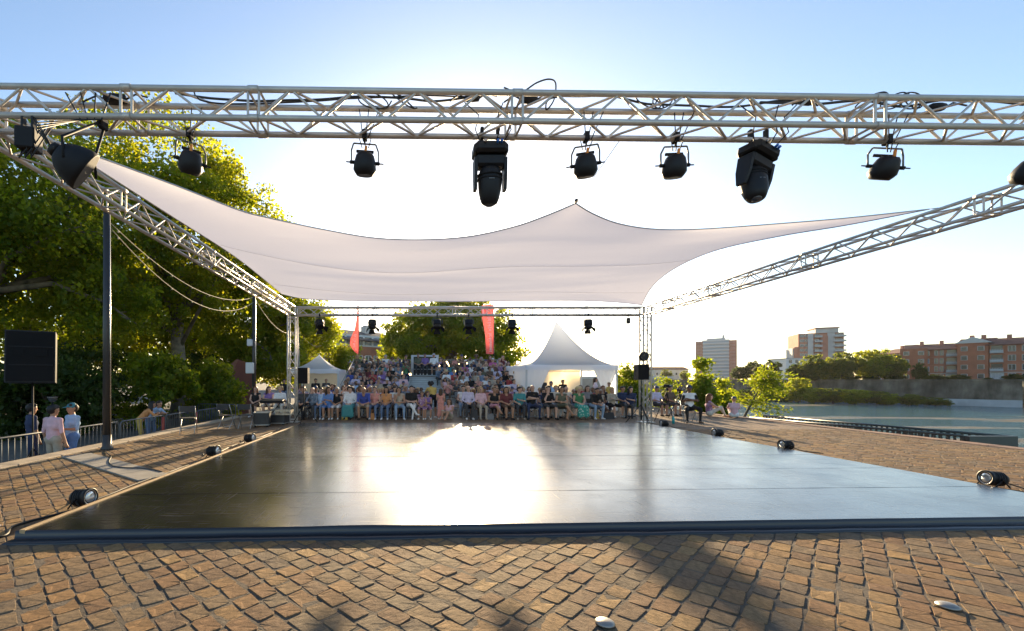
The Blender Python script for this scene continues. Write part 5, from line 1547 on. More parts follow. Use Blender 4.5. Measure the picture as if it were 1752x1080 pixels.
# --- camera tripods right of the tower
def tripod(label, x, y, h, rz):
    root = empty('camera_tripod', (x, y, 0), label=label, cat='tripod', group='video cameras on tripods')
    M = Matrix.Rotation(R(rz), 3, 'Z')
    for k in range(3):
        a = R(20 + 120 * k + rz)
        m = MB(); e = Vector((x + .42 * math.cos(a), y + .42 * math.sin(a), .01)); t_ = Vector((x, y, h * .86)); m.path([t_, t_.lerp(e, .5), e], [.02, .016, .011], 8); m.build('leg', M_CANB, root)
    m = MB(); m.tube((x, y, h * .5), (x, y, h * .95), .018, .018, 8); m.lathe([(0, .05), (.05, .055), (.09, .03)], (x, y, h * .9), (0, 0, 1), 12); m.build('head', M_CANB, root)
    c = Vector((x, y, h + .03)); m = MB(); m.box(c, (.11, .26, .12), rot=M, bev=.015); cb = m.build('camera', M_CAN, root)
    m = MB(); m.lathe([(.0, .04), (.12, .045), (.14, .04)], c + M @ Vector((0, -.12, 0)), M @ Vector((0, -1, 0)), 14); sub(m, 'lens', M_LENSD, cb, root.location)
    m = MB(); m.path([c + M @ Vector((-.05, .05, .05)), c + M @ Vector((0, .03, .12)), c + M @ Vector((.0, -.1, .12))], .012, 6); sub(m, 'handle', M_CANB, cb, root.location)
    m = MB(); m.tube((x, y, h * .92), Vector((x, y, h * .80)) + M @ Vector((.1, .4, 0)), .008, .008, 6); m.build('pan_bar', M_CANB, root)
tripod('video camera on tripod nearest the truss tower', X_at(1141, 16.8), 16.8, P(0, 662, 16.8).z, 10)
tripod('video camera on tripod just left of the seated guard', X_at(1163, 18.2), 18.2, P(0, 668, 18.2).z, 0)

# --- ramp railing beside the river
M_RAILD = mat('ramp_railing_paint', (.045, .055, .055), .45)
def ramp_rail(label, x, ya, yb, za, zb, h):
    root = empty('ramp_railing', (x, ya, min(za, zb) - h), label=label, cat='railing', group='ramp railings at the river')
    m = MB(); m.path([(x, ya, za), (x, yb, zb)], .035, 8); m.build('top_rail', M_RAILD, root)
    m = MB(); m.path([(x, ya, za - h), (x, yb, zb - h)], .03, 8); m.build('bottom_rail', M_RAILD, root)
    n = int(abs(yb - ya) / .16)
    for i in range(n + 1):
        f_ = i / n; y = ya + (yb - ya) * f_; z = za + (zb - za) * f_
        m = MB(); m.box((x, y, z - h / 2), (.022, .05 if i % 8 else .09, h)); m.build('baluster', M_RAILD, root)
ramp_rail('dark ramp railing along the quay edge, nearer of the two', PLX1 + .08, 11.3, 18.4, .15, .02, .40)
ramp_rail('dark ramp railing on the river side, farther of the two', PLX1 + 1.3, 11.3, 19.2, .13, .04, .85)
m = MB(); m.box((PLX1 + .70, 11.2, -.18), (1.25, .10, .68)); tag(m.build('ramp_end_panel', M_RAILD), 'dark solid panel closing the near end of the ramp railings', 'panel')
m = MB(); m.prism([(PLX1 + .01, 10.8, -1.6), (PLX1 + 1.8, 10.8, -1.6), (PLX1 + 1.8, 17.0, -2.4), (PLX1 + .01, 17.0, -2.4)][::1], (0, 0, -.15)); tag(m.build('ramp', M_KERB), kind='structure')

# --- feather flags
M_FLAG = mat('red_flag_cloth', (.62, .075, .075), .7, trans=.5, tcol=(.55, .11, .11))
M_FLAGW = mat('white_flag_print', (.85, .82, .80), .7, trans=.5, tcol=(.9, .85, .8))
def flag(label, px, Y, py_bot, py_top, outline, marks):
    x = X_at(px, Y); zb = P(0, py_bot, Y).z; zt = P(0, py_top, Y).z
    root = empty('feather_flag', (x, Y, 0.0), label=label, cat='flag', group='red feather flags')
    m = MB(); m.path([(x, Y, 0), (x, Y, zb + (zt - zb) * .7), (x - .04, Y, zt)], [.03, .02, .01], 8); m.build('pole', M_POST, root)
    n = 24; rows = []
    for i in range(n + 1):
        f_ = i / n; wl = np.interp(f_, [o[0] for o in outline], [o[1] for o in outline]); z = zb + (zt - zb) * f_
        rows.append([(x - .02 - wl * q, Y - .02 + .09 * math.sin(5 * f_ + 2.5 * q) * q, z) for q in (0, .25, .5, .75, 1)])
    m = MB(); m.grid(rows); m.build('cloth', M_FLAG, root)
    k = MB()
    for (f0, f1, u0, u1) in marks:
        def pt(f_, q):
            wl = np.interp(f_, [o[0] for o in outline], [o[1] for o in outline])
            return (x - .02 - wl * q, Y - .035 + .09 * math.sin(5 * f_ + 2.5 * q) * q, zb + (zt - zb) * f_)
        k.add([pt(f0, u0), pt(f0, u1), pt(f1, u1), pt(f1, u0)], [(0, 1, 2, 3)])
    tag(k.build('white_print', M_FLAGW, root), kind='stuff')
rd = random.Random(4)
mk = []
f0 = .07
while f0 < .36:
    w_ = rd.uniform(.012, .022); mk.append((f0, f0 + w_, .38, rd.uniform(.55, .68)))
    if rd.random() < .6: mk.append((f0 + w_, f0 + w_ + .012, .38 if rd.random() < .5 else .52, .58))
    f0 += w_ + .014
flag('red feather flag with white lettering left of the bleachers', 614, 30.5, 606, 516, [(0, .1), (.06, .35), (.18, .62), (.30, .55), (.45, .28), (.7, .12), (1, .08)], mk)
mk = []; f0 = .05
while f0 < .42:
    w_ = rd.uniform(.012, .02); mk.append((f0, f0 + w_, .22, rd.uniform(.45, .6)))
    if rd.random() < .5: mk.append((f0 + w_, f0 + w_ + .01, .3, .42))
    f0 += w_ + .012
for j in range(6):
    mk.append((.47 + j * .05, .505 + j * .05, .25, .5 + .1 * (j % 2)))
mk.append((.80, .98, .5, .98))
flag('tall red banner with white lettering and emblem at the top of the bleachers', 845, 30.5, 606, 522, [(0, .52), (.4, .62), (.75, .82), (.95, .85), (1, .8)], mk)

# --- tents
M_TENT = mat('white_tent_pvc', (.86, .87, .90), .5, trans=.68, tcol=(.88, .92, .98))
M_TENTW = mat('tent_back_wall', (.72, .62, .46), .7, trans=.55, tcol=(.85, .70, .48))
def pagoda(name, label, x0, x1, y0, y1, eave, peak, val, back, curtains=True, sides='l'):
    cx_, cy_ = (x0 + x1) / 2, (y0 + y1) / 2
    root = empty(name, (cx_, cy_, 0), label=label, cat='tent', group='white pagoda tents')
    n = 16; ring = []
    def prof(t): return eave + (peak - eave) * (t ** 1.75 if True else t)
    rows = []
    per = []
    for a, b in (((x0, y0), (x1, y0)), ((x1, y0), (x1, y1)), ((x1, y1), (x0, y1)), ((x0, y1), (x0, y0))):
        for i in range(8): per.append((a[0] + (b[0] - a[0]) * i / 8, a[1] + (b[1] - a[1]) * i / 8))
    per.append(per[0])
    for i in range(n + 1):
        t = i / n; rows.append([(cx_ + (px_ - cx_) * (1 - t) + 0, cy_ + (py_ - cy_) * (1 - t), prof(t)) for px_, py_ in per])
    m = MB(); m.grid(rows); r_ = m.build('roof', M_TENT, root)
    m = MB(); m.tube((cx_, cy_, peak - .1), (cx_, cy_, peak + .06), .03, .01, 8); sub(m, 'finial', M_TENT, r_, root.location)
    m = MB(); o = .012
    pv = [(cx_ + (px_ - cx_) * 1.004, cy_ + (py_ - cy_) * 1.004) for px_, py_ in per]
    m.grid([[(a, b, eave - val + .015 * math.sin(i * 2.1)) for i, (a, b) in enumerate(pv)], [(a, b, eave + .01) for a, b in pv]], smooth=False); m.build('valance', M_TENT, root)
    for (a, b) in ((x0, y0), (x1, y0), (x1, y1), (x0, y1)):
        m = MB(); m.box((a + (.05 if a == x0 else -.05), b + (.05 if b == y0 else -.05), eave / 2), (.08, .08, eave)); m.build('post', M_FRAME, root)
    for (a0, a1, mat_) in back:
        m = MB(); k = int(abs(a1 - a0) * 4) + 2
        rows = [[(a0 + (a1 - a0) * i / k, y1 - .08 + .02 * math.sin(i * 1.7), z) for i in range(k + 1)] for z in (.05, eave - .05)]
        m.grid(rows[::1]); m.build('back_wall', mat_, root)
    for sd in sides:
        xx = x0 + .04 if sd == 'l' else x1 - .04
        m = MB(); k = 16; m.grid([[(xx + .02 * math.sin(i * 1.9), y0 + .15 + (y1 - y0 - .2) * i / k, z) for i in range(k + 1)] for z in (.05, eave - .05)]); m.build('side_wall', M_TENT, root)
    if curtains:
        for (xx, sg) in ((x0 + .08, 1), (x1 - .08, -1)):
            rows = []
            for j in range(13):
                f_ = j / 12; z = (eave - .1) * (1 - f_) + .05
                wd_ = .95 * (1 - f_) ** 1.2 + .35
                if f_ > .55: wd_ = .95 * .45 ** 1.2 + .35
                rows.append([(xx + sg * wd_ * q / 12, y0 + .06 + .035 * math.sin(q * 2.3), z) for q in range(13)])
            m = MB(); m.grid(rows); m.build('curtain', M_TENT, root)
    return root
pagoda('pagoda_tent', 'large white pagoda tent with pointed roof right of the bleachers', 6.05, 10.95, 23.0, 27.9, 2.42, P(0, 549, 25.4).z, .26, [(7.6, 10.8, M_TENTW)], True, 'l')
m = MB(); 
pagoda('gazebo_tent', 'small white tent with low peaked roof left of the bleachers', -7.45, -4.45, 26.2, 29.2, 2.28, P(0, 607, 27.7).z, .26, [(-7.4, -4.5, M_TENTW)], False, 'r')

# --- cables on the ground
def floor_cable(label, pts, seed, r=.011):
    cp = catmull(pts, 80); m = MB(); m.path([p + Vector((mnoise.noise((p.y * 1.7, seed, 0)) * .05, mnoise.noise((p.x * 1.9, seed, 5)) * .05, 0)) for p in cp], r, 6)
    tag(m.build('floor_cable', M_RUBBER), label, 'cable', 'cables lying on the paving')
zc = .027
floor_cable('black cable running along the wooden edge batten left of the stage', [(-4.12, 5.2, zc), (-4.2, 6.6, zc), (-4.15, 8.5, zc), (-4.3, 10.5, zc), (-4.2, 12.5, zc), (-4.35, 14.6, zc)], 1)
floor_cable('black cable looping at the front left corner of the dance floor', [(-4.1, 5.2, zc), (-4.3, 4.7, zc), (-4.15, 4.35, zc), (-4.5, 4.1, zc), (-4.9, 4.4, zc), (-5.6, 4.3, zc)], 2, .013)
floor_cable('black cable lying across the pale slabs towards the lamp post', [(-4.3, 7.4, zc + .012), (-4.8, 7.7, zc + .012), (-5.5, 7.9, zc + .012), (-6.2, 8.9, zc + .012), (-6.9, 9.7, zc)], 3)
floor_cable('black cable running along the right skirt of the dance floor', [(8.45, 5.6, zc), (8.5, 7.5, zc), (8.42, 9.6, zc), (8.5, 12, zc), (8.45, 14.0, zc), (8.7, 15.8, .012)], 4)
# ------------------------------------------------------------------ people
# slots: 0 skin, 1 torso, 2 upper sleeve, 3 forearm, 4 hips/thigh, 5 calf, 6 foot, 7 neckline, 8 eye/brow
SK, TO, US, FA, TH, CA, FO, NE, EY = range(9)
M_DUMMY = mat('skin_a', (.52, .30, .20), .55)

def capsule(mb, a, b, ra, rb, n=10):
    a, b = Vector(a), Vector(b); d = b - a
    L_ = d.length
    if L_ < 1e-5: d = Vector((0, 0, 1)); L_ = 1e-5
    d = d.normalized()
    prof = []
    for k in range(5):
        t = math.pi / 2 * (1 - k / 4); prof.append((-ra * math.sin(t), max(ra * math.cos(t), 1e-4)))
    for k in range(5):
        t = math.pi / 2 * (k / 4); prof.append((L_ + rb * math.sin(t), max(rb * math.cos(t), 1e-4)))
    mb.lathe(prof, a, d, n)

def voxel_body(caps, name, voxel=.017, ratio=.16, classify=True):
    """caps: list of (a, b, ra, rb, slot or function(t)->slot). One continuous surface, region by nearest capsule"""
    mb = MB()
    for c in caps: capsule(mb, c[0], c[1], c[2], c[3])
    me = mb.mesh('tmp', M_DUMMY); ob = bpy.data.objects.new('tmp', me); COL.objects.link(ob)
    md = ob.modifiers.new('r', 'REMESH'); md.mode = 'VOXEL'; md.voxel_size = voxel
    sm = ob.modifiers.new('s', 'SMOOTH'); sm.iterations = 3; sm.factor = .5
    dc = ob.modifiers.new('d', 'DECIMATE'); dc.ratio = ratio
    dg = bpy.context.evaluated_depsgraph_get(); dg.update()
    out = bpy.data.meshes.new_from_object(ob.evaluated_get(dg))
    bpy.data.objects.remove(ob); bpy.data.meshes.remove(me)
    out.name = name
    n = len(out.polygons)
    out.polygons.foreach_set('use_smooth', np.ones(n, dtype=bool))
    out.materials.clear()
    if classify:
        for k in range(9): out.materials.append(M_DUMMY)
        cen = np.zeros(n * 3, dtype=np.float32); out.polygons.foreach_get('center', cen); cen = cen.reshape(-1, 3)
        best = np.full(n, 1e9); idx = np.zeros(n, dtype=int); tt = np.zeros(n)
        for i, c in enumerate(caps):
            a = np.array(c[0]); d = np.array(c[1]) - a; L2 = max(float(d @ d), 1e-9)
            t = np.clip((cen - a) @ d / L2, 0, 1)
            dist = np.linalg.norm(cen - (a + t[:, None] * d), axis=1) - (c[2] + (c[3] - c[2]) * t)
            m = dist < best; best[m] = dist[m]; idx[m] = i; tt[m] = t[m]
        sl = np.zeros(n, dtype=np.int32)
        for i in range(n):
            s_ = caps[idx[i]][4]; sl[i] = s_(tt[i]) if callable(s_) else s_
        out.polygons.foreach_set('material_index', sl)
    else:
        out.materials.append(M_DUMMY)
    out.update()
    return out

def hand_caps(w, fw, side, inn):
    """palm, four unequal curled fingers, thumb off the side of the palm. fw finger direction, side across, inn curl direction"""
    w, fw, side, inn = Vector(w), Vector(fw).normalized(), Vector(side).normalized(), Vector(inn).normalized()
    c = [(w, w + fw * .075, .027, .034, SK)]
    for k, ln in enumerate((.066, .076, .070, .054)):
        o = w + fw * .085 + side * (-.032 + .021 * k)
        m = o + (fw * .8 + inn * .4).normalized() * ln * .55; e = m + (fw * .35 + inn * .8).normalized() * ln * .5
        c += [(o, m, .0105, .0095, SK), (m, e, .0095, .008, SK)]
    o = w + fw * .02 - side * .034; m = o + (fw * .6 - side * .6 + inn * .3).normalized() * .04
    c += [(o, m, .013, .011, SK), (m, m + (fw * .9 + inn * .4).normalized() * .03, .011, .009, SK)]
    return c

def head_caps(hc, fwd=(0, -1, 0), up=(0, 0, 1)):
    hc, f, u = Vector(hc), Vector(fwd).normalized(), Vector(up).normalized(); s = f.cross(u).normalized(); u = s.cross(f)
    p = lambda a, b, c: hc + s * a + f * b + u * c
    caps = [(p(0, -.012, .025), p(0, .018, .028), .088, .082, SK), (p(0, .02, -.03), p(0, .045, -.085), .062, .036, SK),
            (p(-.028, .03, -.06), p(.028, .03, -.06), .04, .04, SK),
            (p(0, .088, .012), p(0, .106, -.026), .010, .016, SK),
            (p(-.082, -.005, -.005), p(-.082, -.01, .028), .013, .016, SK), (p(.082, -.005, -.005), p(.082, -.01, .028), .013, .016, SK),
            (p(-.034, .083, .012), p(-.026, .085, .012), .013, .013, EY), (p(.034, .083, .012), p(.026, .085, .012), .013, .013, EY),
            (p(-.02, .078, -.062), p(.02, .078, -.062), .009, .009, SK)]
    return caps

def body(pose, name, voxel=.017, ratio=.16):
    """pose: dict of joints"""
    J = {k: Vector(v) for k, v in pose.items() if isinstance(v, tuple)}
    caps = []
    pel, ch, nk, hd = J['pelvis'], J['chest'], J['neck'], J['head']
    sx = Vector(pose.get('side', (1, 0, 0))).normalized()
    fwd = Vector(pose.get('face', (0, -1, 0))); fat = pose.get('fat', 1.0)
    caps += [(pel - sx * .08, pel + sx * .08, .118 * fat, .118 * fat, TH)]
    wa = pel.lerp(ch, .45)
    caps += [(pel.lerp(ch, .16), wa, .125 * fat, .118 * fat, TO), (wa - sx * .045, wa + sx * .045, .105 * fat, .105 * fat, TO)]
    caps += [(ch - sx * .075, ch + sx * .075, .118, .118, TO), (wa, ch, .12 * fat, .12, TO)]
    sh = ch.lerp(nk, .55)
    caps += [(J['shL'], J['shR'], .062, .062, TO), (sh - sx * .06, sh + sx * .06, .085, .085, TO)]
    caps += [(nk - Vector((0, 0, .035)), nk + Vector((0, 0, .0)), .062, .056, NE), (nk, hd - Vector((0, 0, .06)), .052, .05, SK)]
    caps += [(nk + fwd * .055 - Vector((0, 0, .07)), nk + fwd * .045 - Vector((0, 0, .045)), .045, .04, NE)]
    caps += head_caps(hd, fwd, pose.get('hup', (0, 0, 1)))
    for s in 'LR':
        a, e, w = J['sh' + s], J['el' + s], J['wr' + s]
        caps += [(a, e, .052, .042, lambda t: US), (e, w, .041, .028, FA)]
        fw = (w - e).normalized() if ('hd' + s) not in J else (J['hd' + s] - w).normalized()
        inn = Vector(pose.get('in' + s, (0, 0, -1)))
        sd = fw.cross(inn)
        caps += hand_caps(w, fw, sd if sd.length > .1 else Vector((1, 0, 0)), inn)
        h, k, an, to = J['hip' + s], J['kn' + s], J['an' + s], J['to' + s]
        caps += [(h, k, .088 * fat, .062, TH), (k, an, .060, .036, CA), (k.lerp(an, .25), k.lerp(an, .45), .058, .052, CA)]
        hl = an + (an - to).normalized() * .04; hl.z = to.z
        caps += [(an, an + Vector((0, 0, -.03)), .036, .038, FO), (hl + Vector((0, 0, .012)), to + Vector((0, 0, .008)), .038, .032, FO)]
    if pose.get('skirt'):
        z1 = pose['skirt']; kl, kr = J['knL'], J['knR']
        for k in range(6):
            f = k / 5; a = J['hipL'].lerp(J['hipR'], f); b = kl.lerp(kr, f)
            caps.append((a, b, .09, .085, TH))
            e = J['anL'].lerp(J['anR'], f); e2 = b.lerp(e, z1) + Vector(((f - .5) * .1, -.01, 0))
            caps.append((b, e2, .085, .07, CA))
    return voxel_body(caps, name, voxel, ratio)

def seat(**kw):
    p = dict(pelvis=(0, 0, .545), chest=(0, .05, .86), neck=(0, .045, 1.06), head=(0, .02, 1.21), shL=(-.175, .05, 1.0), shR=(.175, .05, 1.0),
             elL=(-.235, -.03, .74), elR=(.235, -.03, .74), wrL=(-.085, -.235, .665), wrR=(.085, -.235, .665), hipL=(-.095, 0, .535), hipR=(.095, 0, .535),
             knL=(-.125, -.42, .515), knR=(.125, -.42, .515), anL=(-.12, -.40, .085), anR=(.12, -.40, .085), toL=(-.135, -.55, .035), toR=(.135, -.55, .035))
    p.update(kw); return p
def stand(**kw):
    p = dict(pelvis=(0, 0, .97), chest=(0, .01, 1.28), neck=(0, .02, 1.48), head=(0, .0, 1.63), shL=(-.19, .015, 1.42), shR=(.19, .015, 1.42),
             elL=(-.25, .02, 1.14), elR=(.25, .02, 1.14), wrL=(-.26, -.05, .89), wrR=(.26, -.05, .89), hipL=(-.09, 0, .95), hipR=(.09, 0, .95),
             knL=(-.105, -.02, .51), knR=(.105, -.02, .51), anL=(-.11, .02, .085), anR=(.11, .02, .085), toL=(-.135, -.13, .035), toR=(.135, -.13, .035),
             inL=(.6, -.5, 0), inR=(-.6, -.5, 0))
    p.update(kw); return p
POSE = {
 'lap': seat(),
 'lean': seat(chest=(0, -.09, .84), neck=(0, -.18, 1.01), head=(0, -.25, 1.14), shL=(-.175, -.14, .965), shR=(.175, -.14, .965), elL=(-.21, -.30, .66), elR=(.21, -.30, .66), wrL=(-.05, -.47, .62), wrR=(.05, -.47, .62), knL=(-.16, -.42, .52), knR=(.16, -.42, .52), anL=(-.15, -.36, .085), anR=(.15, -.36, .085), toL=(-.17, -.5, .035), toR=(.17, -.5, .035)),
 'crossleg': seat(elL=(-.24, .0, .74), elR=(.22, -.06, .72), wrL=(.02, -.20, .70), wrR=(-.06, -.22, .71), inL=(0, 0, -1), inR=(0, 0, -1), knL=(-.04, -.43, .60), anL=(.17, -.52, .25), toL=(.25, -.64, .22), knR=(.08, -.42, .51), anR=(.02, -.38, .085), toR=(.0, -.53, .035)),
 'armscross': seat(chest=(0, .06, .86), neck=(0, .06, 1.06), elL=(-.26, -.05, .78), elR=(.26, -.05, .78), wrL=(.08, -.165, .80), wrR=(-.08, -.15, .845), inL=(0, .5, .5), inR=(0, .5, -.5), knL=(-.22, -.40, .51), knR=(.22, -.40, .51), anL=(-.22, -.44, .085), anR=(.22, -.36, .085), toL=(-.28, -.58, .035), toR=(.26, -.5, .035)),
 'chin': seat(elL=(-.20, -.2, .74), wrL=(-.06, -.13, 1.04), hdL=(-.03, -.09, 1.1), inL=(.4, .6, 0), elR=(.21, -.12, .70), wrR=(-.08, -.2, .70), inR=(0, 0, -1), knL=(-.16, -.42, .51), knR=(.16, -.42, .51), anL=(-.14, -.40, .085), anR=(.16, -.42, .085), toL=(-.17, -.55, .035), toR=(.19, -.57, .035), head=(-.02, .0, 1.2)),
 'skirt': seat(skirt=.78),
 'turn': seat(face=(.75, -.65, 0), elR=(.20, -.14, .75), wrR=(-.02, -.27, .80), inR=(0, 0, 1)),
 'shade': seat(elL=(-.26, -.16, .98), wrL=(-.10, -.15, 1.20), hdL=(-.02, -.13, 1.26), inL=(.3, .8, 0), wrR=(.02, -.22, .66), head=(0, .0, 1.2)),
 'clap': seat(elL=(-.22, -.14, .80), elR=(.22, -.14, .80), wrL=(-.04, -.27, .95), wrR=(.04, -.27, .95), inL=(1, 0, 0), inR=(-1, 0, 0), face=(-.3, -.95, 0)),
 'phone': seat(elL=(-.22, -.06, .76), elR=(.22, -.1, .76), wrL=(-.05, -.24, .86), wrR=(.05, -.25, .88), face=(.15, -.9, -.35), head=(0, -.02, 1.19), chest=(0, .02, .85)),
 'slump': seat(chest=(-.04, .12, .83), neck=(-.06, .14, 1.02), head=(-.10, .11, 1.16), shL=(-.22, .13, .94), shR=(.12, .13, .98), elL=(-.3, .0, .70), wrL=(-.16, -.2, .64), face=(-.5, -.85, 0), knL=(-.2, -.43, .5), anL=(-.2, -.5, .085), toL=(-.24, -.64, .035)),
 'stand': stand(),
 'standbent': stand(elR=(.25, -.03, 1.15), wrR=(.14, -.24, 1.17), inR=(-.6, 0, .6), knR=(.12, -.07, .51), anR=(.15, -.02, .085), toR=(.2, -.16, .035)),
 'leanrail': stand(pelvis=(0, .14, .93), chest=(0, -.08, 1.18), neck=(0, -.2, 1.33), head=(0, -.27, 1.46), shL=(-.18, -.14, 1.27), shR=(.18, -.14, 1.27), elL=(-.26, -.32, 1.10), elR=(.24, -.32, 1.10), wrL=(-.06, -.44, 1.13), wrR=(.0, -.42, 1.17), hipL=(-.09, .14, .92), hipR=(.09, .14, .92), knL=(-.1, .1, .5), knR=(.1, .06, .5), anL=(-.1, .12, .085), anR=(.1, .1, .085), toL=(-.11, -.03, .035), toR=(.12, -.05, .035), inL=(0, 0, -1), inR=(0, 0, -1)),
 'dress': stand(skirt=.6, knL=(-.1, -.02, .5), knR=(.1, -.02, .5), elL=(-.22, -.02, 1.15), elR=(.22, -.02, 1.15), wrL=(-.16, -.16, 1.02), wrR=(.16, -.16, 1.02)),
 'ground': dict(pelvis=(0, 0, .13), chest=(0, .03, .44), neck=(0, .02, .62), head=(0, -.01, .77), shL=(-.165, .03, .57), shR=(.165, .03, .57), elL=(-.22, -.16, .40), elR=(.22, -.16, .40), wrL=(-.08, -.34, .36), wrR=(.08, -.34, .36), hipL=(-.09, 0, .13), hipR=(.09, 0, .13),
     knL=(-.12, -.36, .38), knR=(.14, -.38, .36), anL=(-.08, -.50, .07), anR=(.1, -.56, .07), toL=(-.09, -.64, .03), toR=(.12, -.70, .03)),
}
BODY = {k: body(v, 'person_' + k) for k, v in POSE.items()}
# hair and hats, modelled about the head centre, facing -Y
def hairmesh(kind):
    c = []
    if kind in ('short', 'long', 'curly', 'bun', 'fringe', 'bob'):
        if kind != 'fringe':
            c += [((0, .03, .045), (0, .0, .062), .094, .086, 0), ((0, .05, .0), (0, .055, .03), .078, .082, 0), ((-.05, -.05, .085), (.05, -.05, .085), .032, .032, 0)]
        else:
            c += [((-.075, .02, .0), (0, .085, -.01), .03, .035, 0), ((.075, .02, .0), (0, .085, -.01), .03, .035, 0)]
    if kind == 'long':
        for s in (-1, 1): c += [((s * .075, .02, .03), (s * .085, .03, -.17), .036, .04, 0)]
        c += [((0, .07, .02), (0, .09, -.24), .075, .06, 0), ((-.05, .07, .0), (-.07, .08, -.22), .05, .045, 0), ((.05, .07, .0), (.07, .08, -.22), .05, .045, 0)]
    if kind == 'bob':
        for s in (-1, 1): c += [((s * .08, .01, .03), (s * .088, .015, -.08), .036, .036, 0)]
        c += [((-.04, .07, .0), (.04, .07, -.07), .065, .065, 0)]
    if kind == 'curly':
        rd = random.Random(2)
        for k in range(34):
            a = rd.uniform(0, 6.28); b = rd.uniform(-.55, 1.0)
            p = Vector((math.cos(a) * math.cos(b) * .115, .03 + math.sin(a) * math.cos(b) * .105, .04 + math.sin(b) * .10))
            if p.y < -.045 and p.z < .07: continue
            c.append((p, p * 1.02, .036, .036, 0))
    if kind == 'bun': c += [((0, .10, .09), (0, .12, .10), .045, .04, 0)]
    if kind == 'cap':
        c += [((0, .0, .06), (0, .01, .072), .094, .085, 0), ((-.06, -.09, .055), (.06, -.09, .055), .012, .012, 0), ((-.05, -.13, .045), (.05, -.13, .045), .012, .012, 0), ((-.04, -.16, .04), (.04, -.16, .04), .012, .012, 0), ((0, -.08, .06), (0, -.15, .045), .016, .014, 0)]
    if kind == 'hat':
        c += [((0, .0, .07), (0, .0, .11), .095, .08, 0)]
        for k in range(14):
            a = 6.283 * k / 14; c.append(((math.cos(a) * .09, math.sin(a) * .09, .065), (math.cos(a) * .18, math.sin(a) * .18, .05), .012, .011, 0))
    return voxel_body(c, 'hair_' + kind, .013, .3, False)
HAIR = {k: hairmesh(k) for k in ('short', 'long', 'curly', 'bun', 'fringe', 'bob', 'cap', 'hat')}

SKIN = {'fair': mat('skin_fair', (.56, .33, .235), .5, spec=.35), 'tan': mat('skin_tan', (.42, .225, .14), .5, spec=.35), 'brown': mat('skin_brown', (.20, .10, .06), .5, spec=.35)}
M_EYE = mat('eye_brow', (.06, .035, .025), .5)
CLO = {'black': (.02, .02, .022), 'navy': (.03, .045, .11), 'royal': (.035, .07, .40), 'blue': (.08, .22, .55), 'sky': (.30, .48, .72), 'denim': (.10, .17, .31), 'lightdenim': (.22, .34, .50), 'teal': (.03, .26, .27),
       'green': (.05, .22, .08), 'olive': (.12, .125, .075), 'mint': (.35, .55, .46), 'white': (.74, .73, .72), 'cream': (.62, .55, .44), 'beige': (.45, .36, .26), 'grey': (.22, .22, .23), 'charcoal': (.06, .06, .065),
       'lavender': (.55, .48, .66), 'pink': (.70, .40, .45), 'coral': (.70, .24, .18), 'magenta': (.55, .07, .30), 'red': (.48, .04, .04), 'burgundy': (.16, .03, .035), 'orange': (.68, .25, .04), 'mustard': (.60, .38, .03), 'brown': (.15, .09, .055), 'violet': (.20, .10, .36)}
HAIRC = {'black': (.012, .010, .010), 'darkbrown': (.03, .018, .012), 'brown': (.075, .04, .022), 'auburn': (.17, .06, .025), 'blond': (.40, .26, .11), 'grey': (.30, .29, .28), 'white': (.62, .61, .60), 'straw': (.55, .42, .22), 'navy': (.03, .045, .11), 'red': (.45, .04, .04), 'teal': (.05, .2, .24)}
for _k in list(CLO):
    _g = sum(CLO[_k]) / 3; CLO[_k] = tuple(v * .78 + _g * .22 for v in CLO[_k])
def cm(c): return mat('cloth_' + c, CLO[c], .85, spec=.2, vary=.12, vscale=14)
def hm(c): return mat('hair_' + c, HAIRC[c], .55, spec=.4, bump=.4, bscale=70)
CLO['floral'] = (.30, .16, .28); CLO['tealfloral'] = (.05, .30, .24); CLO['pinkfloral'] = (.55, .22, .30); CLO['stripe'] = (.14, .19, .26)
def pattern_mat(c, c2, sc):
    m = mat('cloth_' + c, CLO[c], .85, spec=.2)
    N, L = m.node_tree.nodes, m.node_tree.links; b = N['Principled BSDF']
    tc = N.new('ShaderNodeTexCoord'); vo = N.new('ShaderNodeTexVoronoi'); vo.inputs['Scale'].default_value = sc; L.new(tc.outputs['Object'], vo.inputs['Vector'])
    cr = N.new('ShaderNodeValToRGB'); cr.color_ramp.elements[0].color = (*c2, 1); cr.color_ramp.elements[0].position = .25; cr.color_ramp.elements[1].color = (*CLO[c], 1); cr.color_ramp.elements[1].position = .4
    L.new(vo.outputs['Distance'], cr.inputs[0]); L.new(cr.outputs[0], b.inputs['Base Color'])
pattern_mat('floral', (.65, .5, .55), 16); pattern_mat('tealfloral', (.5, .62, .55), 14); pattern_mat('pinkfloral', (.7, .62, .6), 15); pattern_mat('stripe', (.3, .35, .42), 20)
WORDS = {'royal': 'royal blue', 'sky': 'pale blue', 'lightdenim': 'light denim', 'floral': 'flowered', 'tealfloral': 'teal flowered', 'pinkfloral': 'pink flowered', 'stripe': 'blue-grey patterned', 'charcoal': 'charcoal', 'darkbrown': 'dark brown'}
W_ = lambda c: WORDS.get(c, c)

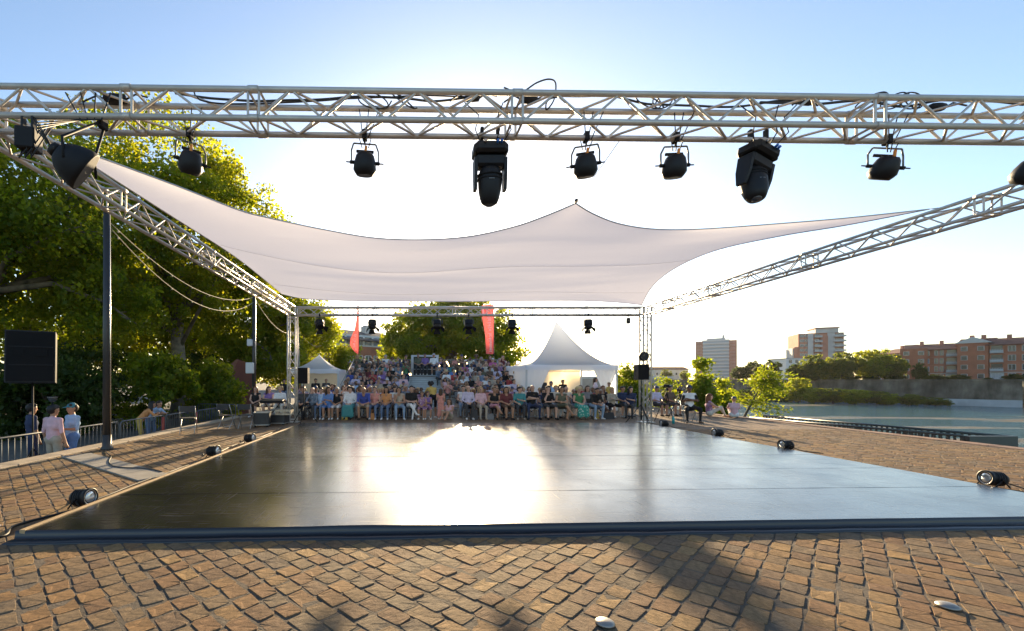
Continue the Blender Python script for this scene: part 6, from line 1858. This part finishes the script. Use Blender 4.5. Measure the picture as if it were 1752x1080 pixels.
def person(label, group, pose, loc, rz=0.0, top='black', bottom='denim', sleeve='short', legs='long', shoes='white', skin='fair', hair=('short', 'brown'), scale=1.0, neckline=False, extra_hat=None, sleeve_col=None):
    o = bpy.data.objects.new('person', BODY[pose]); COL.objects.link(o)
    o.location = loc; o.rotation_euler = (0, 0, rz); wd_ = random.uniform(.95, 1.1); o.scale = (scale * wd_, scale * wd_, scale)
    sk = SKIN[skin]; t = cm(top); b = cm(bottom)
    sh = sk if shoes == 'bare' else cm(shoes)
    mats = [sk, t, sk if sleeve == 'none' else (cm(sleeve_col) if sleeve_col else t), t if sleeve == 'long' else sk, b, b if legs == 'long' else sk, sh, sk if neckline or sleeve == 'none' else t, M_EYE]
    for k, m in enumerate(mats):
        o.material_slots[k].link = 'OBJECT'; o.material_slots[k].material = m
    tag(o, label, 'person', group)
    P_ = POSE[pose]; hd = Vector(P_['head']); f = Vector(P_.get('face', (0, -1, 0)))
    for spec, nm in ((hair, 'hair'), (extra_hat, 'hat')):
        if spec is None: continue
        h = bpy.data.objects.new('hat' if spec[0] in ('cap', 'hat') else nm, HAIR[spec[0]]); link(h, o)
        h.location = hd; h.rotation_euler = (0, 0, math.atan2(f.x, -f.y))
        h.material_slots[0].link = 'OBJECT'; h.material_slots[0].material = hm(spec[1])
    return o

FR_Y = 17.9
GA = 'front row of the audience'
# (px, pose, top, bottom, sleeve, legs, shoes, skin, hair, scale, label)
front_row = [
 (519, 'lap', 'charcoal', 'black', 'long', 'long', 'black', 'tan', ('short', 'brown'), 1.0, 'person in dark clothes beside the loudspeaker stand, left end of the row'),
 (535, 'chin', 'stripe', 'charcoal', 'long', 'long', 'brown', 'fair', ('fringe', 'grey'), 1.0, 'grey-haired person in blue-grey top second right of the loudspeaker stand'),
 (549, 'lap', 'sky', 'denim', 'short', 'long', 'white', 'fair', ('short', 'darkbrown'), .97, 'young person in pale blue top left of the long-haired one in blue'),
 (562, 'turn', 'blue', 'blue', 'short', 'short', 'white', 'tan', ('long', 'darkbrown'), 1.0, 'person with long dark hair in blue dress before the small tent'),
 (576, 'lap', 'black', 'white', 'none', 'short', 'white', 'tan', ('bob', 'grey'), .98, 'grey-haired person in black sleeveless top and white shorts'),
 (599, 'skirt', 'white', 'teal', 'long', 'long', 'black', 'fair', ('curly', 'darkbrown'), 1.0, 'person with curly hair in white blouse and long teal skirt'),
 (623, 'lean', 'royal', 'beige', 'short', 'short', 'black', 'tan', ('fringe', 'grey'), 1.05, 'grey-haired person in royal blue polo leaning forward in shorts'),
 (641, 'lap', 'coral', 'denim', 'none', 'long', 'white', 'fair', ('bun', 'brown'), 1.0, 'person in coral sleeveless top and jeans'),
 (661, 'lap', 'orange', 'denim', 'none', 'long', 'white', 'tan', ('long', 'black'), 1.0, 'person with long black hair in orange top and jeans'),
 (683, 'chin', 'beige', 'lightdenim', 'none', 'long', 'white', 'tan', ('bob', 'darkbrown'), 1.0, 'person in beige top and light jeans left of the one in black'),
 (704, 'crossleg', 'black', 'white', 'short', 'long', 'white', 'fair', ('short', 'black'), 1.03, 'person in black shirt and white trousers with crossed legs'),
 (722, 'lap', 'floral', 'floral', 'none', 'short', 'white', 'tan', ('bun', 'brown'), .86, 'child in flowered dress just left of the standing one in yellow'),
 (731, 'turn', 'violet', 'floral', 'none', 'short', 'white', 'tan', ('bob', 'brown'), .86, 'child in violet top half behind the standing one in yellow'),
 (801, 'lap', 'lavender', 'charcoal', 'long', 'long', 'white', 'fair', ('fringe', 'white'), 1.05, 'white-haired person in lavender shirt and dark trousers right of the aisle'),
 (823, 'lap', 'pink', 'beige', 'short', 'long', 'beige', 'fair', ('bob', 'blond'), 1.0, 'person in pink blouse and beige trousers'),
 (846, 'crossleg', 'black', 'pinkfloral', 'none', 'short', 'black', 'tan', ('short', 'brown'), 1.0, 'person in black vest and pink flowered skirt with arms folded'),
 (866, 'lap', 'burgundy', 'brown', 'short', 'short', 'black', 'tan', ('long', 'darkbrown'), 1.0, 'person with long dark hair in burgundy top'),
 (889, 'turn', 'teal', 'charcoal', 'short', 'long', 'beige', 'fair', ('short', 'black'), 1.0, 'person in teal top holding a red bag'),
 (911, 'armscross', 'black', 'navy', 'short', 'long', 'black', 'fair', ('fringe', 'grey'), 1.06, 'broad person in black tee shirt right of the one in teal'),
 (938, 'chin', 'black', 'charcoal', 'short', 'short', 'black', 'fair', ('short', 'black'), 1.03, 'person in black tee shirt and shorts with hand at chin before the tent'),
 (961, 'crossleg', 'olive', 'olive', 'none', 'short', 'bare', 'tan', ('bob', 'brown'), 1.0, 'person in olive sleeveless dress with crossed bare legs'),
 (991, 'skirt', 'green', 'tealfloral', 'none', 'long', 'brown', 'fair', ('curly', 'straw'), 1.0, 'person with blond curls in long teal flowered skirt'),
 (1017, 'lean', 'black', 'lightdenim', 'short', 'long', 'white', 'tan', ('short', 'black'), 1.02, 'person in black tee shirt and light jeans at the right end of the row'),
]
chair_n = 0
for (px, pose, top, bot, slv, lg, shoe, skn, hr, sc, lab) in front_row:
    x = X_at(px, FR_Y)
    rz = R(random.uniform(-9, 9))
    yy = FR_Y + random.uniform(-.06, .06)
    person(lab, GA, pose, (x, yy, 0), rz, top, bot, slv, lg, shoe, skn, hr, sc, neckline=(lg == 'short'))
    put_chair(x, yy + .06, 0, rz, 'folding chair under the ' + lab.split(' before')[0].split(' left')[0].split(' right')[0], 'folding chairs of the front row')
# left of the tower
for (px, Y, pose, top, bot, slv, lg, shoe, skn, hr, lab) in (
        (437, 19.0, 'lap', 'black', 'brown', 'none', 'short', 'white', 'fair', ('long', 'auburn'), 'auburn-haired person in black vest by the dark post'),
        (460, 19.0, 'turn', 'violet', 'beige', 'none', 'short', 'beige', 'fair', ('long', 'brown'), 'person in violet top between the auburn and the curly blond one'),
        (479, 18.8, 'lap', 'white', 'cream', 'short', 'long', 'beige', 'fair', ('curly', 'blond'), 'curly blond person in white jacket just left of the truss tower')):
    x = X_at(px, Y); person(lab, GA, pose, (x, Y, 0), R(random.uniform(-8, 8)), top, bot, slv, lg, shoe, skn, hr)
    put_chair(x, Y + .06, 0, 0, 'folding chair under the ' + lab.split(' by')[0].split(' between')[0].split(' just')[0], 'folding chairs left of the tower')
# standing in front of the aisle
person('person in yellow top and black skirt standing with back turned at the aisle', GA, 'leanrail', (X_at(740, 18.3), 18.3, 0), R(195), 'mustard', 'black', 'short', 'short', 'white', 'tan', ('curly', 'black'), .98)
person('small child in long coral dress standing at the foot of the aisle', GA, 'dress', (X_at(754, 17.7), 17.7, 0), R(170), 'coral', 'coral', 'none', 'long', 'white', 'fair', ('long', 'brown'), .72)
person('child in pale top crouching on the ground right of the coral dress', GA, 'ground', (X_at(769, 17.6), 17.75, 0), R(-30), 'pink', 'beige', 'none', 'short', 'bare', 'tan', ('long', 'brown'), .95)
# right end: stroller person
person('dark-haired person in black top seated alone left of the right truss tower', GA, 'turn', (X_at(1079, 18.4), 18.4, 0), R(-35), 'navy', 'charcoal', 'short', 'long', 'black', 'fair', ('long', 'black'))
put_chair(X_at(1079, 18.4), 18.45, 0, R(-35), 'folding chair under the lone dark-haired person near the right tower', 'folding chairs of the front row')

# floor rows 2 to 4
tops = ['navy', 'black', 'white', 'pink', 'teal', 'grey', 'burgundy', 'olive', 'lavender', 'sky', 'blue', 'coral', 'cream', 'red', 'charcoal', 'mint', 'green', 'magenta', 'floral', 'stripe', 'beige', 'brown', 'royal', 'violet']
wts = [6, 11, 10, 7, 2, 6, 6, 5, 4, 3, 2, 5, 8, 4, 7, 1, 2, 2, 11, 9, 8, 6, 1, 2]
hairs = [('short', 'darkbrown'), ('short', 'black'), ('long', 'darkbrown'), ('long', 'brown'), ('bob', 'brown'), ('bob', 'grey'), ('fringe', 'grey'), ('short', 'grey'), ('curly', 'brown'), ('bun', 'blond'), ('long', 'auburn'), ('bob', 'blond'), ('short', 'white'), ('hat', 'straw'), ('cap', 'navy'), ('short', 'brown')]
hword = lambda h: {'hat': 'straw hat', 'cap': 'navy cap'}.get(h[0], W_(h[1]) + {'short': ' short hair', 'long': ' long hair', 'bob': ' bob', 'fringe': ' thinning hair', 'curly': ' curls', 'bun': ' bun'}.get(h[0], ' hair'))
prng = random.Random(99)
ONES = ['first', 'second', 'third', 'fourth', 'fifth', 'sixth', 'seventh', 'eighth', 'ninth']
ORD = ONES + ['tenth', 'eleventh', 'twelfth', 'thirteenth', 'fourteenth', 'fifteenth', 'sixteenth', 'seventeenth', 'eighteenth', 'nineteenth', 'twentieth'] + ['twenty-' + o for o in ONES] + ['thirtieth'] + ['thirty-' + o for o in ONES] + ['fortieth']
poses_r = ['lap', 'lean', 'crossleg', 'chin', 'armscross', 'turn', 'shade', 'clap', 'phone', 'slump', 'lap']
def crowd_person(label, group, loc, rzdeg):
    top = prng.choices(tops, wts)[0]; h = prng.choice(hairs)
    person(label.format(top=W_(top), hair=hword(h)), group, prng.choice(poses_r), loc, R(rzdeg), top, prng.choice(['denim', 'black', 'beige', 'charcoal', 'navy', 'lightdenim', 'brown', 'white']), prng.choice(['short', 'short', 'none', 'long']), prng.choice(['long', 'short', 'long']), prng.choice(['white', 'black', 'brown']), prng.choice(['fair', 'fair', 'tan', 'tan', 'brown']), h, prng.uniform(.9, 1.06))
for r_, Y in enumerate((18.95, 20.0, 21.05, 22.1)):
    n = 0
    xx = X_at(512, Y)
    while xx < X_at(1044 if r_ == 0 else (1034 if r_ == 1 else 905), Y):
        px = CX + xx / Y * F_PX
        xx += prng.uniform(.43, .56)
        if 712 < px < 778 and r_ < 2: continue
        if 718 < px < 775: continue
        if prng.random() < .07: continue
        rn = ORD[r_ + 1]
        crowd_person('person, {top} top, {hair}, %s from left in the %s floor row' % (ORD[n], rn), 'seated floor rows behind the front row', (xx - .3, Y + prng.uniform(-.08, .08), 0), prng.uniform(-14, 14))
        n += 1
# floor-row benches carrying rows two to four
M_BENCH = mat('bench_wood', (.22, .17, .12), .75)
for r_, Y in enumerate((18.95, 20.0, 21.05, 22.1)):
    for (pa, pb, sd) in ((508, 712, 'left'), (778, 1040 if r_ < 2 else 905, 'right')):
        xa, xb = X_at(pa, Y), X_at(pb, Y)
        root = empty('audience_bench', ((xa + xb) / 2, Y, 0), label='long wooden bench under the %s floor row, %s of the aisle' % (ORD[r_ + 1], sd), cat='bench', group='benches under the floor rows')
        m = MB(); m.box(((xa + xb) / 2, Y + .06, .43), (xb - xa, .32, .04)); m.build('seat', M_BENCH, root)
        k = max(2, int((xb - xa) / 2))
        for i in range(k + 1):
            m = MB(); x = xa + .15 + (xb - xa - .3) * i / k; m.box((x, Y + .06, .205), (.05, .28, .41)); m.build('leg', M_CHAIRM, root)

# ------------------------------------------------------------------ bleachers
BY0, DY, BZ0, DZ, NR = 24.2, .83, .30, .275, 7
BX0, BX1, AX0, AX1 = -3.95, 6.25, -.08, 1.85
M_BLE = mat('bleacher_board', (.42, .47, .48), .6, vary=.15, vscale=3)
M_BLEM = mat('bleacher_steel', (.33, .36, .37), .5, .4)
bl = empty('bleachers', ((BX0 + BX1) / 2, BY0 + 3, 0), label='stepped bleachers full of spectators behind the floor rows', cat='bleachers')
for r_ in range(NR):
    y = BY0 + DY * r_; z = BZ0 + DZ * r_
    for (xa, xb) in ((BX0, AX0), (AX1, BX1)):
        m = MB(); m.box(((xa + xb) / 2, y + .02, z - .03), (xb - xa, DY - .02, .05)); m.build('floor_board', M_BLE, bl)
        m = MB(); m.box(((xa + xb) / 2, y + .22, z + .41), (xb - xa - .04, .30, .045), bev=.008); m.build('seat_plank', M_BLE, bl)
        m = MB(); m.box(((xa + xb) / 2, y - DY / 2 + .03, z - .17), (xb - xa, .02, .24)); m.build('riser', M_BLEM, bl)
    for q in range(2):
        m = MB(); m.box(((AX0 + AX1) / 2, y - .21 + .415 * q, z - .16 + .1375 * q), (AX1 - AX0 - .03, .40, .05)); m.build('aisle_step', M_BLE, bl)
        m = MB(); m.box(((AX0 + AX1) / 2, y - .40 + .415 * q, z - .235 + .1375 * q), (AX1 - AX0 - .03, .02, .10)); m.build('step_riser', M_BLEM, bl)
ytop = BY0 + DY * NR - .4; ztop = BZ0 + DZ * (NR - 1)
for x in (BX0, AX0, AX1, BX1):
    m = MB(); m.path([(x, BY0 - .4, .02), (x, BY0 - .4, BZ0 - .05), (x, ytop, ztop - .05), (x, ytop, .02)], .035, 8); m.build('support_frame', M_BLEM, bl)
    for k in range(4): 
        y = BY0 + 1.4 * k; m = MB(); m.tube((x, y, .0), (x, y, BZ0 + DZ * (y - BY0) / DY - .06), .03, .03, 8); m.build('support_leg', M_BLEM, bl)
def rail_run(pts, n, name='guard_rail'):
    m = MB(); m.path([Vector(p) + Vector((0, 0, 1.05)) for p in pts], .022, 8); m.path([Vector(p) + Vector((0, 0, .12)) for p in pts], .018, 8)
    root = m.build(name, M_BLEM, bl)
    a, b = Vector(pts[0]), Vector(pts[-1])
    for i in range(n + 1):
        p = a.lerp(b, i / n); q = MB(); q.tube(p + Vector((0, 0, .12)), p + Vector((0, 0, 1.05)), .010, .010, 6); sub(q, 'rail_bar', M_BLEM, root, bl.location)
rail_run([(BX0, ytop, ztop), (AX0, ytop, ztop)], 24); rail_run([(AX1, ytop, ztop), (BX1, ytop, ztop)], 28)
rail_run([(BX0 - .03, BY0 - .2, BZ0), (BX0 - .03, ytop, ztop)], 26, 'side_rail'); rail_run([(BX1 + .03, BY0 - .2, BZ0), (BX1 + .03, ytop, ztop)], 26, 'side_rail')
for x in (BX0 + .15, -1.6, 4.2, BX1 - .3):
    m = MB(); m.box((x, ytop + .05, ztop + .55), (.24, .03, 1.05)); m.build('white_panel', M_FRAME, bl)
# white portal at the top of the aisle
m = MB(); yb = ytop + .25; zp = ztop
m.box((.02, yb, zp + .62), (.17, .1, 1.35)); m.box((AX1 - .1, yb, zp + .62), (.17, .1, 1.35)); m.box(((AX1 - .08) / 2, yb, zp + 1.34), (AX1 + .06, .1, .11)); m.build('portal', M_FRAME, bl)
m = MB(); m.box(((AX1 - .08) / 2, yb + .12, zp + .62), (AX1 - .2, .04, 1.3)); m.build('portal_screen', M_CASE, bl)
m = MB(); m.box(((AX0 + AX1) / 2, BY0 + DY * (NR - 1) + .1, ztop - .03), (AX1 - AX0 - .03, DY, .05)); m.build('aisle_landing', M_BLE, bl)
m = MB(); m.box(((AX0 + AX1) / 2, BY0 + DY * (NR - 1) + .3, ztop + .41), (AX1 - AX0 - .1, .28, .045)); m.build('landing_bench', M_BLE, bl)
for (x, top, hr, lab) in ((.42, 'olive', ('short', 'brown'), 'person in olive shirt at the top of the aisle, left of the three'), (.88, 'violet', ('short', 'black'), 'person in dark violet shirt, middle of the three at the top of the aisle'), (1.48, 'white', ('short', 'white'), 'white-haired person in white polo at the top of the aisle')):
    person(lab, 'spectators on the bleachers', 'lap', (x, BY0 + DY * (NR - 1) + .25, ztop), 0, top, 'charcoal' if top != 'white' else 'navy', 'short', 'long' if top != 'white' else 'short', 'white', 'tan', hr, 1.1)
for r_ in range(NR):
    y = BY0 + DY * r_ + .2; z = BZ0 + DZ * r_
    for (xa, xb, sd) in ((BX0 + .25, AX0 - .2, 'left'), (AX1 + .22, BX1 - .15, 'right')):
        n = 0; xx = xa
        while xx < xb + .05:
            if prng.random() > .05:
                crowd_person('person, {top} top, {hair}, %s from left, %s bleacher row, %s block' % (ORD[n], ORD[r_], sd), 'spectators on the bleachers', (xx + prng.uniform(-.05, .05), y + prng.uniform(-.03, .03), z), prng.uniform(-16, 16)); n += 1
            xx += prng.uniform(.42, .50)
# two on the aisle steps
person('person in blue-grey shirt sitting at the right side of the aisle steps', 'spectators on the bleachers', 'lean', (AX1 - .15, BY0 + DY * 4.2, BZ0 + DZ * 4 - .2), R(10), 'stripe', 'charcoal', 'long', 'long', 'black', 'fair', ('short', 'grey'))
# ------------------------------------------------------------------ other people
GT = 'people around the tents'
for (px, Y, pose, rz, top, bot, slv, hr, lab, sc) in (
        (913, 24.5, 'stand', 20, 'black', 'charcoal', 'short', ('short', 'black'), 'person in black standing at the left tent curtain', 1),
        (928, 24.8, 'stand', -30, 'charcoal', 'denim', 'short', ('short', 'brown'), 'person in dark grey standing just inside the tent', 1),
        (943, 24.2, 'lap', 160, 'sky', 'denim', 'short', ('cap', 'navy'), 'person in pale blue with cap sitting in the tent entrance', 1.15),
        (963, 24.6, 'stand', 10, 'black', 'charcoal', 'short', ('short', 'black'), 'person in black printed shirt standing in the middle of the tent', .93),
        (1019, 25.2, 'standbent', 60, 'lavender', 'grey', 'short', ('long', 'darkbrown'), 'person in lavender shirt standing at the right side of the tent', 1),
        (1042, 23.0, 'stand', -40, 'mustard', 'charcoal', 'short', ('short', 'darkbrown'), 'person in yellow top standing at the right tent curtain', .85),
        (540, 25.6, 'stand', 0, 'black', 'charcoal', 'long', ('short', 'black'), 'person in dark jacket standing left in front of the small tent', .97),
        (558, 25.6, 'stand', 0, 'charcoal', 'black', 'long', ('fringe', 'grey'), 'person in charcoal jacket standing right in front of the small tent', .98),
        (486, 25.0, 'stand', 20, 'black', 'denim', 'short', ('short', 'black'), 'person standing behind the left truss tower', .95)):
    person(lab, GT, pose, (X_at(px, Y), Y, 0), R(rz), top, bot, slv, 'long', 'black', 'tan', hr, sc)
GLp = 'people at the barriers on the left'
for (px, Y, pose, rz, top, bot, slv, lg, hr, hat, lab) in (
        (92, 9.9, 'stand', 165, 'pink', 'beige', 'short', 'short', ('short', 'black'), None, 'person in pink shirt and beige shorts seen from behind at the barriers'),
        (123, 10.5, 'standbent', -25, 'sky', 'blue', 'short', 'short', ('short', 'darkbrown'), ('cap', 'teal'), 'person in pale blue shirt, blue shorts and cap holding a cup'),
        (55, 10.5, 'stand', 150, 'navy', 'navy', 'short', 'long', ('short', 'black'), None, 'person in navy standing left of the pink shirt'),
        (246, 15.0, 'leanrail', 125, 'orange', 'mustard', 'long', 'long', ('long', 'black'), None, 'person in long orange coat leaning on the barrier'),
        (262, 15.6, 'leanrail', 75, 'sky', 'denim', 'short', 'long', ('short', 'darkbrown'), None, 'person in pale blue shirt leaning on the barrier beside the orange coat')):
    person(lab, GLp, pose, (X_at(px, Y), Y, LOW_Z), R(rz), top, bot, slv, lg, 'white', 'tan', hr, 1.0, extra_hat=hat)
Yg = 16.4
person('seated guard in white shirt with dark sleeves and cap, arms crossed', None, 'armscross', (X_at(1180, Yg), Yg, 0), R(-14), 'white', 'black', 'short', 'long', 'brown', 'brown', ('short', 'black'), 1.06, extra_hat=('cap', 'navy'), sleeve_col='black')
put_chair(X_at(1180, Yg), Yg + .06, 0, R(-14), 'folding chair under the seated guard with crossed arms', 'chairs at the right of the stage')
GR = 'people sitting on the quay'
person('long-haired person in patterned top sitting on the quay facing right', GR, 'ground', (X_at(1214, 19.2), 19.2, 0), R(70), 'floral', 'cream', 'none', 'long', 'bare', 'fair', ('long', 'auburn'), 1.12)
person('child in pink tee shirt and dark cap sitting on the quay with back turned', GR, 'ground', (X_at(1256, 18.6), 18.6, 0), R(150), 'pink', 'white', 'short', 'long', 'white', 'tan', ('cap', 'navy'), 1.0)
for (px, Y, top, hr, lab) in ((1124, 19.5, 'lavender', ('cap', 'navy'), 'person in pale shirt and cap sitting behind the first tripod'), (1147, 19.8, 'brown', ('short', 'brown'), 'person in brown shirt sitting between the two tripods'), (1066, 19.4, 'navy', ('short', 'black'), 'person in navy sitting low beside the lone dark-haired one')):
    person(lab, GR, 'lap', (X_at(px, Y), Y, 0), R(12), top, 'charcoal', 'short', 'short', 'black', 'tan', hr)
    put_chair(X_at(px, Y), Y + .06, 0, R(12), 'folding chair under the ' + lab, 'chairs at the right of the stage')
# bags, bottle and small things at the feet of the front row
def bag(label, px, py, w, h, colr, kind='bag'):
    Y = gy(py); x = X_at(px, Y); root = empty('tote_bag', (x, Y, 0), label=label, cat='bag', group='bags at the feet of the front row')
    m = MB(); o_ = [(-w / 2, 0), (w / 2, 0), (w * .42, h), (-w * .42, h)]
    m.prism([(x + a, Y - .07, b) for a, b in o_], (0, .14, 0)); m.build('pouch', cm(colr), root)
    m = MB(); m.path([(x - w * .25, Y, h * .95), (x - w * .2, Y, h * 1.45), (x + w * .2, Y, h * 1.45), (x + w * .25, Y, h * .95)], .012, 6); m.build('handle', cm(colr), root)
bag('square yellow bag below the teal skirt', 590, 718.5, .24, .20, 'mustard')
bag('tan bag between the blue polo and the coral top', 638, 718, .26, .26, 'orange')
bag('grey bag under the pink flowered skirt', 838, 718, .34, .24, 'grey')
bag('black rucksack at the feet of the lavender shirt', 811, 718.5, .3, .42, 'charcoal')
bag('black and pale bag at the right end of the front row', 1040, 717, .5, .26, 'charcoal')
bag('yellow bag behind the light jeans at the right end', 1020, 716.5, .2, .34, 'mustard')
root = empty('water_bottle', (X_at(1152, 16.0), 16.0, 0), label='turquoise bottle standing on the ground by the seated guard', cat='bottle')
m = MB(); m.lathe([(0, .045), (.2, .045), (.25, .02), (.28, .02)], (X_at(1152, 16.0), 16.0, 0), (0, 0, 1), 12); m.build('body', mat('turquoise_plastic', (.03, .35, .38), .3), root)
m = MB(); m.lathe([(0, .025), (.03, .025)], (X_at(1152, 16.0), 16.0, .28), (0, 0, 1), 10); m.build('cap', M_FRAME, root)
# ------------------------------------------------------------------ air
hz = MB(); hz.box((300, 430, 18), (2500, 1250, 52))
mh = bpy.data.materials.new('haze_air'); mh.use_nodes = True
N, L = mh.node_tree.nodes, mh.node_tree.links
N.remove(N['Principled BSDF'])
pv = N.new('ShaderNodeVolumePrincipled'); pv.inputs['Color'].default_value = (.95, .93, .90, 1); pv.inputs['Density'].default_value = .00006; pv.inputs['Anisotropy'].default_value = .6
L.new(pv.outputs[0], N['Material Output'].inputs['Volume'])
tag(hz.build('haze', mh), kind='stuff')
